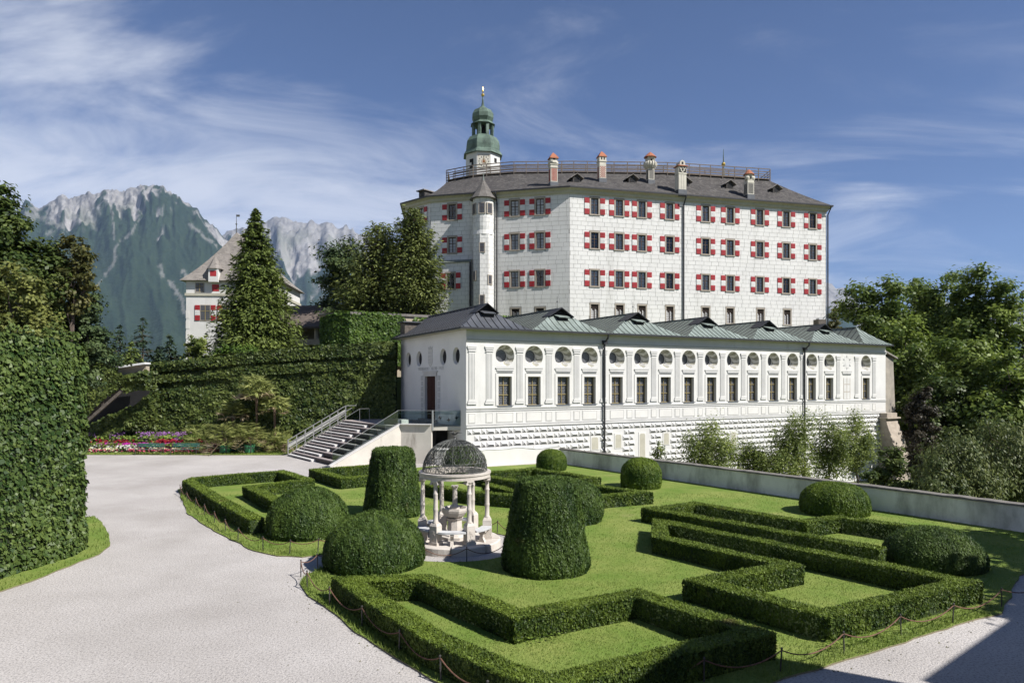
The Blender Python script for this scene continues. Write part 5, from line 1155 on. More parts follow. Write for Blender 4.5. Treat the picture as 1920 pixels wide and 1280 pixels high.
# walls: joint-coloured backing with openings, ashlar blocks standing proud
def subtract(r, holes):
    out = [r]
    for (a, c, e, g) in holes:
        nw = []
        for (x0, x1, z0, z1) in out:
            if x1 <= a or x0 >= c or z1 <= e or z0 >= g: nw.append((x0, x1, z0, z1)); continue
            if x0 < a: nw.append((x0, a, z0, z1))
            if x1 > c: nw.append((c, x1, z0, z1))
            ax0, ax1 = max(x0, a), min(x1, c)
            if z0 < e: nw.append((ax0, ax1, z0, e))
            if z1 > g: nw.append((ax0, ax1, g, z1))
        out = nw
    return [q for q in out if q[1]-q[0] > 0.06 and q[3]-q[2] > 0.06]
BH, BL, GAP = 0.505, 0.98, 0.023
block_cache = {}
def castle_wall(P0, P1, cols, rows, gcols, n_single, name='wall', z_lo=CB, small=(), seed=0):
    d = (P1-P0).normalized(); L = (P1-P0).length; ang = math.atan2(d.y, d.x); rr = random.Random(seed)
    holes = []
    for x in cols:
        for (z0, z1) in rows: holes.append((x-WHW, x+WHW, z0, z1))
    for x in gcols: holes.append((x-WHW, x+WHW, *GROW))
    for (x, hw, z0, z1) in small: holes.append((x-hw, x+hw, z0, z1))
    xs = sorted(set([0.0, L]+[round(v, 4) for h in holes for v in h[:2]])); zs = sorted(set([z_lo, CE]+[round(v, 4) for h in holes for v in h[2:]]))
    b = MB()
    for i in range(len(xs)-1):
        for j in range(len(zs)-1):
            xm, zm = (xs[i]+xs[i+1])/2, (zs[j]+zs[j+1])/2
            if any(h[0] < xm < h[1] and h[2] < zm < h[3] for h in holes): continue
            b.face([(xs[i], 0, zs[j]), (xs[i+1], 0, zs[j]), (xs[i+1], 0, zs[j+1]), (xs[i], 0, zs[j+1])])
    wall = b.build(name, ['castle_joint'], castle, cl(P0), ang)
    big = [(h[0]-0.19, h[1]+0.19, h[2]-0.18, h[3]+0.22) for h in holes]
    rects = []; row = 0; z = CE-0.02
    while z > max(z_lo, 11.0):
        x = -(BL*0.5 if row % 2 else 0.0) + rr.uniform(-0.1, 0.1)
        while x < L:
            l = BL*rr.uniform(0.86, 1.18); q = (max(0.0, x)+GAP/2, min(L, x+l)-GAP/2, z-BH+GAP, z)
            x += l
            if q[1]-q[0] > 0.08: rects += subtract(q, big)
        z -= BH; row += 1
    rects.sort(key=lambda q: (q[0] if name == 'wall' and P0 == cK else -q[0])+0*q[2])
    whole = [q for q in rects if abs(q[3]-q[2]-(BH-GAP)) < 1e-3 and q[2] > 12][:n_single]; ws = set(whole)
    for q in whole:
        key = round((q[1]-q[0])/0.05)
        if key not in block_cache:
            m_ = MB(); w = key*0.05; m_.add([(0, 0, 0), (w, 0, 0), (w, 0, BH-GAP), (0, 0, BH-GAP), (0.006, -0.012, 0.006), (w-0.006, -0.012, 0.006), (w-0.006, -0.012, BH-GAP-0.006), (0.006, -0.012, BH-GAP-0.006)], [(4, 5, 6, 7), (0, 1, 5, 4), (1, 2, 6, 5), (2, 3, 7, 6), (3, 0, 4, 7)]); block_cache[key] = m_.mesh('stone_block', ['castle_block'])
        o = mobj('stone_block', block_cache[key], wall, (q[0], -0.001-rr.uniform(0, 0.003), q[2])); o.scale = ((q[1]-q[0])/(key*0.05), 1, 1)
    m_ = MB()
    for q in rects:
        if q in ws: continue
        e = 0.006; t = -0.012-rr.uniform(0, 0.004)
        m_.add([(q[0], -0.001, q[2]), (q[1], -0.001, q[2]), (q[1], -0.001, q[3]), (q[0], -0.001, q[3]), (q[0]+e, t, q[2]+e), (q[1]-e, t, q[2]+e), (q[1]-e, t, q[3]-e), (q[0]+e, t, q[3]-e)], [(4, 5, 6, 7), (0, 1, 5, 4), (1, 2, 6, 5), (2, 3, 7, 6), (3, 0, 4, 7)])
    mo = m_.build('stone_blocks', ['castle_block'], wall); mo['kind'] = 'stuff'
    return wall, ang, d
wR, aR, _ = castle_wall(cK, cB, win_R, ROWS, win_Rg, 190, seed=1)
lowL = [(win_L[1]+0.1, 0.55, 13.2, 14.3), (win_L[2], 0.55, 13.2, 14.3)]
wL, aL, _ = castle_wall(cC, cK, win_L, ROWS, [], 90, seed=2, small=lowL)
wF, aF, _ = castle_wall(cD, cC, win_F, ROWS[:1], [], 0, seed=3)
for x in win_R:
    for (z0, z1) in ROWS: castle_window(cK+dR*x, aR, z0, True, r_.random() < 0.9)
for x in win_Rg: grated(cK+dR*x, aR, GROW[0])
for x in win_L:
    for (z0, z1) in ROWS: castle_window(cC+dL*x, aL, z0, True, r_.random() < 0.7)
for (x, hw, z0, z1) in lowL: grated(cC+dL*x, aL, z0, 0.60)
castle_window(cD+dF*win_F[0], aF, ROWS[0][0])
b = MB()
ring = [cB, cG, cF, cE, cD]
for p, q in zip(ring[:-1], ring[1:]): b.face([cl(p, CB), cl(q, CB), cl(q, CE), cl(p, CE)])
b.build('rear_wall', 'castle_block', castle)
# thicker lower wall left of the stair turret, with a small sloping roof
lx0, lx1 = ray_s(cC, dL, 818), ray_s(cC, dL, 884); p0, p1 = cC+dL*lx0, cC+dL*lx1; nL = Vector((dL.y, -dL.x))
b = MB(); b.box(lx0, lx1, -0.55, 0.0, CB, 16.88, 0); b.box(lx0, win_L[0]-WHW-0.02, -0.55, 0, 16.883, 18.68, 0); b.box(win_L[0]+WHW+0.02, lx1, -0.55, 0, 16.883, 18.68, 0); b.box(lx0, lx1, -0.55, 0.0, 18.683, 20.1, 0)
b.add([(lx0-0.1, -0.75, 20.1), (lx1+0.1, -0.75, 20.1), (lx1+0.1, 0.0, 20.45), (lx0-0.1, 0.0, 20.45), (lx0-0.1, -0.75, 20.02), (lx1+0.1, -0.75, 20.02)], [(0, 1, 2, 3), (4, 5, 1, 0)], 1)
z = 19.55
k_ = 0
while z > 11.5:
    x = lx0+0.02-(0.5 if k_ % 2 else 0)
    while x < lx1:
        for q in subtract((max(lx0, x)+0.012, min(lx1, x+BL)-0.012, z, z+BH-GAP), [(win_L[0]-0.66, win_L[0]+0.66, 16.7, 18.9)]): b.box(q[0], q[1], -0.562, -0.55, q[2], q[3], 2)
        x += BL
    z -= BH; k_ += 1
b.build('lower_wall', ['castle_joint', 'copper_dull', 'castle_block'], castle, cl(cC), aL)
# move the window of that bay forward onto the thicker wall
for o in castle.children:
    if o.name.startswith('window') and abs(o.location.x-cl(cC+dL*win_L[0])[0]) < 0.05 and abs(o.location.z-ROWS[2][0]) < 0.01:
        q = cC+dL*win_L[0]+nL*0.55; o.location = cl(q, ROWS[2][0])

# cornice, gutter, roof
eav = [cB, cK, cC, cD, cE, cF, cG]                                  # clockwise from the far right corner
cen = Vector((13, 97))
def outset(v, k): return v + (v-cen).normalized()*k
def ringband(b, pts0, z0, pts1, z1, mi=0):
    n = len(pts0)
    for i in range(n):
        j = (i+1) % n; b.face([cl(pts0[j], z0), cl(pts0[i], z0), cl(pts1[i], z1), cl(pts1[j], z1)], mi)
def offs(P, k):
    n = len(P); o = []
    for i in range(n):
        d0 = (P[i]-P[i-1]).normalized(); d1 = (P[(i+1) % n]-P[i]).normalized(); n0, n1 = Vector((-d0.y, d0.x)), Vector((-d1.y, d1.x)); bb = (n0+n1).normalized(); o.append(P[i] - bb*(k/max(0.4, bb.dot(n0)))*(-1))
    return o
out1 = offs(eav, -0.0)
sgn = 1 if (offs(eav, 0.5)[1]-cen).length > (cK-cen).length else -1
o25, o60, o68 = offs(eav, sgn*0.22), offs(eav, sgn*0.62), offs(eav, sgn*0.72)
b = MB(); ringband(b, eav, 27.55, o25, 27.75); ringband(b, o25, 27.75, o25, 28.0); ringband(b, o25, 28.0, o60, 28.22); b.build('cornice', 'cornice', castle)
b = MB(); ringband(b, o60, 28.18, o68, 28.18); ringband(b, o68, 28.18, o68, 28.34); ringband(b, o68, 28.34, o60, 28.34); b.build('gutter', 'gutter', castle)
DZ = 5.6+27.1
deck = [Vector(p) for p in ((-8.7, 92.5), (-5.0, 90.3), (0.3, 88.9), (8.0, 88.7), (20.2, 89.2), (26.1, 90.3), (34.6, 92.0))]
EZc = 28.30
def on_eave(A, B, f): return A.lerp(B, f)
eK, eB, eC, eD = o60[1], o60[0], o60[2], o60[3]
low = [eC, eC.lerp(eK, 0.28), eC.lerp(eK, 0.62), eK, eK.lerp(eB, 0.42), eK.lerp(eB, 0.66), eB]
b = MB(); ROOFQ = []
def rq(a, c, za, d, e, zd, mi=0, n=5, nx_=3):
    for i in range(n):
        for j in range(nx_):
            f0, f1, g0, g1 = i/n, (i+1)/n, j/nx_, (j+1)/nx_
            P = lambda g, f: ((a.lerp(c, g)).lerp(d.lerp(e, g), f), za+(zd-za)*(0.86*f+0.14*f*f))
            q = [P(g0, f0), P(g1, f0), P(g1, f1), P(g0, f1)]; b.face([cl(v, z) for v, z in q], mi)
    ROOFQ.append((a, c, za, d, e, zd))
for i in range(6): rq(low[i], low[i+1], EZc, deck[i], deck[i+1], DZ)
back = [Vector((34.0, 104)), Vector((0, 106)), Vector((-8.0, 100))]
rq(eD, eC, EZc, back[2], deck[0], DZ); rq(o60[4], eD, EZc, back[2], back[2]+Vector((0.01, 0)), DZ)
rq(eB, o60[6], EZc, deck[6], back[0], DZ); rq(o60[6], o60[5], EZc, back[0], back[1], DZ); rq(o60[5], o60[4], EZc, back[1], back[2], DZ)
b.face([cl(v, DZ) for v in deck+back]); b.build('roof', 'shingle', castle, smooth=False)
def roof_hit(px, py):
    """point of the roof slope that the sight line of a surveyed chimney foot meets"""
    best = None
    for (a, c, za, d, e, zd) in ROOFQ[:6]:
        for i in range(41):
            f = i/40; lo, hi = a.lerp(d, f), c.lerp(e, f); z = za+(zd-za)*(0.86*f+0.14*f*f); r = (px-CX)/F_PX; s = ((r*lo.y-lo.x)/((hi.x-lo.x)-r*(hi.y-lo.y)))
            if -0.01 <= s <= 1.01:
                p = lo.lerp(hi, s); y = HORIZON-(z-CAM_H)*F_PX/p.y
                if best is None or abs(y-py) < best[0]: best = (abs(y-py), p, z)
    return best[1], best[2]
# roof walk with timber railing
ed = [v.copy() for v in deck]; path = []
for a, c in zip(ed[:-1], ed[1:]):
    n_ = max(1, round((c-a).length/1.65))
    path += [a.lerp(c, i/n_) for i in range(n_)]
path.append(ed[-1])
wk = MB()
for a, c in zip(path[:-1], path[1:]): d = (c-a).normalized(); nn = Vector((d.y, -d.x)); q = [a+nn*0.35, c+nn*0.35, c-nn*1.3, a-nn*1.3]; wk.add([cl(v, DZ+0.10) for v in q]+[cl(v, DZ+0.0) for v in q], [(0, 1, 2, 3), (4, 5, 1, 0), (7, 6, 5, 4), (2, 6, 7, 3)])
walk = wk.build('roof_walk', 'deck_wood', castle)
rlm = MB()
def railing(path, side, lowz):
    for i, v in enumerate(path):
        a, c = path[max(0, i-1)], path[min(len(path)-1, i+1)]; d = (c-a).normalized(); nn = Vector((d.y, -d.x)); p = v+nn*side; q = MB(); q.bar((*cl(p)[:2], DZ-lowz), (*cl(p)[:2], DZ+1.38), 0.10, 0.10); q.build('post', 'deck_wood', walk)
    for h in (1.38, 1.0, 0.68, 0.38):
        for i in range(len(path)-1):
            a, c = path[i], path[i+1]; d = (c-a).normalized(); nn = Vector((d.y, -d.x)); rlm.bar((*cl(a+nn*side)[:2], DZ+h), (*cl(c+nn*side)[:2], DZ+h), 0.07, 0.10)
railing(path, 0.33, 0.8); railing(path[::2], -1.25, 0.0)
endp = [path[-1]+Vector((0.3, 0.2)), path[-1]+Vector((0.2, 8.0))]
for h in (1.38, 1.0, 0.68, 0.38): rlm.bar((*cl(endp[0])[:2], DZ+h), (*cl(endp[1])[:2], DZ+h), 0.07, 0.10); rlm.bar((*cl(path[0])[:2], DZ+h), (*cl(path[0]+Vector((-0.2, 8)))[:2], DZ+h), 0.07, 0.10)
rlm.build('rails', 'deck_wood', walk)

# chimneys, each of its own shape
def chim(px, py, w, h, kind, turn=0.0):
    p, z = roof_hit(px, py); c = empty('chimney', cl(p, z-0.6), aR+turn, parent=castle); b = MB(); hw = w/2
    b.box(-hw-0.06, hw+0.06, -hw-0.06, hw+0.06, 0, 0.85, 0); b.build('flashing', 'zinc', c)
    s = MB(); H = h; s.box(-hw, hw, -hw, hw, 0.2, H*0.62, 0)
    if kind in ('dots', 'check', 'grid', 'gridgrey'):
        nxx, nzz = (4, 10) if kind != 'check' else (5, 11); cw = (2*hw-0.16)/nxx; z0_ = 0.95; ch = (H*0.60-z0_)/nzz
        mi = 1
        for i in range(nxx):
            for j in range(nzz):
                if kind == 'check' and (i+j) % 2: continue
                g = 0.10 if kind in ('dots', 'grid') else (0.0 if kind == 'check' else 0.08); x0_, z_ = -hw+0.08+i*cw+g*cw, z0_+j*ch+g*ch
                s.box(x0_, x0_+cw*(1-2*g), -hw-0.012, -hw-0.001, z_, z_+ch*(1-2*g), mi); y0_ = x0_
                s.box(-hw-0.012, -hw-0.001, y0_, y0_+cw*(1-2*g), z_, z_+ch*(1-2*g), mi)
    pm = {'dots': 'chimney_red', 'check': 'chimney_red', 'grid': 'chimney_grey', 'gridgrey': 'chimney_grey', 'plain': 'chimney_grey'}[kind]
    if kind == 'plain':
        for x in (-hw*0.33, hw*0.33): s.box(x-0.015, x+0.015, -hw-0.006, -hw-0.001, 0.9, H*0.6, 1)
    s.build('shaft', ['chimney_plaster', pm], c)
    t = MB(); zt = H*0.62
    if kind == 'dots':
        t.box(-hw-0.05, hw+0.05, -hw-0.05, hw+0.05, zt+0.002, zt+0.12, 0); t.box(-hw, hw, -hw, hw, zt+0.122, zt+0.35, 0); t.box(-hw-0.06, hw+0.06, -hw-0.06, hw+0.06, zt+0.352, zt+0.44, 0)
        t.lathe([(hw*1.15, 0), (hw*1.45, 0.12), (hw*1.45, 0.32), (hw*1.2, 0.42)], 8, (0, 0, zt+0.45), 0, math.pi/8); t.box(-hw*0.95, hw*0.95, -hw*0.95, hw*0.95, zt+0.85, zt+1.22, 0); t.box(-0.14, 0.14, -hw-0.01, -hw*0.9, zt+0.92, zt+1.12, 1); zc, rw = zt+1.22, hw*1.5
    elif kind == 'check':
        t.box(-hw, hw, -hw, hw, zt, zt+0.5, 0); t.box(-hw-0.07, hw+0.07, -hw-0.07, hw+0.07, zt+0.502, zt+0.6, 0); t.box(-hw-0.02, hw+0.02, -hw-0.02, hw+0.02, zt+0.602, zt+1.2, 0)
        for x in (-0.17, 0.17): t.box(x-0.08, x+0.08, -hw-0.03, -hw-0.021, zt+0.72, zt+1.05, 1)
        zc, rw = zt+1.2, hw*1.45
    elif kind == 'grid':
        t.lathe([(hw*1.1, 0), (hw*1.9, 0.35), (hw*2.05, 0.62), (hw*1.75, 0.9)], 12, (0, 0, zt), 0)
        for i in range(16):
            a = 2*math.pi*i/16; t.tube([(hw*1.4*math.cos(a), hw*1.4*math.sin(a), zt+0.14), (hw*2.02*math.cos(a), hw*2.02*math.sin(a), zt+0.42), (hw*2.1*math.cos(a), hw*2.1*math.sin(a), zt+0.65), (hw*1.8*math.cos(a), hw*1.8*math.sin(a), zt+0.9)], 0.075, 5, 0)
        t.box(-hw, hw, -hw, hw, zt+0.85, zt+1.5, 0); t.box(-0.12, 0.12, -hw-0.01, -hw+0.01, zt+1.0, zt+1.25, 1)
        for a in range(4): x_, y_ = hw*1.5*math.cos(math.pi/4+a*math.pi/2), hw*1.5*math.sin(math.pi/4+a*math.pi/2); t.tube([(x_, y_, zt+0.9), (x_, y_, zt+1.5)], 0.06, 6, 0)
        zc, rw = zt+1.5, hw*2.1
    elif kind == 'plain':
        t.box(-hw-0.04, hw+0.04, -hw-0.04, hw+0.04, zt+0.002, zt+0.12, 0); t.box(-hw, hw, -hw, hw, zt+0.122, zt+0.95, 0)
        for s_ in (-1, 1): t.bar((0, -hw-0.02, zt+0.2), (s_*hw*0.85, -hw-0.02, zt+0.9), 0.03, 0.10, 0); t.bar((s_*hw*0.1, -hw-0.03, zt+0.9), (s_*hw*0.45, -hw-0.03, zt+0.35), 0.03, 0.07, 0)
        t.box(-hw*0.9, hw*0.9, -hw-0.008, -hw, zt+0.2, zt+0.9, 1); t.box(-hw-0.15, hw+0.15, -hw-0.15, hw+0.15, zt+0.952, zt+1.06, 2)
        t.extr([(-0.36, zt+1.06), (0.36, zt+1.06), (0.36, zt+1.4), (0.24, zt+1.62), (0, zt+1.72), (-0.24, zt+1.62), (-0.36, zt+1.4)], -0.5, 0.5, 0); t.box(-0.12, 0.12, -0.51, -0.5, zt+1.2, zt+1.5, 1); zc = None
    else:
        t.box(-hw-0.03, hw+0.03, -hw-0.03, hw+0.03, zt+0.002, zt+0.1, 0); t.box(-hw, hw, -hw, hw, zt+0.1, zt+0.35, 0)
        for s_ in (-1, 1): t.lathe([(0.0, -0.3), (0.25, -0.22), (0.33, 0), (0.25, 0.22), (0, 0.3)], 10, (s_*hw*0.85, -hw*0.5, zt+0.65), 0)
        t.lathe([(hw*1.1, 0), (hw*1.1, 0.75)], 10, (0, 0, zt+0.35), 0); t.box(-0.1, 0.1, -hw*1.15, -hw*1.05, zt+0.5, zt+0.85, 1); zc, rw = zt+1.1, hw*1.55
    t.build('cap', ['chimney_plaster', 'dark_interior', 'clay_tile'], c)
    if zc is not None:
        t = MB(); rnd = kind in ('grid', 'gridgrey'); t.lathe([(rw, 0), (rw*0.95, 0.07), (rw*0.45, 0.45), (0.08, 0.68), (0.0, 0.72)] if rnd else [(rw*1.2, -0.10), (rw*1.15, 0.02), (rw*0.5, 0.45), (0.0, 0.72)], 12 if rnd else 4, (0, 0, zc), 0, 0 if rnd else math.pi/4); t.build('tiled_hood', 'clay_tile', c)
    return c
chim(1037, 347, 0.86, 4.1, 'dots'); chim(1128, 340, 0.86, 3.9, 'check'); chim(1219, 342, 0.78, 3.6, 'grid'); chim(1276, 361, 1.02, 4.4, 'plain'); chim(1404, 370, 0.90, 3.7, 'gridgrey')
for (x, y, h) in ((24.3, 97.0, 1.4), (26.2, 98.0, 0.9), (33.5, 96.5, 0.9)):
    c = empty('chimney', cl((x, y), DZ-0.5), aR, parent=castle); b = MB(); b.box(-0.9, 0.9, -0.5, 0.5, 0, h+0.5); b.build('shaft', 'chimney_plaster', c); b = MB(); b.lathe([(1.25, 0), (0.5, 0.6), (0, 0.9)], 4, (0, 0, h+0.5), 0, math.pi/4, 1, 0.6); b.build('tiled_hood', 'clay_tile', c)
b = MB(); b.lathe([(2.6, 0), (2.2, 0.7), (0.9, 1.3), (0.35, 1.6), (0.18, 3.0), (0.12, 3.3), (0.03, 6.2), (0, 6.3)], 10, cl((30.2, 97.5), DZ-0.2)); b.build('ridge_turret', 'copper_dome', castle); b = MB(); b.lathe([(0, -0.3), (0.22, -0.2), (0.3, 0), (0.22, 0.2), (0, 0.3)], 10, cl((30.2, 97.5), DZ+3.9)); b.build('gold_ball', 'gold', castle)
# dormers: small triangular eyes in the shingles
for (px, py) in ((1080, 341), (1184, 342), (1284, 347), (1366, 352), (1453, 360)):
    p, z = roof_hit(px, py); d_ = empty('dormer', cl(p, z), aR, parent=castle); b = MB(); b.extr([(-0.5, -0.3), (0.5, -0.3), (0.5, 0.35), (0, 0.75), (-0.5, 0.35)], -0.3, 1.8, 0); b.box(-0.32, 0.32, -0.31, -0.305, -0.1, 0.4, 1); b.build('front', ['shingle', 'dark_interior'], d_)
    b = MB()
    for s in (-1, 1): b.add([(0, -0.55, 0.86), (s*0.85, -0.55, 0.28), (s*0.85, 1.9, 0.28), (0, 1.9, 0.86), (0, -0.55, 0.93), (s*0.85, -0.55, 0.35), (s*0.85, 1.9, 0.35), (0, 1.9, 0.93)], [(0, 1, 2, 3), (7, 6, 5, 4), (0, 4, 5, 1), (1, 5, 6, 2)])
    b.build('hood', 'shingle_grey', d_)
p, z = roof_hit(845, 352); 
b = MB(); dv = (cC.x-4.2, cC.y+2.0); b.extr([(-0.55, 0), (0.55, 0), (0.55, 0.8), (-0.55, 0.8)], -0.5, 1.5, 0); b.box(-0.75, 0.75, -0.8, 1.6, 0.803, 0.92, 1); b.build('dormer', ['shingle', 'shingle_grey'], castle, cl(Vector((-11.2, 87.6)), 29.1), aF)
# rain pipes
for (P, d, px, off) in ((cK, dR, 1281, 0.15), (cK, dR, 1551, 0.12), (cC, dL, 932, 0.15), (cC, dL, 884.5, 0.7)):
    x = ray_s(P, d, px); nn = Vector((d.y, -d.x)); q = P+d*x+nn*off; q2 = P+d*x+nn*0.72; top = 28.2 if px != 884.5 else 20.0
    b = MB(); b.tube([cl(q2, top), cl(q2, top-0.2), cl(q, top-1.0 if px != 884.5 else top-0.2), cl(q, CB)], 0.085, 8); b.build('downpipe', 'gutter', castle)
# stair turret
tq = cC+dL*ray_s(cC, dL, 908)+nL*0.35; tu = empty('stair_turret', cl(tq, 0), 0, parent=castle)
b = MB(); b.lathe([(1.30, CB), (1.30, 23.2)], 8, (0, 0, 0), 0, math.pi/8+0.1); b.lathe([(1.30, 23.1), (1.22, 23.6), (1.27, 24.04)], 20, (0, 0, 0), 1); b.lathe([(1.25, 24.0), (1.25, 27.65)], 20, (0, 0, 0), 0); b.build('shaft', ['castle_joint', 'castle_block'], tu)
b = MB(); r_2 = random.Random(8)
for lev in range(30):
    z0_ = 11.0+lev*BH
    if z0_ > 23.0: break
    for s in range(8):
        a0, a1 = math.pi/8+0.1+s*math.pi/4, math.pi/8+0.1+(s+1)*math.pi/4; A_, B_ = Vector((1.30*math.cos(a0), 1.30*math.sin(a0))), Vector((1.30*math.cos(a1), 1.30*math.sin(a1)))
        for f0, f1 in (((0.012, 0.488), (0.512, 0.988)) if lev % 2 else ((0.012, 0.238), (0.262, 0.738), (0.762, 0.988))):
            q0_, q1_ = A_.lerp(B_, f0)*1.009, A_.lerp(B_, f1)*1.009; b.face([(q0_.x, q0_.y, z0_), (q1_.x, q1_.y, z0_), (q1_.x, q1_.y, z0_+BH-0.025), (q0_.x, q0_.y, z0_+BH-0.025)])
for lev in range(7):
    z0_ = 24.05+lev*BH
    for s in range(10):
        a0 = 2*math.pi*(s+(0.5 if lev % 2 else 0))/10+0.01; a1 = a0+2*math.pi/10-0.02; am = (a0+a1)/2; b.face([(1.258*math.cos(a), 1.258*math.sin(a), z0_) for a in (a0, am, a1)]+[(1.258*math.cos(a), 1.258*math.sin(a), z0_+BH-0.025) for a in (a1, am, a0)])
bo = b.build('stone_blocks', 'castle_block', tu); bo['kind'] = 'stuff'
b = MB(); b.lathe([(1.68, 27.45), (1.62, 27.55), (1.02, 28.35), (0.42, 29.3), (0.08, 29.85)], 10); b.lathe([(1.68, 27.45), (1.2, 27.5)], 18, cap=False); b.build('cone_roof', 'shingle_mid', tu); b = MB(); b.lathe([(0.11, 29.8), (0.05, 30.2), (0.02, 30.7), (0, 30.75)], 8); b.build('finial', 'copper_green', tu)
def tur_win(a, z, w, h):
    o = MB(); o.box(-w-0.12, w+0.12, -0.06, 0.10, 0, h, 0); o.box(-w, w, -0.064, -0.06, 0.1, h-0.1, 1); o.box(-0.02, 0.02, -0.07, -0.064, 0.1, h-0.1, 2); o.box(-w, w, -0.074, -0.07, h*0.5, h*0.5+0.04, 2)
    o.build('window', ['castle_stone', 'leaded_pane', 'window_wood'], tu, (1.25*math.cos(a), 1.25*math.sin(a), z), a+math.pi/2)
for a in (-150, -96, -52): tur_win(rad(a), 25.5, 0.30, 1.35)
tur_win(rad(-95), 20.9, 0.24, 1.2); tur_win(rad(-50), 17.1, 0.22, 1.2); tur_win(rad(-146), 17.6, 0.22, 1.2); tur_win(rad(-95), 14.6, 0.24, 1.3)
# clock tower with two copper domes
ct = empty('clock_tower', cl((-4.15, 97.0), 0), rad(6), parent=castle); OC = math.pi/8
b = MB(); b.lathe([(2.55, DZ-1), (2.55, 37.7)], 8, phase=OC, sx=1.0, sy=1.0); b.build('shaft', 'stucco_white', ct)
b = MB(); b.lathe([(2.92, 37.45), (2.72, 37.8), (2.50, 38.1), (2.52, 38.8), (2.42, 39.4), (2.02, 40.0), (1.52, 40.3)], 8, phase=OC); b.lathe([(2.92, 37.45), (2.5, 37.44)], 8, phase=OC, cap=False); b.build('lower_dome', 'copper_dome', ct)
b = MB()
for i in range(8): a = OC+i*math.pi/4; b.obox((1.42*math.cos(a), 1.42*math.sin(a), 41.1), (math.cos(a), math.sin(a)), 0.30, 0.42, 1.65)
b.build('lantern', 'copper_dome', ct); b = MB(); b.lathe([(0.35, 40.2), (0.35, 41.9)], 8); b.build('bell', 'dark_interior', ct)
b = MB(); b.lathe([(1.82, 41.9), (1.52, 42.15), (1.36, 42.35), (1.60, 42.85), (1.60, 43.4), (1.25, 44.0), (0.6, 44.35), (0.24, 44.65), (0.13, 45.3), (0.07, 46.1)], 8, phase=OC); b.lathe([(1.82, 41.9), (1.2, 41.88)], 8, phase=OC, cap=False); b.build('onion_dome', 'copper_dome', ct)
b = MB(); b.lathe([(0, -0.25), (0.2, -0.15), (0.25, 0), (0.2, 0.15), (0, 0.25)], 10, (0, 0, 46.25)); b.lathe([(0.03, 46.45), (0.09, 46.7), (0.13, 46.9), (0.09, 47.15), (0.02, 47.4), (0, 47.45)], 8); b.build('gilt_finial', 'gold', ct)
b = MB(); ap = 2.55*math.cos(OC); F_ = empty('clock_face', (0, -ap, 36.1), 0, parent=ct)
b.box(-0.86, 0.86, -0.02, 0, -0.95, 0.95, 0)
for i in range(12): a = i*math.pi/6; b.box(0.66*math.cos(a)-0.07, 0.66*math.cos(a)+0.07, -0.03, -0.02, 0.66*math.sin(a)-0.10, 0.66*math.sin(a)+0.10, 1)
for i in range(4): sx_, sz_ = (-1, 1)[i % 2], (-1, 1)[i//2]; b.box(sx_*0.72-0.1, sx_*0.72+0.1, -0.03, -0.02, sz_*0.8-0.1, sz_*0.8+0.1, 2)
b.face([(0.36*math.cos(2*math.pi*i/16), -0.03, 0.40*math.sin(2*math.pi*i/16)) for i in range(16)], 2); b.face([(0.18*math.cos(2*math.pi*i/12), -0.034, 0.2*math.sin(2*math.pi*i/12)) for i in range(12)], 3)
b.build('dial', ['chimney_plaster', 'chimney_grey', 'buttress_stone', 'clay_tile'], F_)
b = MB(); b.bar((0, -0.05, 0), (0.02, -0.05, 0.62), 0.04, 0.05); b.bar((0, -0.05, 0), (0.3, -0.05, -0.2), 0.04, 0.06); b.build('hands', 'gold', F_)
o = MB(); o.box(-0.35, 0.35, -0.03, 0.02, 0, 1.3, 0); o.box(-0.35, 0.0, -0.035, -0.03, 0.3, 0.8, 1); o.build('window', ['dark_interior', 'stucco_pale'], ct, (ap*math.cos(rad(-135)), ap*math.sin(rad(-135)), 35.3), rad(-45))
o = MB(); o.box(-0.25, 0.25, -0.03, 0.02, 0, 0.6, 0); o.build('window', ['dark_interior'], ct, (ap*math.cos(rad(-45)), ap*math.sin(rad(-45)), 36.2), rad(45))
b = MB(); b.box(-0.55, 0.55, -0.5, 0.5, 0, 1.4, 0); b.lathe([(0.5, 1.4), (0.35, 1.6)], 8, (0, 0, 0), 1)
b.build('air_unit', ['old_wood', 'steel'], castle, cl(cK+dR*(ray_s(cK, dR, 1527)), 12.0)+Vector((0, -0.9, 0)) if False else tuple(Vector(cl(cK+dR*ray_s(cK, dR, 1528), 12.1))+Vector((0.2, -0.9, 0))), aR)

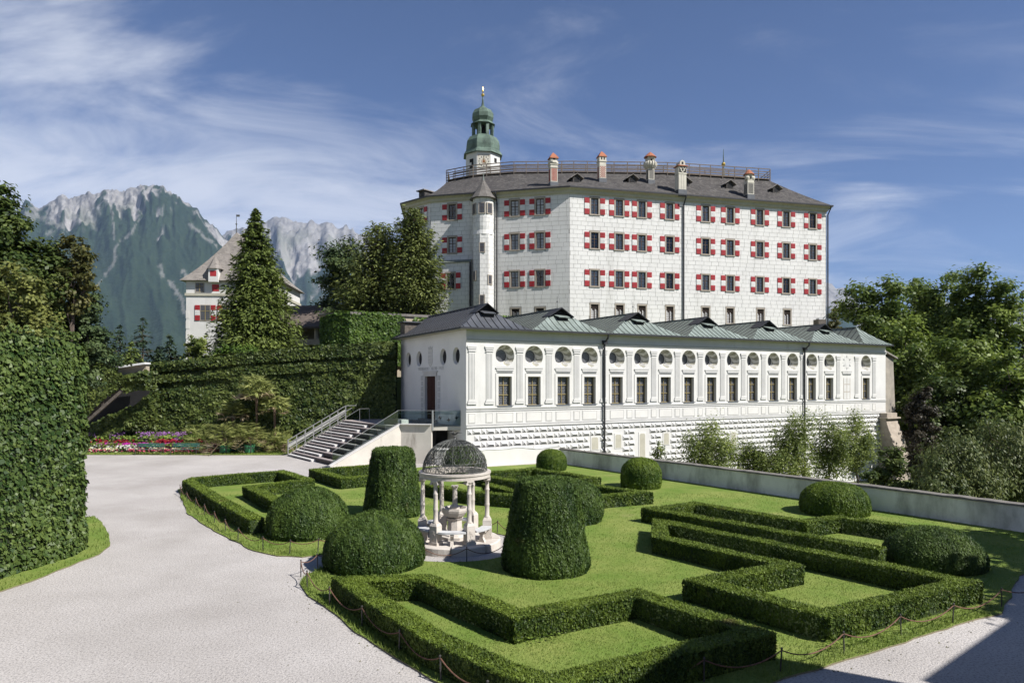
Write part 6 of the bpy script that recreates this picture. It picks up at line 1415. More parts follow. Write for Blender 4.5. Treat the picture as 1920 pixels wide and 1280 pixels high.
# ---------------------------------------------------------------- gate tower and arcade on the upper level
gt_o = at(349, 600, 80.0); GTW = 10.6
gate = empty('gate_tower', (gt_o[0], 80.0, 0), rad(4), 'white tower with steep grey shingle roof behind the big spruce', 'tower')
b = MB(); b.box(0, GTW, 0, GTW, 5.0, 17.45, 0); 
for z in (8.2, 9.4, 10.6, 11.8, 13.0): b.box(-0.03, 0.35, -0.03, 0.35, z, z+0.9, 1)
b.build('wall', ['stucco_white', 'stucco_pale'], gate)
b = MB(); b.box(-0.12, GTW+0.12, -0.12, GTW+0.12, 15.65, 15.95); b.build('string_course', 'cornice', gate)
e_ = 0.55; ap0, ap1 = (4.9, 2.6), (5.3, 6.6); zr, ze = 23.7, 17.4
b = MB(); c4 = [(-e_, -e_), (GTW+e_, -e_), (GTW+e_, GTW+e_), (-e_, GTW+e_)]
def gr(a, c, p, q):
    n = 6; P = lambda g, f: (a[0]+(c[0]-a[0])*g+((p[0]+(q[0]-p[0])*g)-(a[0]+(c[0]-a[0])*g))*f, a[1]+(c[1]-a[1])*g+((p[1]+(q[1]-p[1])*g)-(a[1]+(c[1]-a[1])*g))*f, ze+(zr-ze)*(0.7*f+0.3*f*f))
    for i in range(n): b.face([P(0, i/n), P(1, i/n), P(1, (i+1)/n), P(0, (i+1)/n)] if i < n-1 or p != q else [P(0, i/n), P(1, i/n), P(1, 1)])
gr(c4[0], c4[1], ap0, ap0); gr(c4[1], c4[2], ap0, ap1); gr(c4[2], c4[3], ap1, ap1); gr(c4[3], c4[0], ap1, ap0)
b.face([(x, y, ze-0.02) for x, y in c4][::-1]); b.build('roof', 'shingle_grey', gate)
for (x, y) in (ap0, ap1): f = MB(); f.tube([(x, y, zr-0.1), (x, y, zr+2.2)], [0.06, 0.02], 6); f.lathe([(0, -0.12), (0.14, 0), (0, 0.12)], 8, (x, y, zr+1.0)); f.box(x, x+0.4, y-0.01, y+0.01, zr+1.9, zr+2.15); f.build('weather_vane', 'iron', gate)
dmr = empty('dormer', (3.35, -0.3, 17.0), 0, parent=gate); b = MB(); b.box(-0.55, 0.55, -0.45, 2.2, 0.2, 1.75, 0); b.box(-0.36, 0.36, -0.46, -0.453, 0.85, 1.5, 1); b.build('front', ['stucco_white', 'shutter_red'], dmr); b = MB(); b.lathe([(0.95, 0), (0.6, 0.55), (0.08, 1.5)], 8, (0, 0.2, 1.75), 0, OC, 1, 1); b.build('hood', 'shingle_grey', dmr)
b = MB(); b.box(2.95, 3.75, -0.02, 0.0, 16.2, 17.0, 0); b.build('red_board', 'shutter_red', gate)
def gwin(x, z, w, h, sh=True):
    o = empty('window', (x, 0, z), 0, parent=gate); m = MB(); m.box(-w-0.08, w+0.08, -0.05, -0.001, -0.1, h+0.08, 0); m.build('surround', 'castle_stone', o); m = MB(); m.box(-w, w, -0.056, -0.051, 0, h, 0); m.build('pane', 'leaded_pane', o); m = MB(); m.box(-0.04, 0.04, -0.075, -0.058, 0, h); m.box(-w, w, -0.082, -0.076, h*0.6, h*0.6+0.06); m.build('frame', 'gilt_frame', o)
    if sh:
        for s in (-1, 1): q = mobj('shutter', me_sh, o, (w+0.12 if s > 0 else -w-0.12-0.55, -0.03, -0.05)); q.scale = (0.9, 1, h/WH)
gwin(2.2, 12.8, 0.52, 1.72); gwin(4.75, 12.8, 0.52, 1.72); gwin(1.55, 16.15, 0.42, 0.95, False)
ar = empty('arcade_building', (at(500, 600, 76)[0], 76.0, 0), rad(-8), 'low open arcade with brown shingle roof beyond the ivy wall', 'building')
b = MB(); L_ = 12.5; b.add([(-1, -0.8, 11.6), (L_, -0.8, 11.6), (L_-1.8, 3.6, 14.4), (0.5, 3.6, 14.4), (-1, 8, 11.6), (L_, 8, 11.6)], [(0, 1, 2, 3), (1, 5, 2), (5, 4, 3, 2), (4, 0, 3)]); b.add([(-1, -0.8, 11.6), (L_, -0.8, 11.6), (L_, -0.8, 11.42), (-1, -0.8, 11.42)], [(0, 3, 2, 1)]); b.build('roof', 'shingle_brown', ar)
b = MB(); b.box(0, L_-0.6, 4.5, 4.8, 5, 11.5); b.build('rear_wall', 'chimney_grey', ar); b = MB(); b.box(-0.3, L_-0.3, -0.2, 0.3, 5.0, 10.25); b.build('parapet', 'terrace_stone', ar)
for i in range(5): b = MB(); b.lathe([(0.30, 10.25), (0.24, 10.4), (0.22, 11.3), (0.3, 11.42)], 10, (0.6+i*2.6, 0.05, 0)); b.build('column', 'terrace_stone', ar)

# terrace wall below the castle (creeper is added with the planting)
TW = [(-16.9, 60.2), (-14.0, 59.0), (-9.5, 61.0), (-3.2, 64.5), (2.2, 67.5), (12, 70)]
tw = empty('terrace_wall', (TW[0][0], TW[0][1], 0), 0, 'curved stone terrace wall with coping below the castle', 'wall')
b = MB(); c = MB()
for p, q in zip(TW[:-1], TW[1:]):
    P_, Q_ = Vector(p)-Vector(TW[0]), Vector(q)-Vector(TW[0]); d = (Q_-P_).normalized(); nn = Vector((-d.y, d.x))*0.5
    b.add([(P_.x, P_.y, 0), (Q_.x, Q_.y, 0), (Q_.x, Q_.y, 11.4), (P_.x, P_.y, 11.4)], [(0, 1, 2, 3)]); w2 = nn*0.3
    c.add([(P_.x-w2.x, P_.y-w2.y, 11.4), (Q_.x-w2.x, Q_.y-w2.y, 11.4), (Q_.x+nn.x, Q_.y+nn.y, 11.4), (P_.x+nn.x, P_.y+nn.y, 11.4), (P_.x-w2.x, P_.y-w2.y, 11.62), (Q_.x-w2.x, Q_.y-w2.y, 11.62), (Q_.x+nn.x, Q_.y+nn.y, 11.62), (P_.x+nn.x, P_.y+nn.y, 11.62)], [(4, 5, 6, 7), (0, 1, 5, 4), (3, 2, 1, 0), (2, 3, 7, 6)])
b.build('wall', 'terrace_stone', tw); c.build('coping', 'wall_coping', tw)
# ---------------------------------------------------------------- stone pavilion with iron cupola
pav = empty('garden_pavilion', (*PAV, 0), 0, 'round stone pavilion with six columns under a wrought-iron cupola', 'pavilion')
PR = 1.10
for i in range(8):   # kerb ring of eight stones
    a0, a1 = i*math.pi/4+0.012, (i+1)*math.pi/4-0.012; b = MB(); b.lathe([(1.25, 0.0), (1.56, 0.0), (1.56, 0.24), (1.52, 0.27), (1.25, 0.27), (1.25, 0.0)], 6, arc=(a0, a1)); b.build('kerb_stone', 'marble', pav)
b = MB(); b.lathe([(0, 0.262), (1.26, 0.262), (1.26, 0.0)], 32, cap=False); b.f = [f[::-1] for f in b.f]; b.build('floor', 'marble', pav)
pm_ = MB(); pm_.box(-0.17, 0.17, -0.17, 0.17, 0, 0.10); pm_.box(-0.145, 0.145, -0.145, 0.145, 0.103, 0.62); pm_.lathe([(0.205, 0), (0.16, 0.07), (0.13, 0.10)], 4, (0, 0, 0.623), 0, math.pi/4)
for (x, z, w, h) in ((0, 0.42, 0.09, 0.10), (0, 0.26, 0.05, 0.14), (-0.05, 0.2, 0.04, 0.06), (0.05, 0.34, 0.04, 0.06)): pm_.box(x-w/2, x+w/2, -0.158, -0.145, z-h/2, z+h/2)
me_ped = pm_.mesh('pedestal', ['marble'])
cm = MB(); cm.lathe([(0.105, 0.70), (0.108, 0.74), (0.078, 0.78), (0.076, 1.1), (0.085, 1.13), (0.085, 1.17), (0.076, 1.20), (0.071, 1.62), (0.082, 1.65), (0.082, 1.68), (0.069, 1.70), (0.064, 1.92), (0.08, 1.95), (0.08, 1.97)], 14)
me_col = cm.mesh('column', ['marble'], True)
km = MB(); km.box(-0.13, 0.13, -0.11, 0.11, 2.045, 2.10); km.lathe([(0.078, 1.965), (0.11, 2.042)], 12)
for s in (-1, 1): km.tube([(s*0.115, -0.11, 2.0), (s*0.115, 0.11, 2.0)], 0.045, 8)
me_cap = km.mesh('capital', ['marble'])
for i in range(6):
    a = rad(-60+60*i); x, y = PR*math.cos(a), PR*math.sin(a)
    p_ = mobj('pedestal', me_ped, pav, (x, y, 0.262), a+math.pi/2); c_ = mobj('column', me_col, pav, (x, y, 0.262), a+math.pi/2); mobj('capital', me_cap, c_)
b = MB(); b.lathe([(1.0, 2.365), (1.20, 2.365), (1.20, 2.47), (1.23, 2.50), (1.23, 2.56), (1.0, 2.56), (1.0, 2.365)], 48, cap=False)
b.v = [(x, y, z-0.0) for x, y, z in b.v]; b.build('ring_beam', 'marble', pav)
for o in list(pav.children):
    pass
dome_z = 2.56; DR = 1.10
ir = MB(); NR = 20
for i in range(NR):
    a = 2*math.pi*i/NR; ir.tube([(DR*math.cos(t)*math.cos(a), DR*math.cos(t)*math.sin(a), dome_z+DR*0.98*math.sin(t)) for t in np.linspace(0, 1.5, 11)], 0.011, 4)
for t in (0.02, 0.30, 0.98, 1.36): ir.tube([(DR*math.cos(t)*math.cos(a), DR*math.cos(t)*math.sin(a), dome_z+DR*0.98*math.sin(t)) for a in np.linspace(0, 2*math.pi, 41)], 0.010, 4, cap=False)
cupola = ir.build('cupola_ribs', 'iron', pav)
sw = MB()
def onsph(a, t): return (DR*math.cos(t)*math.cos(a), DR*math.cos(t)*math.sin(a), dome_z+DR*0.98*math.sin(t))
for i in range(NR):
    a = 2*math.pi*(i+0.5)/NR
    for (t, r_) in ((0.10, 0.07), (0.22, 0.07), (0.40, 0.10), (0.55, 0.06), (0.66, 0.10), (0.84, 0.08), (1.05, 0.09), (1.22, 0.07)):
        k = 10; half = math.pi/NR*0.9
        sw.tube([onsph(a+min(half, r_/max(0.3, math.cos(t)))*math.cos(u), t+r_*math.sin(u)) for u in np.linspace(0, 2*math.pi, k+1)], 0.0085, 3, cap=False)
        for s in (-1, 1): sw.tube([onsph(a+s*min(half, 0.12/max(0.3, math.cos(t)))*(1-u*0.8)*abs(math.cos(u*2.2)), t-0.10+0.20*u) for u in np.linspace(0, 1, 6)], 0.008, 3, cap=False)
sw.build('scrollwork', 'iron', cupola)
fi = MB(); fi.lathe([(0.05, 0), (0.03, 0.05), (0.045, 0.09), (0.02, 0.12)], 8, (0, 0, dome_z+1.07)); zf = dome_z+1.20
fi.tube([(-0.11, 0, zf+0.05), (-0.02, 0, zf+0.03), (0.09, 0, zf+0.10), (0.15, 0, zf+0.09)], [0.012, 0.035, 0.022, 0.006], 6)
for s in (-1, 1): fi.tube([(0.0, 0, zf+0.04), (-0.06, s*0.10, zf+0.13), (-0.16, s*0.2, zf+0.10)], [0.03, 0.025, 0.006], 5); fi.tube([(0.02, 0, zf+0.04), (-0.15*s-0.03, 0.05*s, zf+0.11), (-0.26*s, 0.06*s, zf+0.10)], [0.025, 0.02, 0.006], 5)
fi.build('bird_finial', 'iron', pav)
for i in range(6):   # curved benches between the pedestals on scrolled brackets
    if i == 1: continue
    a0, a1 = rad(-60+60*i)+0.15, rad(-60+60*(i+1))-0.15
    b = MB(); b.lathe([(0.93, 0.66), (1.27, 0.66), (1.27, 0.715), (0.93, 0.715), (0.93, 0.66)], 7, arc=(a0, a1)); be = b.build('bench_slab', 'marble_slab', pav)
    am = (a0+a1)/2; b = MB(); ca, sa = math.cos(am), math.sin(am)
    prof = [(-0.13, 0.262), (0.13, 0.262), (0.10, 0.33), (0.05, 0.42), (0.07, 0.52), (0.15, 0.60), (0.15, 0.655), (-0.15, 0.655), (-0.15, 0.60), (-0.07, 0.52), (-0.05, 0.42), (-0.10, 0.33)]
    b.extr(prof, -0.05, 0.05); b.v = [(1.10*ca+x*ca-y*sa, 1.10*sa+x*sa+y*ca, z) for x, y, z in b.v]; b.build('bracket', 'marble', be)
fo = empty('stone_fountain', (*PAV, 0.262), 0, 'carved stone basin with central column inside the pavilion', 'fountain')
b = MB(); b.lathe([(0.50, 0), (0.50, 0.10), (0.42, 0.12), (0.40, 0.16)], 8, phase=OC); b.lathe([(0.27, 0.16), (0.25, 0.62), (0.31, 0.70)], 8, phase=OC); b.build('pedestal', 'marble', fo)
b = MB(); b.lathe([(0.20, 0.70), (0.34, 0.78), (0.43, 0.90), (0.46, 0.98), (0.46, 1.05), (0.40, 1.05), (0.34, 0.96), (0.0, 0.92)], 8, phase=OC); b.build('basin', 'marble', fo)
b = MB(); b.lathe([(0.16, 0.92), (0.17, 1.08), (0.10, 1.16), (0.085, 1.2), (0.078, 1.68), (0.09, 1.70), (0.12, 1.76), (0.0, 1.77)], 12); b.box(-0.11, 0.11, -0.11, 0.11, 1.765, 1.80); b.build('column', 'marble', fo)

# ---------------------------------------------------------------- ivy walls
def ivy_patch(pts3, dens, size, leaf, rng, bulge=0.18, seed=0, hang=0.6, core=None):
    """pts3: grid (nu, nv, 3) of a wall surface; scatters leaves over it along its normals"""
    G = np.asarray(pts3, float); nu, nv = G.shape[:2]; P, N, W = [], [], []
    for i in range(nu-1):
        for j in range(nv-1):
            a, b_, c, d = G[i, j], G[i+1, j], G[i+1, j+1], G[i, j+1]; nn = np.cross(b_-a, d-a); ar_ = np.linalg.norm(nn); k = rng.poisson(ar_*dens)
            u, v = rng.uniform(0, 1, (k, 1)), rng.uniform(0, 1, (k, 1)); P.append(a*(1-u)*(1-v)+b_*u*(1-v)+c*u*v+d*(1-u)*v); N.append(np.tile(nn/max(ar_, 1e-9), (k, 1)))
    P, N = np.concatenate(P), np.concatenate(N); k = len(P)
    s = P[:, 0]*0.8+P[:, 1]*0.8
    lump = (fbm(s*0.55, P[:, 2]*0.55, seed, 4)-0.45)*2*bulge + (fbm(s*2.0, P[:, 2]*2.0, seed+3, 3)-0.5)*bulge*0.9
    P = P + N*(np.maximum(lump, -0.02)+np.abs(rng.normal(0, 0.04, k)))[:, None]
    NN = N + np.array([0, 0, 0.45]) + rng.normal(0, 0.42, (k, 3)); al = np.tile([0, 0, -1.0], (k, 1)) + rng.normal(0, 0.7, (k, 3))
    sz = size*rng.uniform(0.55, 1.4, k); C = cards(P, NN, sz*0.75, sz, rng, along=al)
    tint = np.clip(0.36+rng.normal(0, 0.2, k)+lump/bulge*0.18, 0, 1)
    return C, tint
def grid_wall(path, z0, z1, nz_=6, batter=0.0):
    """vertical surface along a 2d path, facing the right-hand side of its direction; z0/z1 lists or numbers"""
    n = len(path); z0 = [z0]*n if np.isscalar(z0) else z0; z1 = [z1]*n if np.isscalar(z1) else z1
    G = np.zeros((n, nz_, 3))
    for i, (x, y) in enumerate(path):
        a, c = path[max(0, i-1)], path[min(n-1, i+1)]; d = Vector(c)-Vector(a); d.normalize(); nn = (d.y, -d.x)
        for j in range(nz_):
            f = j/(nz_-1); G[i, j] = (x-nn[0]*batter*f, y-nn[1]*batter*f, z0[i]+(z1[i]-z0[i])*f)
    return G
def wall_core(G, thick, name, parent, m='ivy_core'):
    b = MB(); nu, nv = G.shape[:2]
    for i in range(nu-1):
        for j in range(nv-1): b.face([G[i, j], G[i+1, j], G[i+1, j+1], G[i, j+1]])
    # top and back
    for i in range(nu-1):
        a, c = Vector(G[i, -1]), Vector(G[i+1, -1]); d = (c-a); d.z = 0; d.normalize(); nn = Vector((-d.y, d.x, 0))*thick
        b.face([a, c, c+nn, a+nn]); a0, c0 = Vector(G[i, 0]), Vector(G[i+1, 0]); b.face([c0+nn, a0+nn, a+nn, c+nn])
    return b.build(name, m, parent)
rv = np.random.default_rng(21)
def ivy_thing(name, label, path, z0, z1, thick, dens, size, leaf, seed, bulge=0.18, top=True, batter=0.0, cat='ivy wall', group=None):
    G = grid_wall(path, z0, z1, 8, batter); root = empty(name, (0, 0, 0), 0, label, cat, group); wall_core(G, thick, 'wall', root)
    C, t = ivy_patch(G, dens, size, leaf, rv, bulge, seed); Cs, ts = [C], [t]
    if top:
        T = np.zeros((G.shape[0], 2, 3))
        for i in range(G.shape[0]):
            a, c = G[max(0, i-1), -1], G[min(G.shape[0]-1, i+1), -1]; d = Vector(c-a); d.z = 0; d.normalize(); T[i, 0] = G[i, -1]; T[i, 1] = G[i, -1]+np.array([-d.y, d.x, 0])*thick
        C, t = ivy_patch(T, dens, size, leaf, rv, bulge*0.9, seed+5); Cs.append(C); ts.append(t)
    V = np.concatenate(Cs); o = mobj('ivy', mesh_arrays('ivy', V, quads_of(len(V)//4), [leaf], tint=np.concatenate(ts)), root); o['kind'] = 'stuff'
    return root
near_path = [(-15.1, 6), (-14.85, 12), (-14.6, 17), (-14.4, 20.0), (-14.2, 21.9), (-14.32, 22.8), (-14.9, 23.4), (-15.8, 23.7), (-18.4, 24.0), (-24, 24.6)]
npf, nzf = [], []; nz0 = [7.0, 7.0, 6.95, 6.95, 6.85, 6.75, 6.6, 6.6, 6.8, 7.0]
for i in range(len(near_path)-1):
    for j in range(4): f = j/4; npf.append(tuple(Vector(near_path[i]).lerp(Vector(near_path[i+1]), f))); nzf.append(nz0[i]*(1-f)+nz0[i+1]*f+0.24*(float(fbm(i*1.3+f*1.3, 0.5, 77, 3))-0.5))
ivw = ivy_thing('ivy_wall', 'tall ivy-covered wall end rising from the gravel close to the camera', npf, 0.0, nzf, 1.2, 330, 0.082, 'ivy_leaf', 1, 0.21)
sp = []                                           # stray shoots standing out of the face and the top
for i in range(150):
    j = int(rv.integers(6, 18)); a_ = Vector(npf[j]).lerp(Vector(npf[j+1]), rv.uniform()); d_n = (Vector(npf[j+1])-Vector(npf[j])).normalized(); n_n = Vector((d_n.y, -d_n.x)); topish = rv.uniform() < 0.45
    z_ = nzf[j]+0.1 if topish else rv.uniform(0.6, 6.6); o_ = Vector((a_.x, a_.y, z_)); dv = (Vector((n_n.x*0.5, n_n.y*0.5, 1.0)) if topish else Vector((n_n.x, n_n.y, -0.2))).normalized(); L_s = rv.uniform(0.08, 0.26)
    for q in np.linspace(0.2, 1, 7): sp.append(o_+dv*L_s*q+Vector(rv.normal(0, 0.035, 3))+Vector((n_n.x, n_n.y, 0))*0.05)
sp = np.array([tuple(q) for q in sp]); o = mobj('ivy_shoots', mesh_arrays('ivy_shoots', cards(sp, rv.normal(0, 0.6, sp.shape)+[0.5, -0.3, 0.6], 0.045, 0.06, rv), quads_of(len(sp)), ['ivy_leaf'], tint=rv.uniform(0.4, 1.0, len(sp))), ivw); o['kind'] = 'stuff'
far_path = [(-52, 58.5), (-44, 57.6), (-36, 57.0), (-31, 56.6), (-26, 56.3), (-21, 56.0), (-16, 55.9), (-12, 55.8), (-9.6, 55.9)]
ivy_thing('ivy_retaining_wall', 'long ivy-clad retaining wall behind the flower bed and palms', far_path, 0.0, [6.2, 6.3, 6.4, 6.6, 7.0, 7.5, 7.9, 8.1, 8.1], 1.2, 120, 0.15, 'ivy_far', 2, 0.26, batter=0.5)
up_path = [(x, y+0.12) for x, y in far_path[3:]]
ivy_thing('ivy_hedge', 'upper ivy ledge running along the top of the retaining wall', up_path, [6.3, 6.75, 7.2, 7.5, 7.7, 7.7], [6.95, 7.45, 8.0, 8.45, 8.7, 8.75], 1.8, 150, 0.14, 'ivy_far', 3, 0.2)
lo_path = [(x, y+0.22) for x, y in far_path[3:]]
ivy_thing('ivy_hedge', 'second ivy ledge hanging just below the upper one', lo_path, [5.4, 5.75, 6.15, 6.45, 6.6, 6.6], [6.0, 6.4, 6.85, 7.15, 7.3, 7.3], 1.2, 150, 0.14, 'ivy_far', 6, 0.2)
ivy_thing('creeper_wall', 'bright green creeper hanging over the terrace wall below the castle', [(-16.9, 60.1), (-15.6, 59.4), (-14.0, 58.9), (-11.8, 59.8), (-9.9, 60.7), (-9.2, 61.2)], 7.0, [11.2, 11.5, 11.6, 11.6, 11.5, 10.4], 0.8, 190, 0.14, 'creeper_leaf', 4, 0.3, cat='creeper')
C, t = ivy_patch(grid_wall([(-3.5, 64.1), (-1, 65.7), (2.4, 67.4)], 10.2, 11.9, 4), 160, 0.14, 'creeper_leaf', rv, 0.3, 9)
tag(mobj('creeper', mesh_arrays('creeper', C, quads_of(len(C)//4), ['creeper_leaf'], tint=t)), 'strip of green creeper above the hall roofs, along the terrace coping', 'creeper')
C, t = ivy_patch(grid_wall([(-8.9, 61.1), (-8.2, 61.5), (-7.6, 61.9)], 8.5, 11.3, 4), 170, 0.13, 'creeper_leaf', rv, 0.35, 12)
tag(mobj('creeper', mesh_arrays('creeper', C, quads_of(len(C)//4), ['creeper_leaf'], tint=t)), 'small patch of creeper on the terrace wall beside the hall roof hatch', 'creeper')

# outside stair along the ivy wall, with its timber soffit and stone coping
os_ = empty('outer_stair', (at(170, 778, 54)[0], 54.0, 0), 0, 'sloping covered stair with weathered board side rising along the ivy wall', 'stair')
a, c = at(150, 800, 53.2), at(234, 727, 53.2); ox = os_.location
def ol_(p): return (p[0]-ox.x, p[1]-ox.y, p[2])
b = MB()
for i in range(26):
    f0, f1 = i/26+0.004, (i+1)/26-0.004; p0, p1 = Vector(ol_(a)).lerp(Vector(ol_(c)), f0), Vector(ol_(a)).lerp(Vector(ol_(c)), f1)
    q = MB(); q.add([p0, p1, p1+Vector((0, 0, 1.0)), p0+Vector((0, 0, 1.0)), p0+Vector((0, 0.05, 0)), p1+Vector((0, 0.05, 0)), p1+Vector((0, 0.05, 1.0)), p0+Vector((0, 0.05, 1.0))], [(0, 1, 2, 3), (7, 6, 5, 4), (0, 3, 7, 4), (1, 5, 6, 2), (0, 4, 5, 1)]); q.build('board', 'old_wood', os_)
b.bar(Vector(ol_(a))+Vector((0, -0.06, -0.08)), Vector(ol_(c))+Vector((0, -0.06, -0.08)), 0.2, 0.22); b.build('stringer', 'old_wood', os_)
b = MB(); b.face([ol_(at(x_, y_, 55.3)) for x_, y_ in ((160, 806), (205, 784), (245, 766), (276, 745), (284, 728), (238, 722), (160, 790))]); b.build('niche_shade', 'dark_interior', os_)  # flat black face standing in for the deep shade under the stair
b = MB(); s0, s1 = at(214, 708, 53.6), at(275, 686, 53.6); z0, z1 = at(208, 700, 53.6), at(276, 682, 53.6)
b.add([ol_(p) for p in (at(212, 714, 53.6), at(274, 697, 53.6), at(274, 683, 53.6), at(224, 690, 53.6))]+[ol_((p[0], p[1]+0.5, p[2])) for p in (at(212, 714, 53.6), at(274, 697, 53.6), at(274, 683, 53.6), at(224, 690, 53.6))], [(0, 1, 2, 3), (1, 5, 6, 2), (3, 2, 6, 7)]); b.build('parapet', 'terrace_stone', os_)
b = MB(); b.bar(Vector(ol_(at(222, 689, 53.6))), Vector(ol_(at(277, 681, 53.6))), 0.9, 0.14); b.build('coping', 'wall_grey', os_)
iv = [at(160, 782, 53.0), at(200, 745, 53.0), at(236, 716, 53.0), at(262, 712, 53.0), at(284, 716, 53.3)]; iw = [at(150, 698, 53.0), at(200, 690, 53.0), at(236, 706, 53.0), at(262, 698, 53.0), at(284, 692, 53.3)]
G = np.array([[np.array(p)*(1-f)+np.array(q)*f for f in np.linspace(0, 1, 5)] for p, q in zip(iv, iw)]); C, t = ivy_patch(G, 170, 0.14, 'ivy_far', rv, 0.3, 31)
G2 = np.array([[np.array(p)*(1-f)+np.array(q)*f for f in np.linspace(0, 1, 5)] for p, q in zip([at(232, 735, 53.4), at(260, 730, 53.6), at(290, 728, 54.5)], [at(232, 705, 53.2), at(260, 698, 53.2), at(292, 694, 54.0)])]); C2, t2 = ivy_patch(G2, 220, 0.15, 'ivy_far', rv, 0.4, 32)
G3 = np.array([[np.array(p)*(1-f)+np.array(q)*f for f in np.linspace(0, 1, 4)] for p, q in zip([at(160, 830, 54.7), at(210, 815, 54.8), at(255, 795, 54.9), at(300, 760, 55.0)], [at(160, 800, 55.0), at(210, 776, 55.1), at(255, 758, 55.1), at(296, 728, 55.1)])]); C3, t3 = ivy_patch(G3, 160, 0.15, 'ivy_far', rv, 0.45, 33); C2 = np.concatenate([C2, C3]); t2 = np.r_[t2, t3]
o = mobj('ivy', mesh_arrays('ivy', np.concatenate([C, C2])-np.array(ox)[None, :], quads_of((len(C)+len(C2))//4), ['ivy_far'], tint=np.r_[t, t2]), os_); o['kind'] = 'stuff'
gl_p = at(185, 709, 52.6); gl = empty('globe_lamp', (gl_p[0], gl_p[1], 0), 0, 'small white globe lamp in the ivy by the outer stair', 'lamp')
b = MB(); b.lathe([(0.0, -0.2), (0.14, -0.14), (0.2, 0), (0.14, 0.14), (0, 0.2)], 12, (0, 0, gl_p[2])); b.build('globe', 'lamp_white', gl, smooth=True); b = MB(); b.tube([(0, 0.5, gl_p[2]-0.3), (0, 0.1, gl_p[2]-0.3), (0, 0, gl_p[2]-0.18)], 0.03, 6); b.build('bracket', 'iron', gl)

# ---------------------------------------------------------------- trees
def limb(b, p, q, r0, r1, rng, n=5, wob_=0.08, k=6):
    p, q = Vector(p), Vector(q); L = (q-p).length; pts = []
    for i in range(n+1):
        f = i/n; o = Vector(rng.normal(0, wob_*L*math.sin(math.pi*f), 3)); pts.append(p.lerp(q, f)+o)
    b.tube(pts, [r0+(r1-r0)*i/n for i in range(n+1)], k); return pts
def crown_obj(root, V, tint, leaf, off):
    o = mobj('crown', mesh_arrays('crown', V-np.array(off)[None, :], quads_of(len(V)//4), [leaf], tint=tint), root); o['kind'] = 'stuff'; return o
def broadleaf(name, label, base, H, RX, z_lo, nclump, nleaf, leaf_sz, leaf, seed, RY=None, trunk=0.35, squash=0.72, cat='tree', group=None, cr=(0.08, 0.17), shape=1.0, weep=0.0, hollow=0.55, nlobe=9, lobe=(0.34, 0.60)):
    """crown of several uneven lobes, each carrying many small sprays of leaves"""
    rng = np.random.default_rng(seed); RY = RY or RX; root = empty(name, base, 0, label, cat, group)
    cz, rz = (H+z_lo)/2, (H-z_lo)/2; lc, lr = [], []
    for i in range(nlobe):
        d = rng.normal(size=3); d /= np.linalg.norm(d); rr = rng.uniform(*lobe); q = rng.uniform(0.55, 1.0)*(1-rr)
        if i == 0: d = np.array([0.05, 0, 1.0]); q = 1-rr
        if i == 1: d = np.array([0.0, 0, -0.8]); q = 1-rr
        taper = 1-(1-shape)*max(0.0, d[2]*q)
        lc.append(np.array([d[0]*q*taper, d[1]*q*taper, d[2]*q])); lr.append(rr)
    w = np.array(lr)**2; cs, R_, O_ = [], [], []
    for i in rng.choice(nlobe, nclump, p=w/w.sum()):
        d = rng.normal(size=3); d /= np.linalg.norm(d)
        if d[2] < 0 and rng.uniform() < 0.45: d[2] = -d[2]
        r = rng.uniform(hollow, 1.0)**0.7; p = lc[i]+d*lr[i]*r
        cs.append(np.array([p[0]*RX, p[1]*RY, cz+p[2]*rz])); R_.append(rng.uniform(*cr)*RX*1.15); O_.append(d)
    cs, R_, O_ = np.array(cs), np.array(R_), np.array(O_)
    per = np.maximum(6, (nleaf*R_**1.6/np.sum(R_**1.6)).astype(int)); P, N, T = [], [], []
    for c, r, k, od in zip(cs, R_, per, O_):
        d = rng.normal(size=(k, 3))*0.62; u = unit(d)
        ax = od*np.array([1, 1, 0.35]); ax = ax/max(1e-6, np.linalg.norm(ax))
        q = d*r*np.array([1, 1, squash]) + ax*rng.uniform(-0.7, 0.7, (k, 1))*r
        if weep: q[:, 2] -= weep*np.abs(rng.normal(0, 0.9, k))*r
        P.append(c+q); N.append(u*0.6+od*0.5+np.array([0, 0, 0.6])+rng.normal(0, 0.45, (k, 3))); T.append(np.clip(0.40+rng.normal(0, 0.16)+rng.normal(0, 0.16, k), 0, 1))
    P, N, T = np.concatenate(P), np.concatenate(N), np.concatenate(T); k = len(P)
    al = rng.normal(size=(k, 3)) + np.array([0, 0, -weep*2.2])
    if weep: N = N*np.array([1, 1, 0.5])
    sz = leaf_sz*rng.uniform(0.6, 1.4, k); C = cards(P, N, sz*(0.6-0.2*min(1, weep)), sz, rng, along=al)
    crown_obj(root, C, T, leaf, (0, 0, 0))
    b = MB(); top = Vector((rng.normal(0, 0.06*RX), rng.normal(0, 0.06*RX), z_lo+(H-z_lo)*0.75)); tp = limb(b, (0, 0, -0.3), top, trunk, trunk*0.25, rng, 7, 0.02, 8)
    lim_ = [limb(b, tp[int(rng.integers(2, 6))], Vector((c_[0]*RX, c_[1]*RY, cz+c_[2]*rz)), trunk*0.4, trunk*0.12, rng, 5, 0.06, 6) for c_ in lc]
    for i in rng.choice(nclump, min(nclump, 26), replace=False):
        j = int(np.argmin([np.linalg.norm(cs[i]-np.array([c_[0]*RX, c_[1]*RY, cz+c_[2]*rz])) for c_ in lc])); limb(b, lim_[j][4], cs[i], trunk*0.14, trunk*0.04, rng, 4, 0.06, 4)
    b.build('trunk', 'bark', root); return root
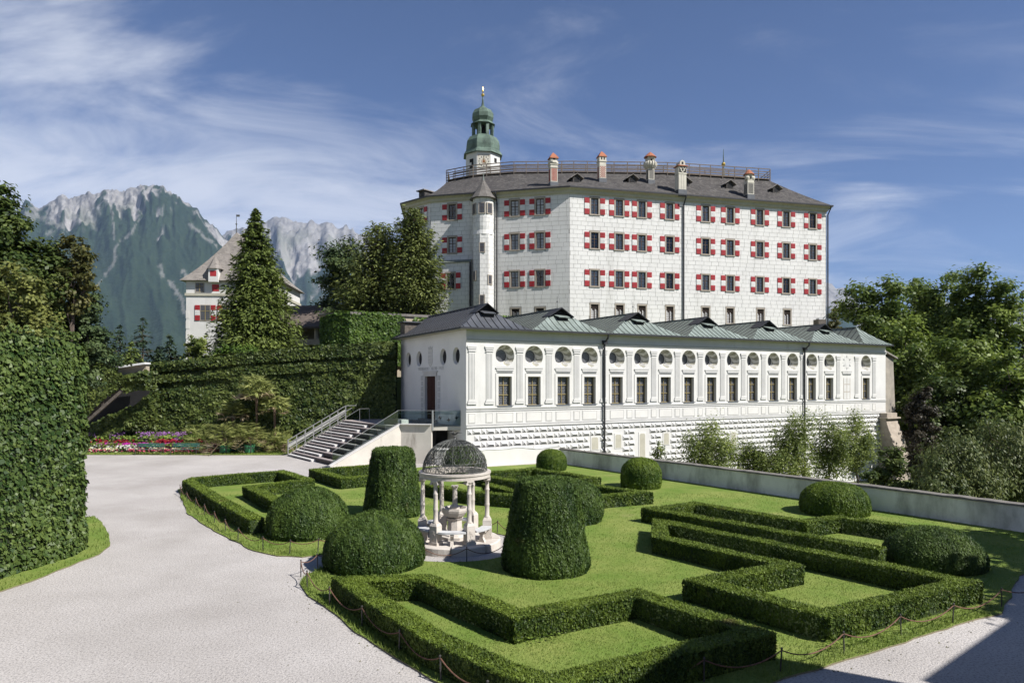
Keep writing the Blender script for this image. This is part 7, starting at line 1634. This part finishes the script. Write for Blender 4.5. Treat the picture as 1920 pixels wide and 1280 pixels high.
def conifer(name, label, base, H, R_, z_lo, nwh, nbr, per, leaf_sz, leaf, seed, droop=0.25, trunk=0.22, power=0.9, cat='tree', group=None, upt=0.0, fluff=0.35, jag=0.22):
    rng = np.random.default_rng(seed); root = empty(name, base, 0, label, cat, group); P, N, A, T = [], [], [], []; b = MB(); b.tube([(0, 0, -0.3), (0, 0, H*0.5), (0, 0, H*0.98)], [trunk, trunk*0.55, 0.02], 7)
    for i in range(nwh):
        f = (i+rng.uniform(0, 0.8))/nwh; z = z_lo+(H-z_lo)*f; L0 = R_*(1-f)**power+0.05*R_*(1-f)+0.12
        nb = max(4, int(nbr*(1-0.6*f)))
        for j in range(nb):
            a = rng.uniform(0, 2*math.pi); L = L0*rng.uniform(1-jag*1.6, 1+jag); k = max(4, int(per*(L/R_)**0.9)); s = rng.uniform(0.12, 1, k)**0.75
            dz = -droop*L*s**1.6+upt*L*s*s; ca, sa = math.cos(a), math.sin(a); w = fluff*L*0.5*(1-s*0.65)
            lat = rng.normal(0, 1, k)*w; x = L*s; p = np.stack([x*ca-lat*sa, x*sa+lat*ca, z+dz+rng.normal(0, 0.05*L+0.04, k)-np.abs(lat)*0.22], -1)
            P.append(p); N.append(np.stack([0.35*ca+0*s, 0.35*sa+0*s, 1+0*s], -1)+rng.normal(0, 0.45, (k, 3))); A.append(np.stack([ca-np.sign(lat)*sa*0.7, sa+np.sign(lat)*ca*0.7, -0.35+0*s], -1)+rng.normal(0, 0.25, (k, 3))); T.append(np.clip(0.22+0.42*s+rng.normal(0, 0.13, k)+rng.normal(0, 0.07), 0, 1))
            if L > 0.8 and j % 3 == 0: b.tube([(0, 0, z), (L*0.5*ca, L*0.5*sa, z-droop*L*0.3), (L*0.9*ca, L*0.9*sa, z-droop*L*0.8+upt*L*0.7)], [0.05, 0.03, 0.01], 4)
    P, N, A, T = (np.concatenate(q) for q in (P, N, A, T)); k = len(P); sz = leaf_sz*rng.uniform(0.6, 1.4, k)
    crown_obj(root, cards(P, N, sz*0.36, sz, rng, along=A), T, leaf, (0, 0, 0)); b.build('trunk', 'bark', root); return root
def base_at(px, Y, z): return ((px-CX)/F_PX*Y, Y, z)
def hz(py, Y, z): return CAM_H+(HORIZON-py)/F_PX*Y - z
# big spruce before the gate tower
B = base_at(480, 66, 6.2); conifer('spruce_tree', 'large dense green conifer standing before the white gate tower', B, hz(390, 66, 6.2), 4.6, 0.2, 74, 26, 62, 0.21, 'spruce_needle', 41, droop=0.16, upt=0.12, power=0.80, fluff=0.5, jag=0.20)
# trees between the tower and the castle
B = base_at(645, 78, 8.5); broadleaf('pine_tree', 'dark pine with layered branches beside the arcade roof', B, hz(448, 78, 8.5), 4.4, 0.6, 90, 17000, 0.17, 'pine_needle', 42, squash=0.30, cr=(0.14, 0.24), hollow=0.3, lobe=(0.30, 0.45), nlobe=10)
B = base_at(712, 70, 10.5); conifer('cypress_tree', 'broad grey-green cypress between the dark pine and the castle', B, hz(424, 70, 10.5), 4.1, 0.0, 50, 20, 46, 0.20, 'cypress_leaf', 43, droop=-0.25, upt=0.45, power=0.5, fluff=0.6, jag=0.30)
B = base_at(776, 68, 10.8); conifer('cypress_tree', 'tall cypress touching the castle corner', B, hz(396, 68, 10.8), 3.0, 0.0, 54, 20, 46, 0.19, 'cypress_leaf', 44, droop=-0.3, upt=0.5, power=0.42, fluff=0.6, jag=0.26)
B = base_at(372, 62, 6.6); broadleaf('young_tree', 'small light green deciduous tree at the foot of the gate tower', B, hz(622, 62, 6.6), 1.5, 0.5, 60, 3500, 0.11, 'fruit_leaf', 45, trunk=0.07)
B = base_at(448, 60, 6.8); broadleaf('shrub', 'light green shrub under the big conifer on the ivy ledge', B, 1.9, 3.0, 0.0, 60, 5000, 0.12, 'creeper_leaf', 46, trunk=0.05, RY=1.0)
# the dark wood at the left
B = base_at(-20, 44, 6.0); broadleaf('lime_tree', 'tall dark broadleaf tree at the picture edge above the ivy wall', B, hz(326, 44, 6.0), 3.4, 0.5, 170, 30000, 0.15, 'broad_dark', 47, trunk=0.3, shape=0.45, nlobe=12)
B = base_at(75, 46, 6.0); broadleaf('lime_tree', 'dark broadleaf tree between the tall tree and the bronze branches', B, hz(452, 46, 6.0), 3.2, -1.0, 130, 22000, 0.15, 'broad_dark', 48, trunk=0.25)
B = base_at(140, 46, 6.0); broadleaf('bronze_tree', 'open crown of olive-bronze leaves reaching out before the mountain', B, hz(436, 46, 6.0), 1.9, 3.4, 70, 5200, 0.12, 'bronze_leaf', 49, trunk=0.14, hollow=0.3)
B = base_at(25, 32, 5.0); broadleaf('larch_tree', 'yellowish green feathery conifer rising just behind the near ivy wall', B, hz(500, 32, 5.0), 2.4, -0.5, 150, 18000, 0.10, 'gold_needle', 50, trunk=0.12, squash=0.6)
B = base_at(160, 48, 5.0); broadleaf('pine_tree', 'dark round pine above the outer stair', B, hz(540, 48, 5.0), 2.6, -0.5, 110, 15000, 0.12, 'pine_needle', 51, trunk=0.2, squash=0.6)
for i, (px, top, Y, r, lb, lf) in enumerate(((225, 608, 66, 2.3, 'young spruce directly right of the dark round pine', 'dark_needle'), (268, 592, 68, 2.5, 'tallest of the young spruces before the blue slope', 'dark_needle'), (318, 626, 64, 1.7, 'small young spruce closest to the white gate tower', 'dark_needle'), (246, 640, 60, 1.6, 'short spruce in front of the other young spruces', 'spruce_needle'), (296, 650, 62, 1.3, 'lowest spruce peeking over the ivy ledge', 'dark_needle'))):
    B = base_at(px, Y, 6.0); conifer('young_spruce', lb, B, max(2.5, hz(top, Y, 6.0)), r, 0.0, 22, 10, 15, 0.20, lf, 60+i, droop=0.22, trunk=0.1, group='young spruces on the upper level')
# shrubs filling the ledge at the left
B = base_at(190, 54.5, 6.0); broadleaf('shrub', 'low ivy-like shrub above the outer stair', B, 2.0, 2.6, -0.8, 50, 4000, 0.13, 'ivy_far', 70, trunk=0.05, RY=1.2)
# right: big broadleaf trees beyond the hall
for i, (px, top, Y, rx, zl, lb, lf, nl_) in enumerate(((1650, 505, 88, 5.4, 3, 'broadleaf tree whose crown touches the last copper roof', 'broad_leaf', 24000), (1745, 488, 92, 6.2, 3, 'tallest broad crown in the middle of the wood beside the hall', 'broad_leaf', 28000), (1838, 492, 84, 5.2, 3, 'broadleaf tree with open top near the dark spruces', 'broad_leaf', 24000), (1700, 600, 78, 5.4, 0, 'lower broadleaf tree right behind the rough tower', 'broad_leaf', 20000), (1800, 620, 72, 5.4, 0, 'dense broadleaf tree above the weeping shrubs', 'broad_leaf', 22000), (1885, 660, 66, 4.0, -1, 'broadleaf tree at the picture edge below the spruces', 'broad_leaf', 14000))):
    B = base_at(px, Y, -4.0); broadleaf('broadleaf_tree', lb, B, hz(top, Y, -4.0), rx*1.12, zl-1, 190, int(nl_*1.3), 0.23, lf, 80+i, trunk=0.4, nlobe=11, group='broadleaf trees beyond the hall')
B = base_at(1566, 108, 8.0); broadleaf('bronze_tree', 'small brownish tree between the castle corner and the wood', B, hz(566, 108, 8.0), 2.2, 0.5, 70, 5000, 0.18, 'bronze_leaf', 90, trunk=0.15)
for i, (px, top, Y) in enumerate(((1893, 528, 96), (1918, 540, 92), (1940, 520, 98))):
    B = base_at(px, Y, -4.0); conifer('tall_spruce', ('dark spruce rising behind the open-topped broadleaf tree', 'dark spruce cut by the picture edge', 'dark spruce outside the wood edge')[i], B, hz(top, Y, -4.0), 3.6, 1.0, 40, 12, 22, 0.34, 'dark_needle', 95+i, droop=0.3, group='dark spruces at the wood edge')
B = base_at(1728, 64, -4.0); broadleaf('purple_shrub', 'dark purple-leaved shrub between the rough tower and the weeping tree', B, hz(722, 64, -4.0), 1.9, 0.0, 100, 9000, 0.13, 'purple_leaf', 101, trunk=0.1)
B = base_at(1770, 68, -4.0); broadleaf('broadleaf_tree', 'shadowy undergrowth tree behind the purple shrub', B, hz(700, 68, -4.0), 5.0, -0.5, 120, 15000, 0.2, 'broad_dark', 102, trunk=0.2)
# weeping shrubs and dark bush just beyond the garden wall
for i, (px, top, Y, rx, lb) in enumerate(((1795, 800, 38, 3.0, 'weeping tree with drooping leaves left of the other weeping tree'), (1880, 772, 40, 3.2, 'weeping tree with drooping leaves at the picture edge'), (1755, 850, 36, 1.7, 'low weeping shrub leaning over the garden wall'))):
    B = base_at(px, Y, -4.0); broadleaf('weeping_tree', lb, B, hz(top, Y, -4.0), rx, 0.2, 120 if i < 2 else 60, 20000 if i < 2 else 7000, 0.105, 'weeping_leaf', 110+i, trunk=0.2, weep=1.0, cr=(0.12, 0.20), group='weeping trees beyond the garden wall')
B = base_at(1668, 41, -4.0); broadleaf('laurel_bush', 'dark glossy round bush between the fruit trees and weeping trees', B, hz(838, 41, -4.0), 1.85, 0.0, 80, 9000, 0.10, 'broad_dark', 120, trunk=0.1)
B = base_at(1625, 40, -4.0); broadleaf('laurel_bush', 'small dark bush at the foot of the brown buttress', B, hz(872, 40, -4.0), 1.1, 0.3, 40, 3500, 0.10, 'broad_dark', 121, trunk=0.08)
# fruit trees before the hall
for i, (px, top, Y, rx, nl_, lb) in enumerate(((1236, 816, 48, 0.55, 900, 'thin young fruit tree nearest to the bright dome'), (1322, 788, 47, 2.1, 6500, 'bushy fruit tree left of the tall downpipe group'), (1275, 852, 47, 1.3, 2200, 'low fruit bush between two cellar windows of the hall'), (1412, 818, 48, 1.7, 3600, 'loose fruit tree in the middle of the row'), (1492, 772, 47, 1.9, 5200, 'tallest fruit tree standing before the second downpipe'), (1556, 778, 48, 1.7, 4600, 'upright fruit tree between the second downpipe and the buttress'), (1604, 775, 50, 1.5, 3800, 'fruit tree closest to the brown buttress'), (1448, 846, 46, 1.5, 2400, 'low straggling fruit tree at the garden wall'))):
    B = base_at(px, Y, -4.0); H = hz(top, Y, -4.0); broadleaf('fruit_tree', lb, B, H, rx*1.25, H*0.26, 130, int(nl_*2.2), 0.068, 'fruit_leaf', 130+i, trunk=0.08, cr=(0.07, 0.16), shape=0.7, hollow=0.3, squash=1.7, nlobe=9, group='fruit trees between garden wall and hall')
# ground cover of the lower garden seen between the trees
B = base_at(1850, 33.5, -4.0)
# off to the side: trees and the wing of the lower castle that shade the corner of the court
B = (22.8, 13.6, 0.0); broadleaf('garden_tree', 'broadleaf tree beside the court, shading the lawn corner', B, 11.5, 4.0, 4.0, 110, 11000, 0.22, 'broad_leaf', 150, trunk=0.25)
B = (25.0, 18.6, -3.0); broadleaf('garden_tree', 'second broadleaf tree beside the court, by the garden wall', B, 14.0, 4.2, 5.5, 110, 11000, 0.22, 'broad_leaf', 151, trunk=0.25)
wg = empty('court_wing', (12.5, 9.9, 0), 0, 'white wing of the lower castle beside the court, nearest the camera', 'building')
wp = [(0, 0), (-6.0, -8.0), (-3.5, -15.9), (3.5, -15.9), (2.9, -1.6)]; b = MB(); b.prism(wp, 0, 9.6); b.build('wall', 'stucco_white', wg); b = MB(); b.add([(x*1.02, y*1.02, 9.62) for x, y in wp]+[(x*1.02, y*1.02, 10.0) for x, y in wp]+[(-0.6, -8.0, 11.0)], [(i, (i+1) % 5, 5+(i+1) % 5, 5+i) for i in range(5)]+[(5+i, 5+(i+1) % 5, 10) for i in range(5)]); b.build('roof', 'shingle_grey', wg)
wg2 = empty('court_wing', (15.7, 8.6, 0), math.atan2(0.63, 0.776), 'white side wing of the lower castle behind the nearest wing', 'building')
b = MB(); b.box(0, 5.3, -16, 0.0, 0, 8.8); b.build('wall', 'stucco_white', wg2); b = MB(); b.add([(-0.2, 0.2, 8.8), (5.5, 0.2, 8.8), (5.5, -16, 8.8), (-0.2, -16, 8.8), (2.6, -3, 11.0), (2.6, -14, 11.0)], [(0, 4, 1), (1, 4, 5, 2), (2, 5, 3), (3, 5, 4, 0), (0, 1, 2, 3)]); b.build('roof', 'shingle_grey', wg2)
# ---------------------------------------------------------------- palms, flower bed, benches
def frond(rng, L, az, el, drop, n=14, fan=False):
    """arching feather frond: (rib points, leaflet cards)"""
    f = np.linspace(0, 1, n); ca, sa = math.cos(az), math.sin(az)
    r = L*(np.sin(el)*0 + f*math.cos(el)*(1-0.12*f)); z = L*(f*math.sin(el)-drop*f*f)
    P = np.stack([r*ca, r*sa, z], -1); T = unit(np.gradient(P, axis=0)); S = np.stack([-sa+0*f, ca+0*f, 0*f], -1); return P, T, S
def palm(name, label, base, trunk_h, n_f, L, seed, tub=True, fan=False, dry=0.25, tub_s=1.0, group='palms before the ivy wall'):
    rng = np.random.default_rng(seed); root = empty(name, base, 0, label, 'palm', group); z0 = 0.62*tub_s if tub else 0.0
    if tub:
        b = MB(); r0 = 0.40*tub_s; b.lathe([(r0*0.9, 0.04), (r0, z0), (r0*0.9, z0), (r0*0.88, z0-0.06), (0, z0-0.06)], 18); t = b.build('tub', 'tub_green', root)
        b = MB(); b.lathe([(r0*0.97, z0*0.62), (r0*0.985, z0*0.62), (r0*0.99, z0*0.70), (r0*0.975, z0*0.70)], 18, cap=False)
        for a in range(4): b.box(r0*0.95*math.cos(a*1.57+0.6)-0.03, r0*0.95*math.cos(a*1.57+0.6)+0.03, r0*0.95*math.sin(a*1.57+0.6)-0.03, r0*0.95*math.sin(a*1.57+0.6)+0.03, 0, z0*0.95)
        b.build('hoop', 'iron', t)
    zt = z0+trunk_h; b = MB(); b.tube([(0, 0, z0-0.1), (0.02, 0, z0+trunk_h*0.5), (0, 0, zt)], [0.13 if not fan else 0.10, 0.12 if not fan else 0.085, 0.15 if not fan else 0.12], 8); b.build('trunk', 'palm_bark', root)
    V, T_, M_ = [], [], []
    for i in range(n_f):
        az = 2.4*i+rng.uniform(-0.3, 0.3); k = i/n_f; isdry = k > 1-dry; el = rad(78-95*k) if not isdry else rad(rng.uniform(-5, 20)); Lf = L*rng.uniform(0.8, 1.1); P, T, S = frond(rng, Lf, az, el, 0.42+0.22*k if not fan else 0.25)
        P = P+np.array([0, 0, zt]); c, t = [], []
        if fan:
            hub = P[8]; d0 = T[8]; s0 = S[8]
            for j in range(13):
                a = (j-6)/6*1.25; d = unit((d0*math.cos(a)+s0*math.sin(a)+np.array([0, 0, -0.25*abs(a)]))[None, :]); q = hub+d[0]*Lf*0.26; V.append(cards(q[None, :], (np.array([0, 0, 1.0])+rng.normal(0, 0.3, 3))[None, :], 0.07, Lf*0.28, rng, along=d)); T_.append([rng.uniform(0.3, 0.8)]); M_.append([1 if isdry else 0])
            m = (P[:8:3]+P[1:9:3])/2
        for j in range(2, 14) if not fan else []:
            for s in (-1, 1):
                ll = Lf*0.24*math.sin(math.pi*min(0.98, 0.15+j/14*0.8))+0.05; d = unit((S[j]*s+T[j]*0.75+np.array([0, 0, -0.35]))[None, :])[0]; q = P[j]+d*ll; V.append(cards(q[None, :], (np.array([0, 0, 1.0])+S[j]*s*-0.3+rng.normal(0, 0.2, 3))[None, :], 0.036, ll*1.2, rng, along=d[None, :])); T_.append([np.clip(rng.uniform(0.25, 0.8), 0, 1)]); M_.append([1 if isdry else 0])
        q = (P[:-1]+P[1:])/2; dd = np.diff(P, axis=0); V.append(cards(q, np.tile([0, 0, 1.0], (len(q), 1))+rng.normal(0, 0.2, (len(q), 3)), 0.018, np.linalg.norm(dd, axis=1)*0.6, rng, along=dd)); T_.append(np.full(len(q), 0.9)); M_.append(np.full(len(q), 1 if isdry else 0))
    V = np.concatenate(V); o = mobj('fronds', mesh_arrays('fronds', V, quads_of(len(V)//4), ['palm_leaf', 'palm_dry'], np.concatenate(M_).astype(int), np.concatenate(T_)), root)
    return root
def gp3(px, Y): return ((px-CX)/F_PX*Y, Y, LAWN_Z)
palm('potted_palm', 'feather palm in the front green tub nearest the flower bed', gp3(422, 53.2), 0.55, 17, 2.0, 1)
palm('potted_palm', 'feather palm in the front green tub nearest the stairs', gp3(468, 53.3), 0.6, 17, 1.95, 2)
palm('potted_palm', 'drooping palm with dry fronds in the dark green tub set back between others', gp3(449, 54.4), 0.7, 16, 1.5, 3, dry=0.55)
palm('potted_palm', 'small palm in the half-hidden tub behind the front tubs', gp3(434, 54.7), 0.3, 12, 1.1, 4, tub_s=0.8)
palm('potted_palm', 'tall slender fan palm in a green tub with the highest crown', gp3(481, 54.4), 3.9, 34, 1.9, 5, fan=True, dry=0.3)
palm('bed_palm', 'arching feather palm growing beside the purple flowers', gp3(383, 54.3), 0.9, 17, 2.4, 6, tub=False)
palm('bed_palm', 'feather palm growing at the foot of the ivy next to the railing', gp3(508, 54.2), 0.7, 14, 1.9, 7, tub=False)
palm('bed_palm', 'small feather palm half hidden behind the stair railing', gp3(532, 54.0), 0.6, 13, 1.7, 8, tub=False)
palm('bed_palm', 'fan palm with thick bare trunk closest to the stairs', gp3(515, 54.6), 3.4, 28, 1.4, 9, tub=False, fan=True, dry=0.25)
palm('bed_palm', 'fan palm with low crown left of the highest palm', gp3(437, 55.0), 2.9, 28, 1.4, 10, tub=False, fan=True, dry=0.35)
# flower bed: bands of bedding plants
fb = empty('flower_bed', (-30, 54, 0), 0, 'long bed of purple, magenta, white and pink flowers before the ivy wall', 'flower bed'); fb['kind'] = 'stuff'
rf = np.random.default_rng(77)
def flowers(xs0, xs1, y0, y1, z0, z1, n, size, m, clump, name):
    cx_ = rf.uniform(xs0, xs1, clump); P = []
    for c in cx_: k = n//clump; P.append(np.stack([c+rf.normal(0, 0.30, k), rf.uniform(y0, y1, k), z0+(z1-z0)*rf.beta(2, 1.2, k)], -1))
    P = np.concatenate(P)-np.array([-30, 54, 0]); k = len(P); N = np.tile([0, -0.5, 0.8], (k, 1))+rf.normal(0, 0.4, (k, 3)); sz = size*rf.uniform(0.6, 1.3, k)
    o = mobj(name, mesh_arrays(name, cards(P, N, sz*0.8, sz, rf), quads_of(k), [m], tint=rf.uniform(0.2, 0.9, k)), fb); o['kind'] = 'stuff'
X0, X1 = -38.5, -23.2
flowers(X0, X1, 53.6, 56.0, 0.05, 0.75, 5200, 0.11, 'broad_leaf', 60, 'leaves')
flowers(X0, X1, 54.6, 55.6, 0.65, 1.55, 2300, 0.065, 'petal_purple', 13, 'purple_flowers'); flowers(X0, X1, 54.6, 55.5, 0.3, 1.25, 3400, 0.12, 'weed_leaf', 34, 'leaves')
flowers(X0, X1, 54.2, 54.9, 0.4, 1.0, 800, 0.09, 'petal_crimson', 11, 'crimson_flowers')
flowers(X0, X1, 53.8, 54.5, 0.2, 0.72, 1300, 0.09, 'petal_magenta', 12, 'magenta_flowers')
flowers(X0, X1, 53.6, 54.3, 0.1, 0.62, 1900, 0.09, 'petal_white', 14, 'white_flowers')
flowers(X0, X1, 53.4, 53.9, 0.05, 0.34, 1500, 0.07, 'petal_pink', 26, 'pink_flowers'); flowers(X0, X1, 53.45, 53.9, 0.05, 0.42, 900, 0.08, 'petal_cream', 16, 'cream_flowers')
rg2 = np.random.default_rng(31); p = np.stack([rg2.uniform(-42, -16, 5000), rg2.uniform(51.8, 53.6, 5000)], -1); p = p[inside(p, BEDL)]; k = len(p)
tag(mobj('grass', mesh_skin('grass', blades(np.c_[p, np.full(k, LAWN_Z)], rg2.uniform(0.05, 0.12, k), np.full(k, 0.02), 0.8, rg2), np.zeros((0, 4), int), tris_of(k), ['grass_blade'], rg2.uniform(0.2, 0.9, k))), 'strip of green grass before the flower bed', 'grass', kind='stuff')
# the two green benches
def bench(loc, label):
    r = empty('park_bench', loc, rad(1), label, 'bench', 'green benches before the flower bed'); W = 2.05
    for i in range(4): b = MB(); b.box(-W/2, W/2, -0.05+i*0.115, 0.045+i*0.115, 0.43-0.008*i, 0.46-0.008*i); b.build('seat_slat', 'bench_green', r)
    for i in range(2): b = MB(); b.box(-W/2, W/2, 0.42+i*0.035, 0.45+i*0.035, 0.60+i*0.15, 0.72+i*0.15); b.build('backrest_slat', 'bench_green', r)
    for s in (-1, 1):
        b = MB(); x = s*(W/2-0.06); b.tube([(x, -0.03, 0), (x, 0.0, 0.42), (x, 0.38, 0.40), (x, 0.44, 0.0)], 0.022, 6); b.tube([(x, 0.38, 0.40), (x, 0.47, 0.86)], 0.022, 6); b.tube([(x, -0.02, 0.42), (x, -0.02, 0.62), (x, 0.40, 0.64)], 0.02, 6); b.build('leg_frame', 'iron_post', r)
x, y = gp(278, 853); bench((x, y, 0.0), 'green slatted bench nearer to the ivy wall end'); x, y = gp(344, 853); bench((x, y, 0.0), 'green slatted bench nearer to the palms')

# fallen leaves and small debris on the gravel, thicker along the lawn edges
rl_ = np.random.default_rng(5); k = 700
q = np.concatenate([np.c_[rl_.uniform(-14, 0, 70), rl_.uniform(12, 50, 70)]] + [np.array(e)[rl_.integers(0, len(e), 55)]+rl_.normal(0, 0.30, (55, 2)) for e in (wob(back_edge, 0, 0.2, 0, False), wob(front_edge, 0, 0.2, 0, False), wob(right_edge, 0, 0.2, 0, False))])
q = q[~inside(q, LAWN)]; k = len(q)
tag(mobj('fallen_leaves', mesh_arrays('fallen_leaves', cards(np.c_[q, np.full(k, 0.012)], rl_.normal(0, 0.25, (k, 3))+[0, 0, 1], 0.016, 0.024, rl_), quads_of(k), ['bronze_leaf'], tint=rl_.uniform(0, 1, k))), 'scattered brown fallen leaves on the gravel', 'leaves', kind='stuff')
# ---------------------------------------------------------------- mountain air
hz_o = MB(); hz_o.box(-13500, 13500, -1500, 13000, -420, 2750); ho = hz_o.build('haze', [], None); 
hm = bpy.data.materials.new('haze'); hm.use_nodes = True; N_, L_2 = hm.node_tree.nodes, hm.node_tree.links; N_.clear()
vo_ = N_.new('ShaderNodeVolumePrincipled'); vo_.inputs['Color'].default_value = (0.45, 0.64, 1.0, 1); vo_.inputs['Density'].default_value = 0.000026; vo_.inputs['Anisotropy'].default_value = 0.0
mo_ = N_.new('ShaderNodeOutputMaterial'); L_2.new(vo_.outputs[0], mo_.inputs['Volume']); ho.data.materials.append(hm); tag(ho, kind='stuff')
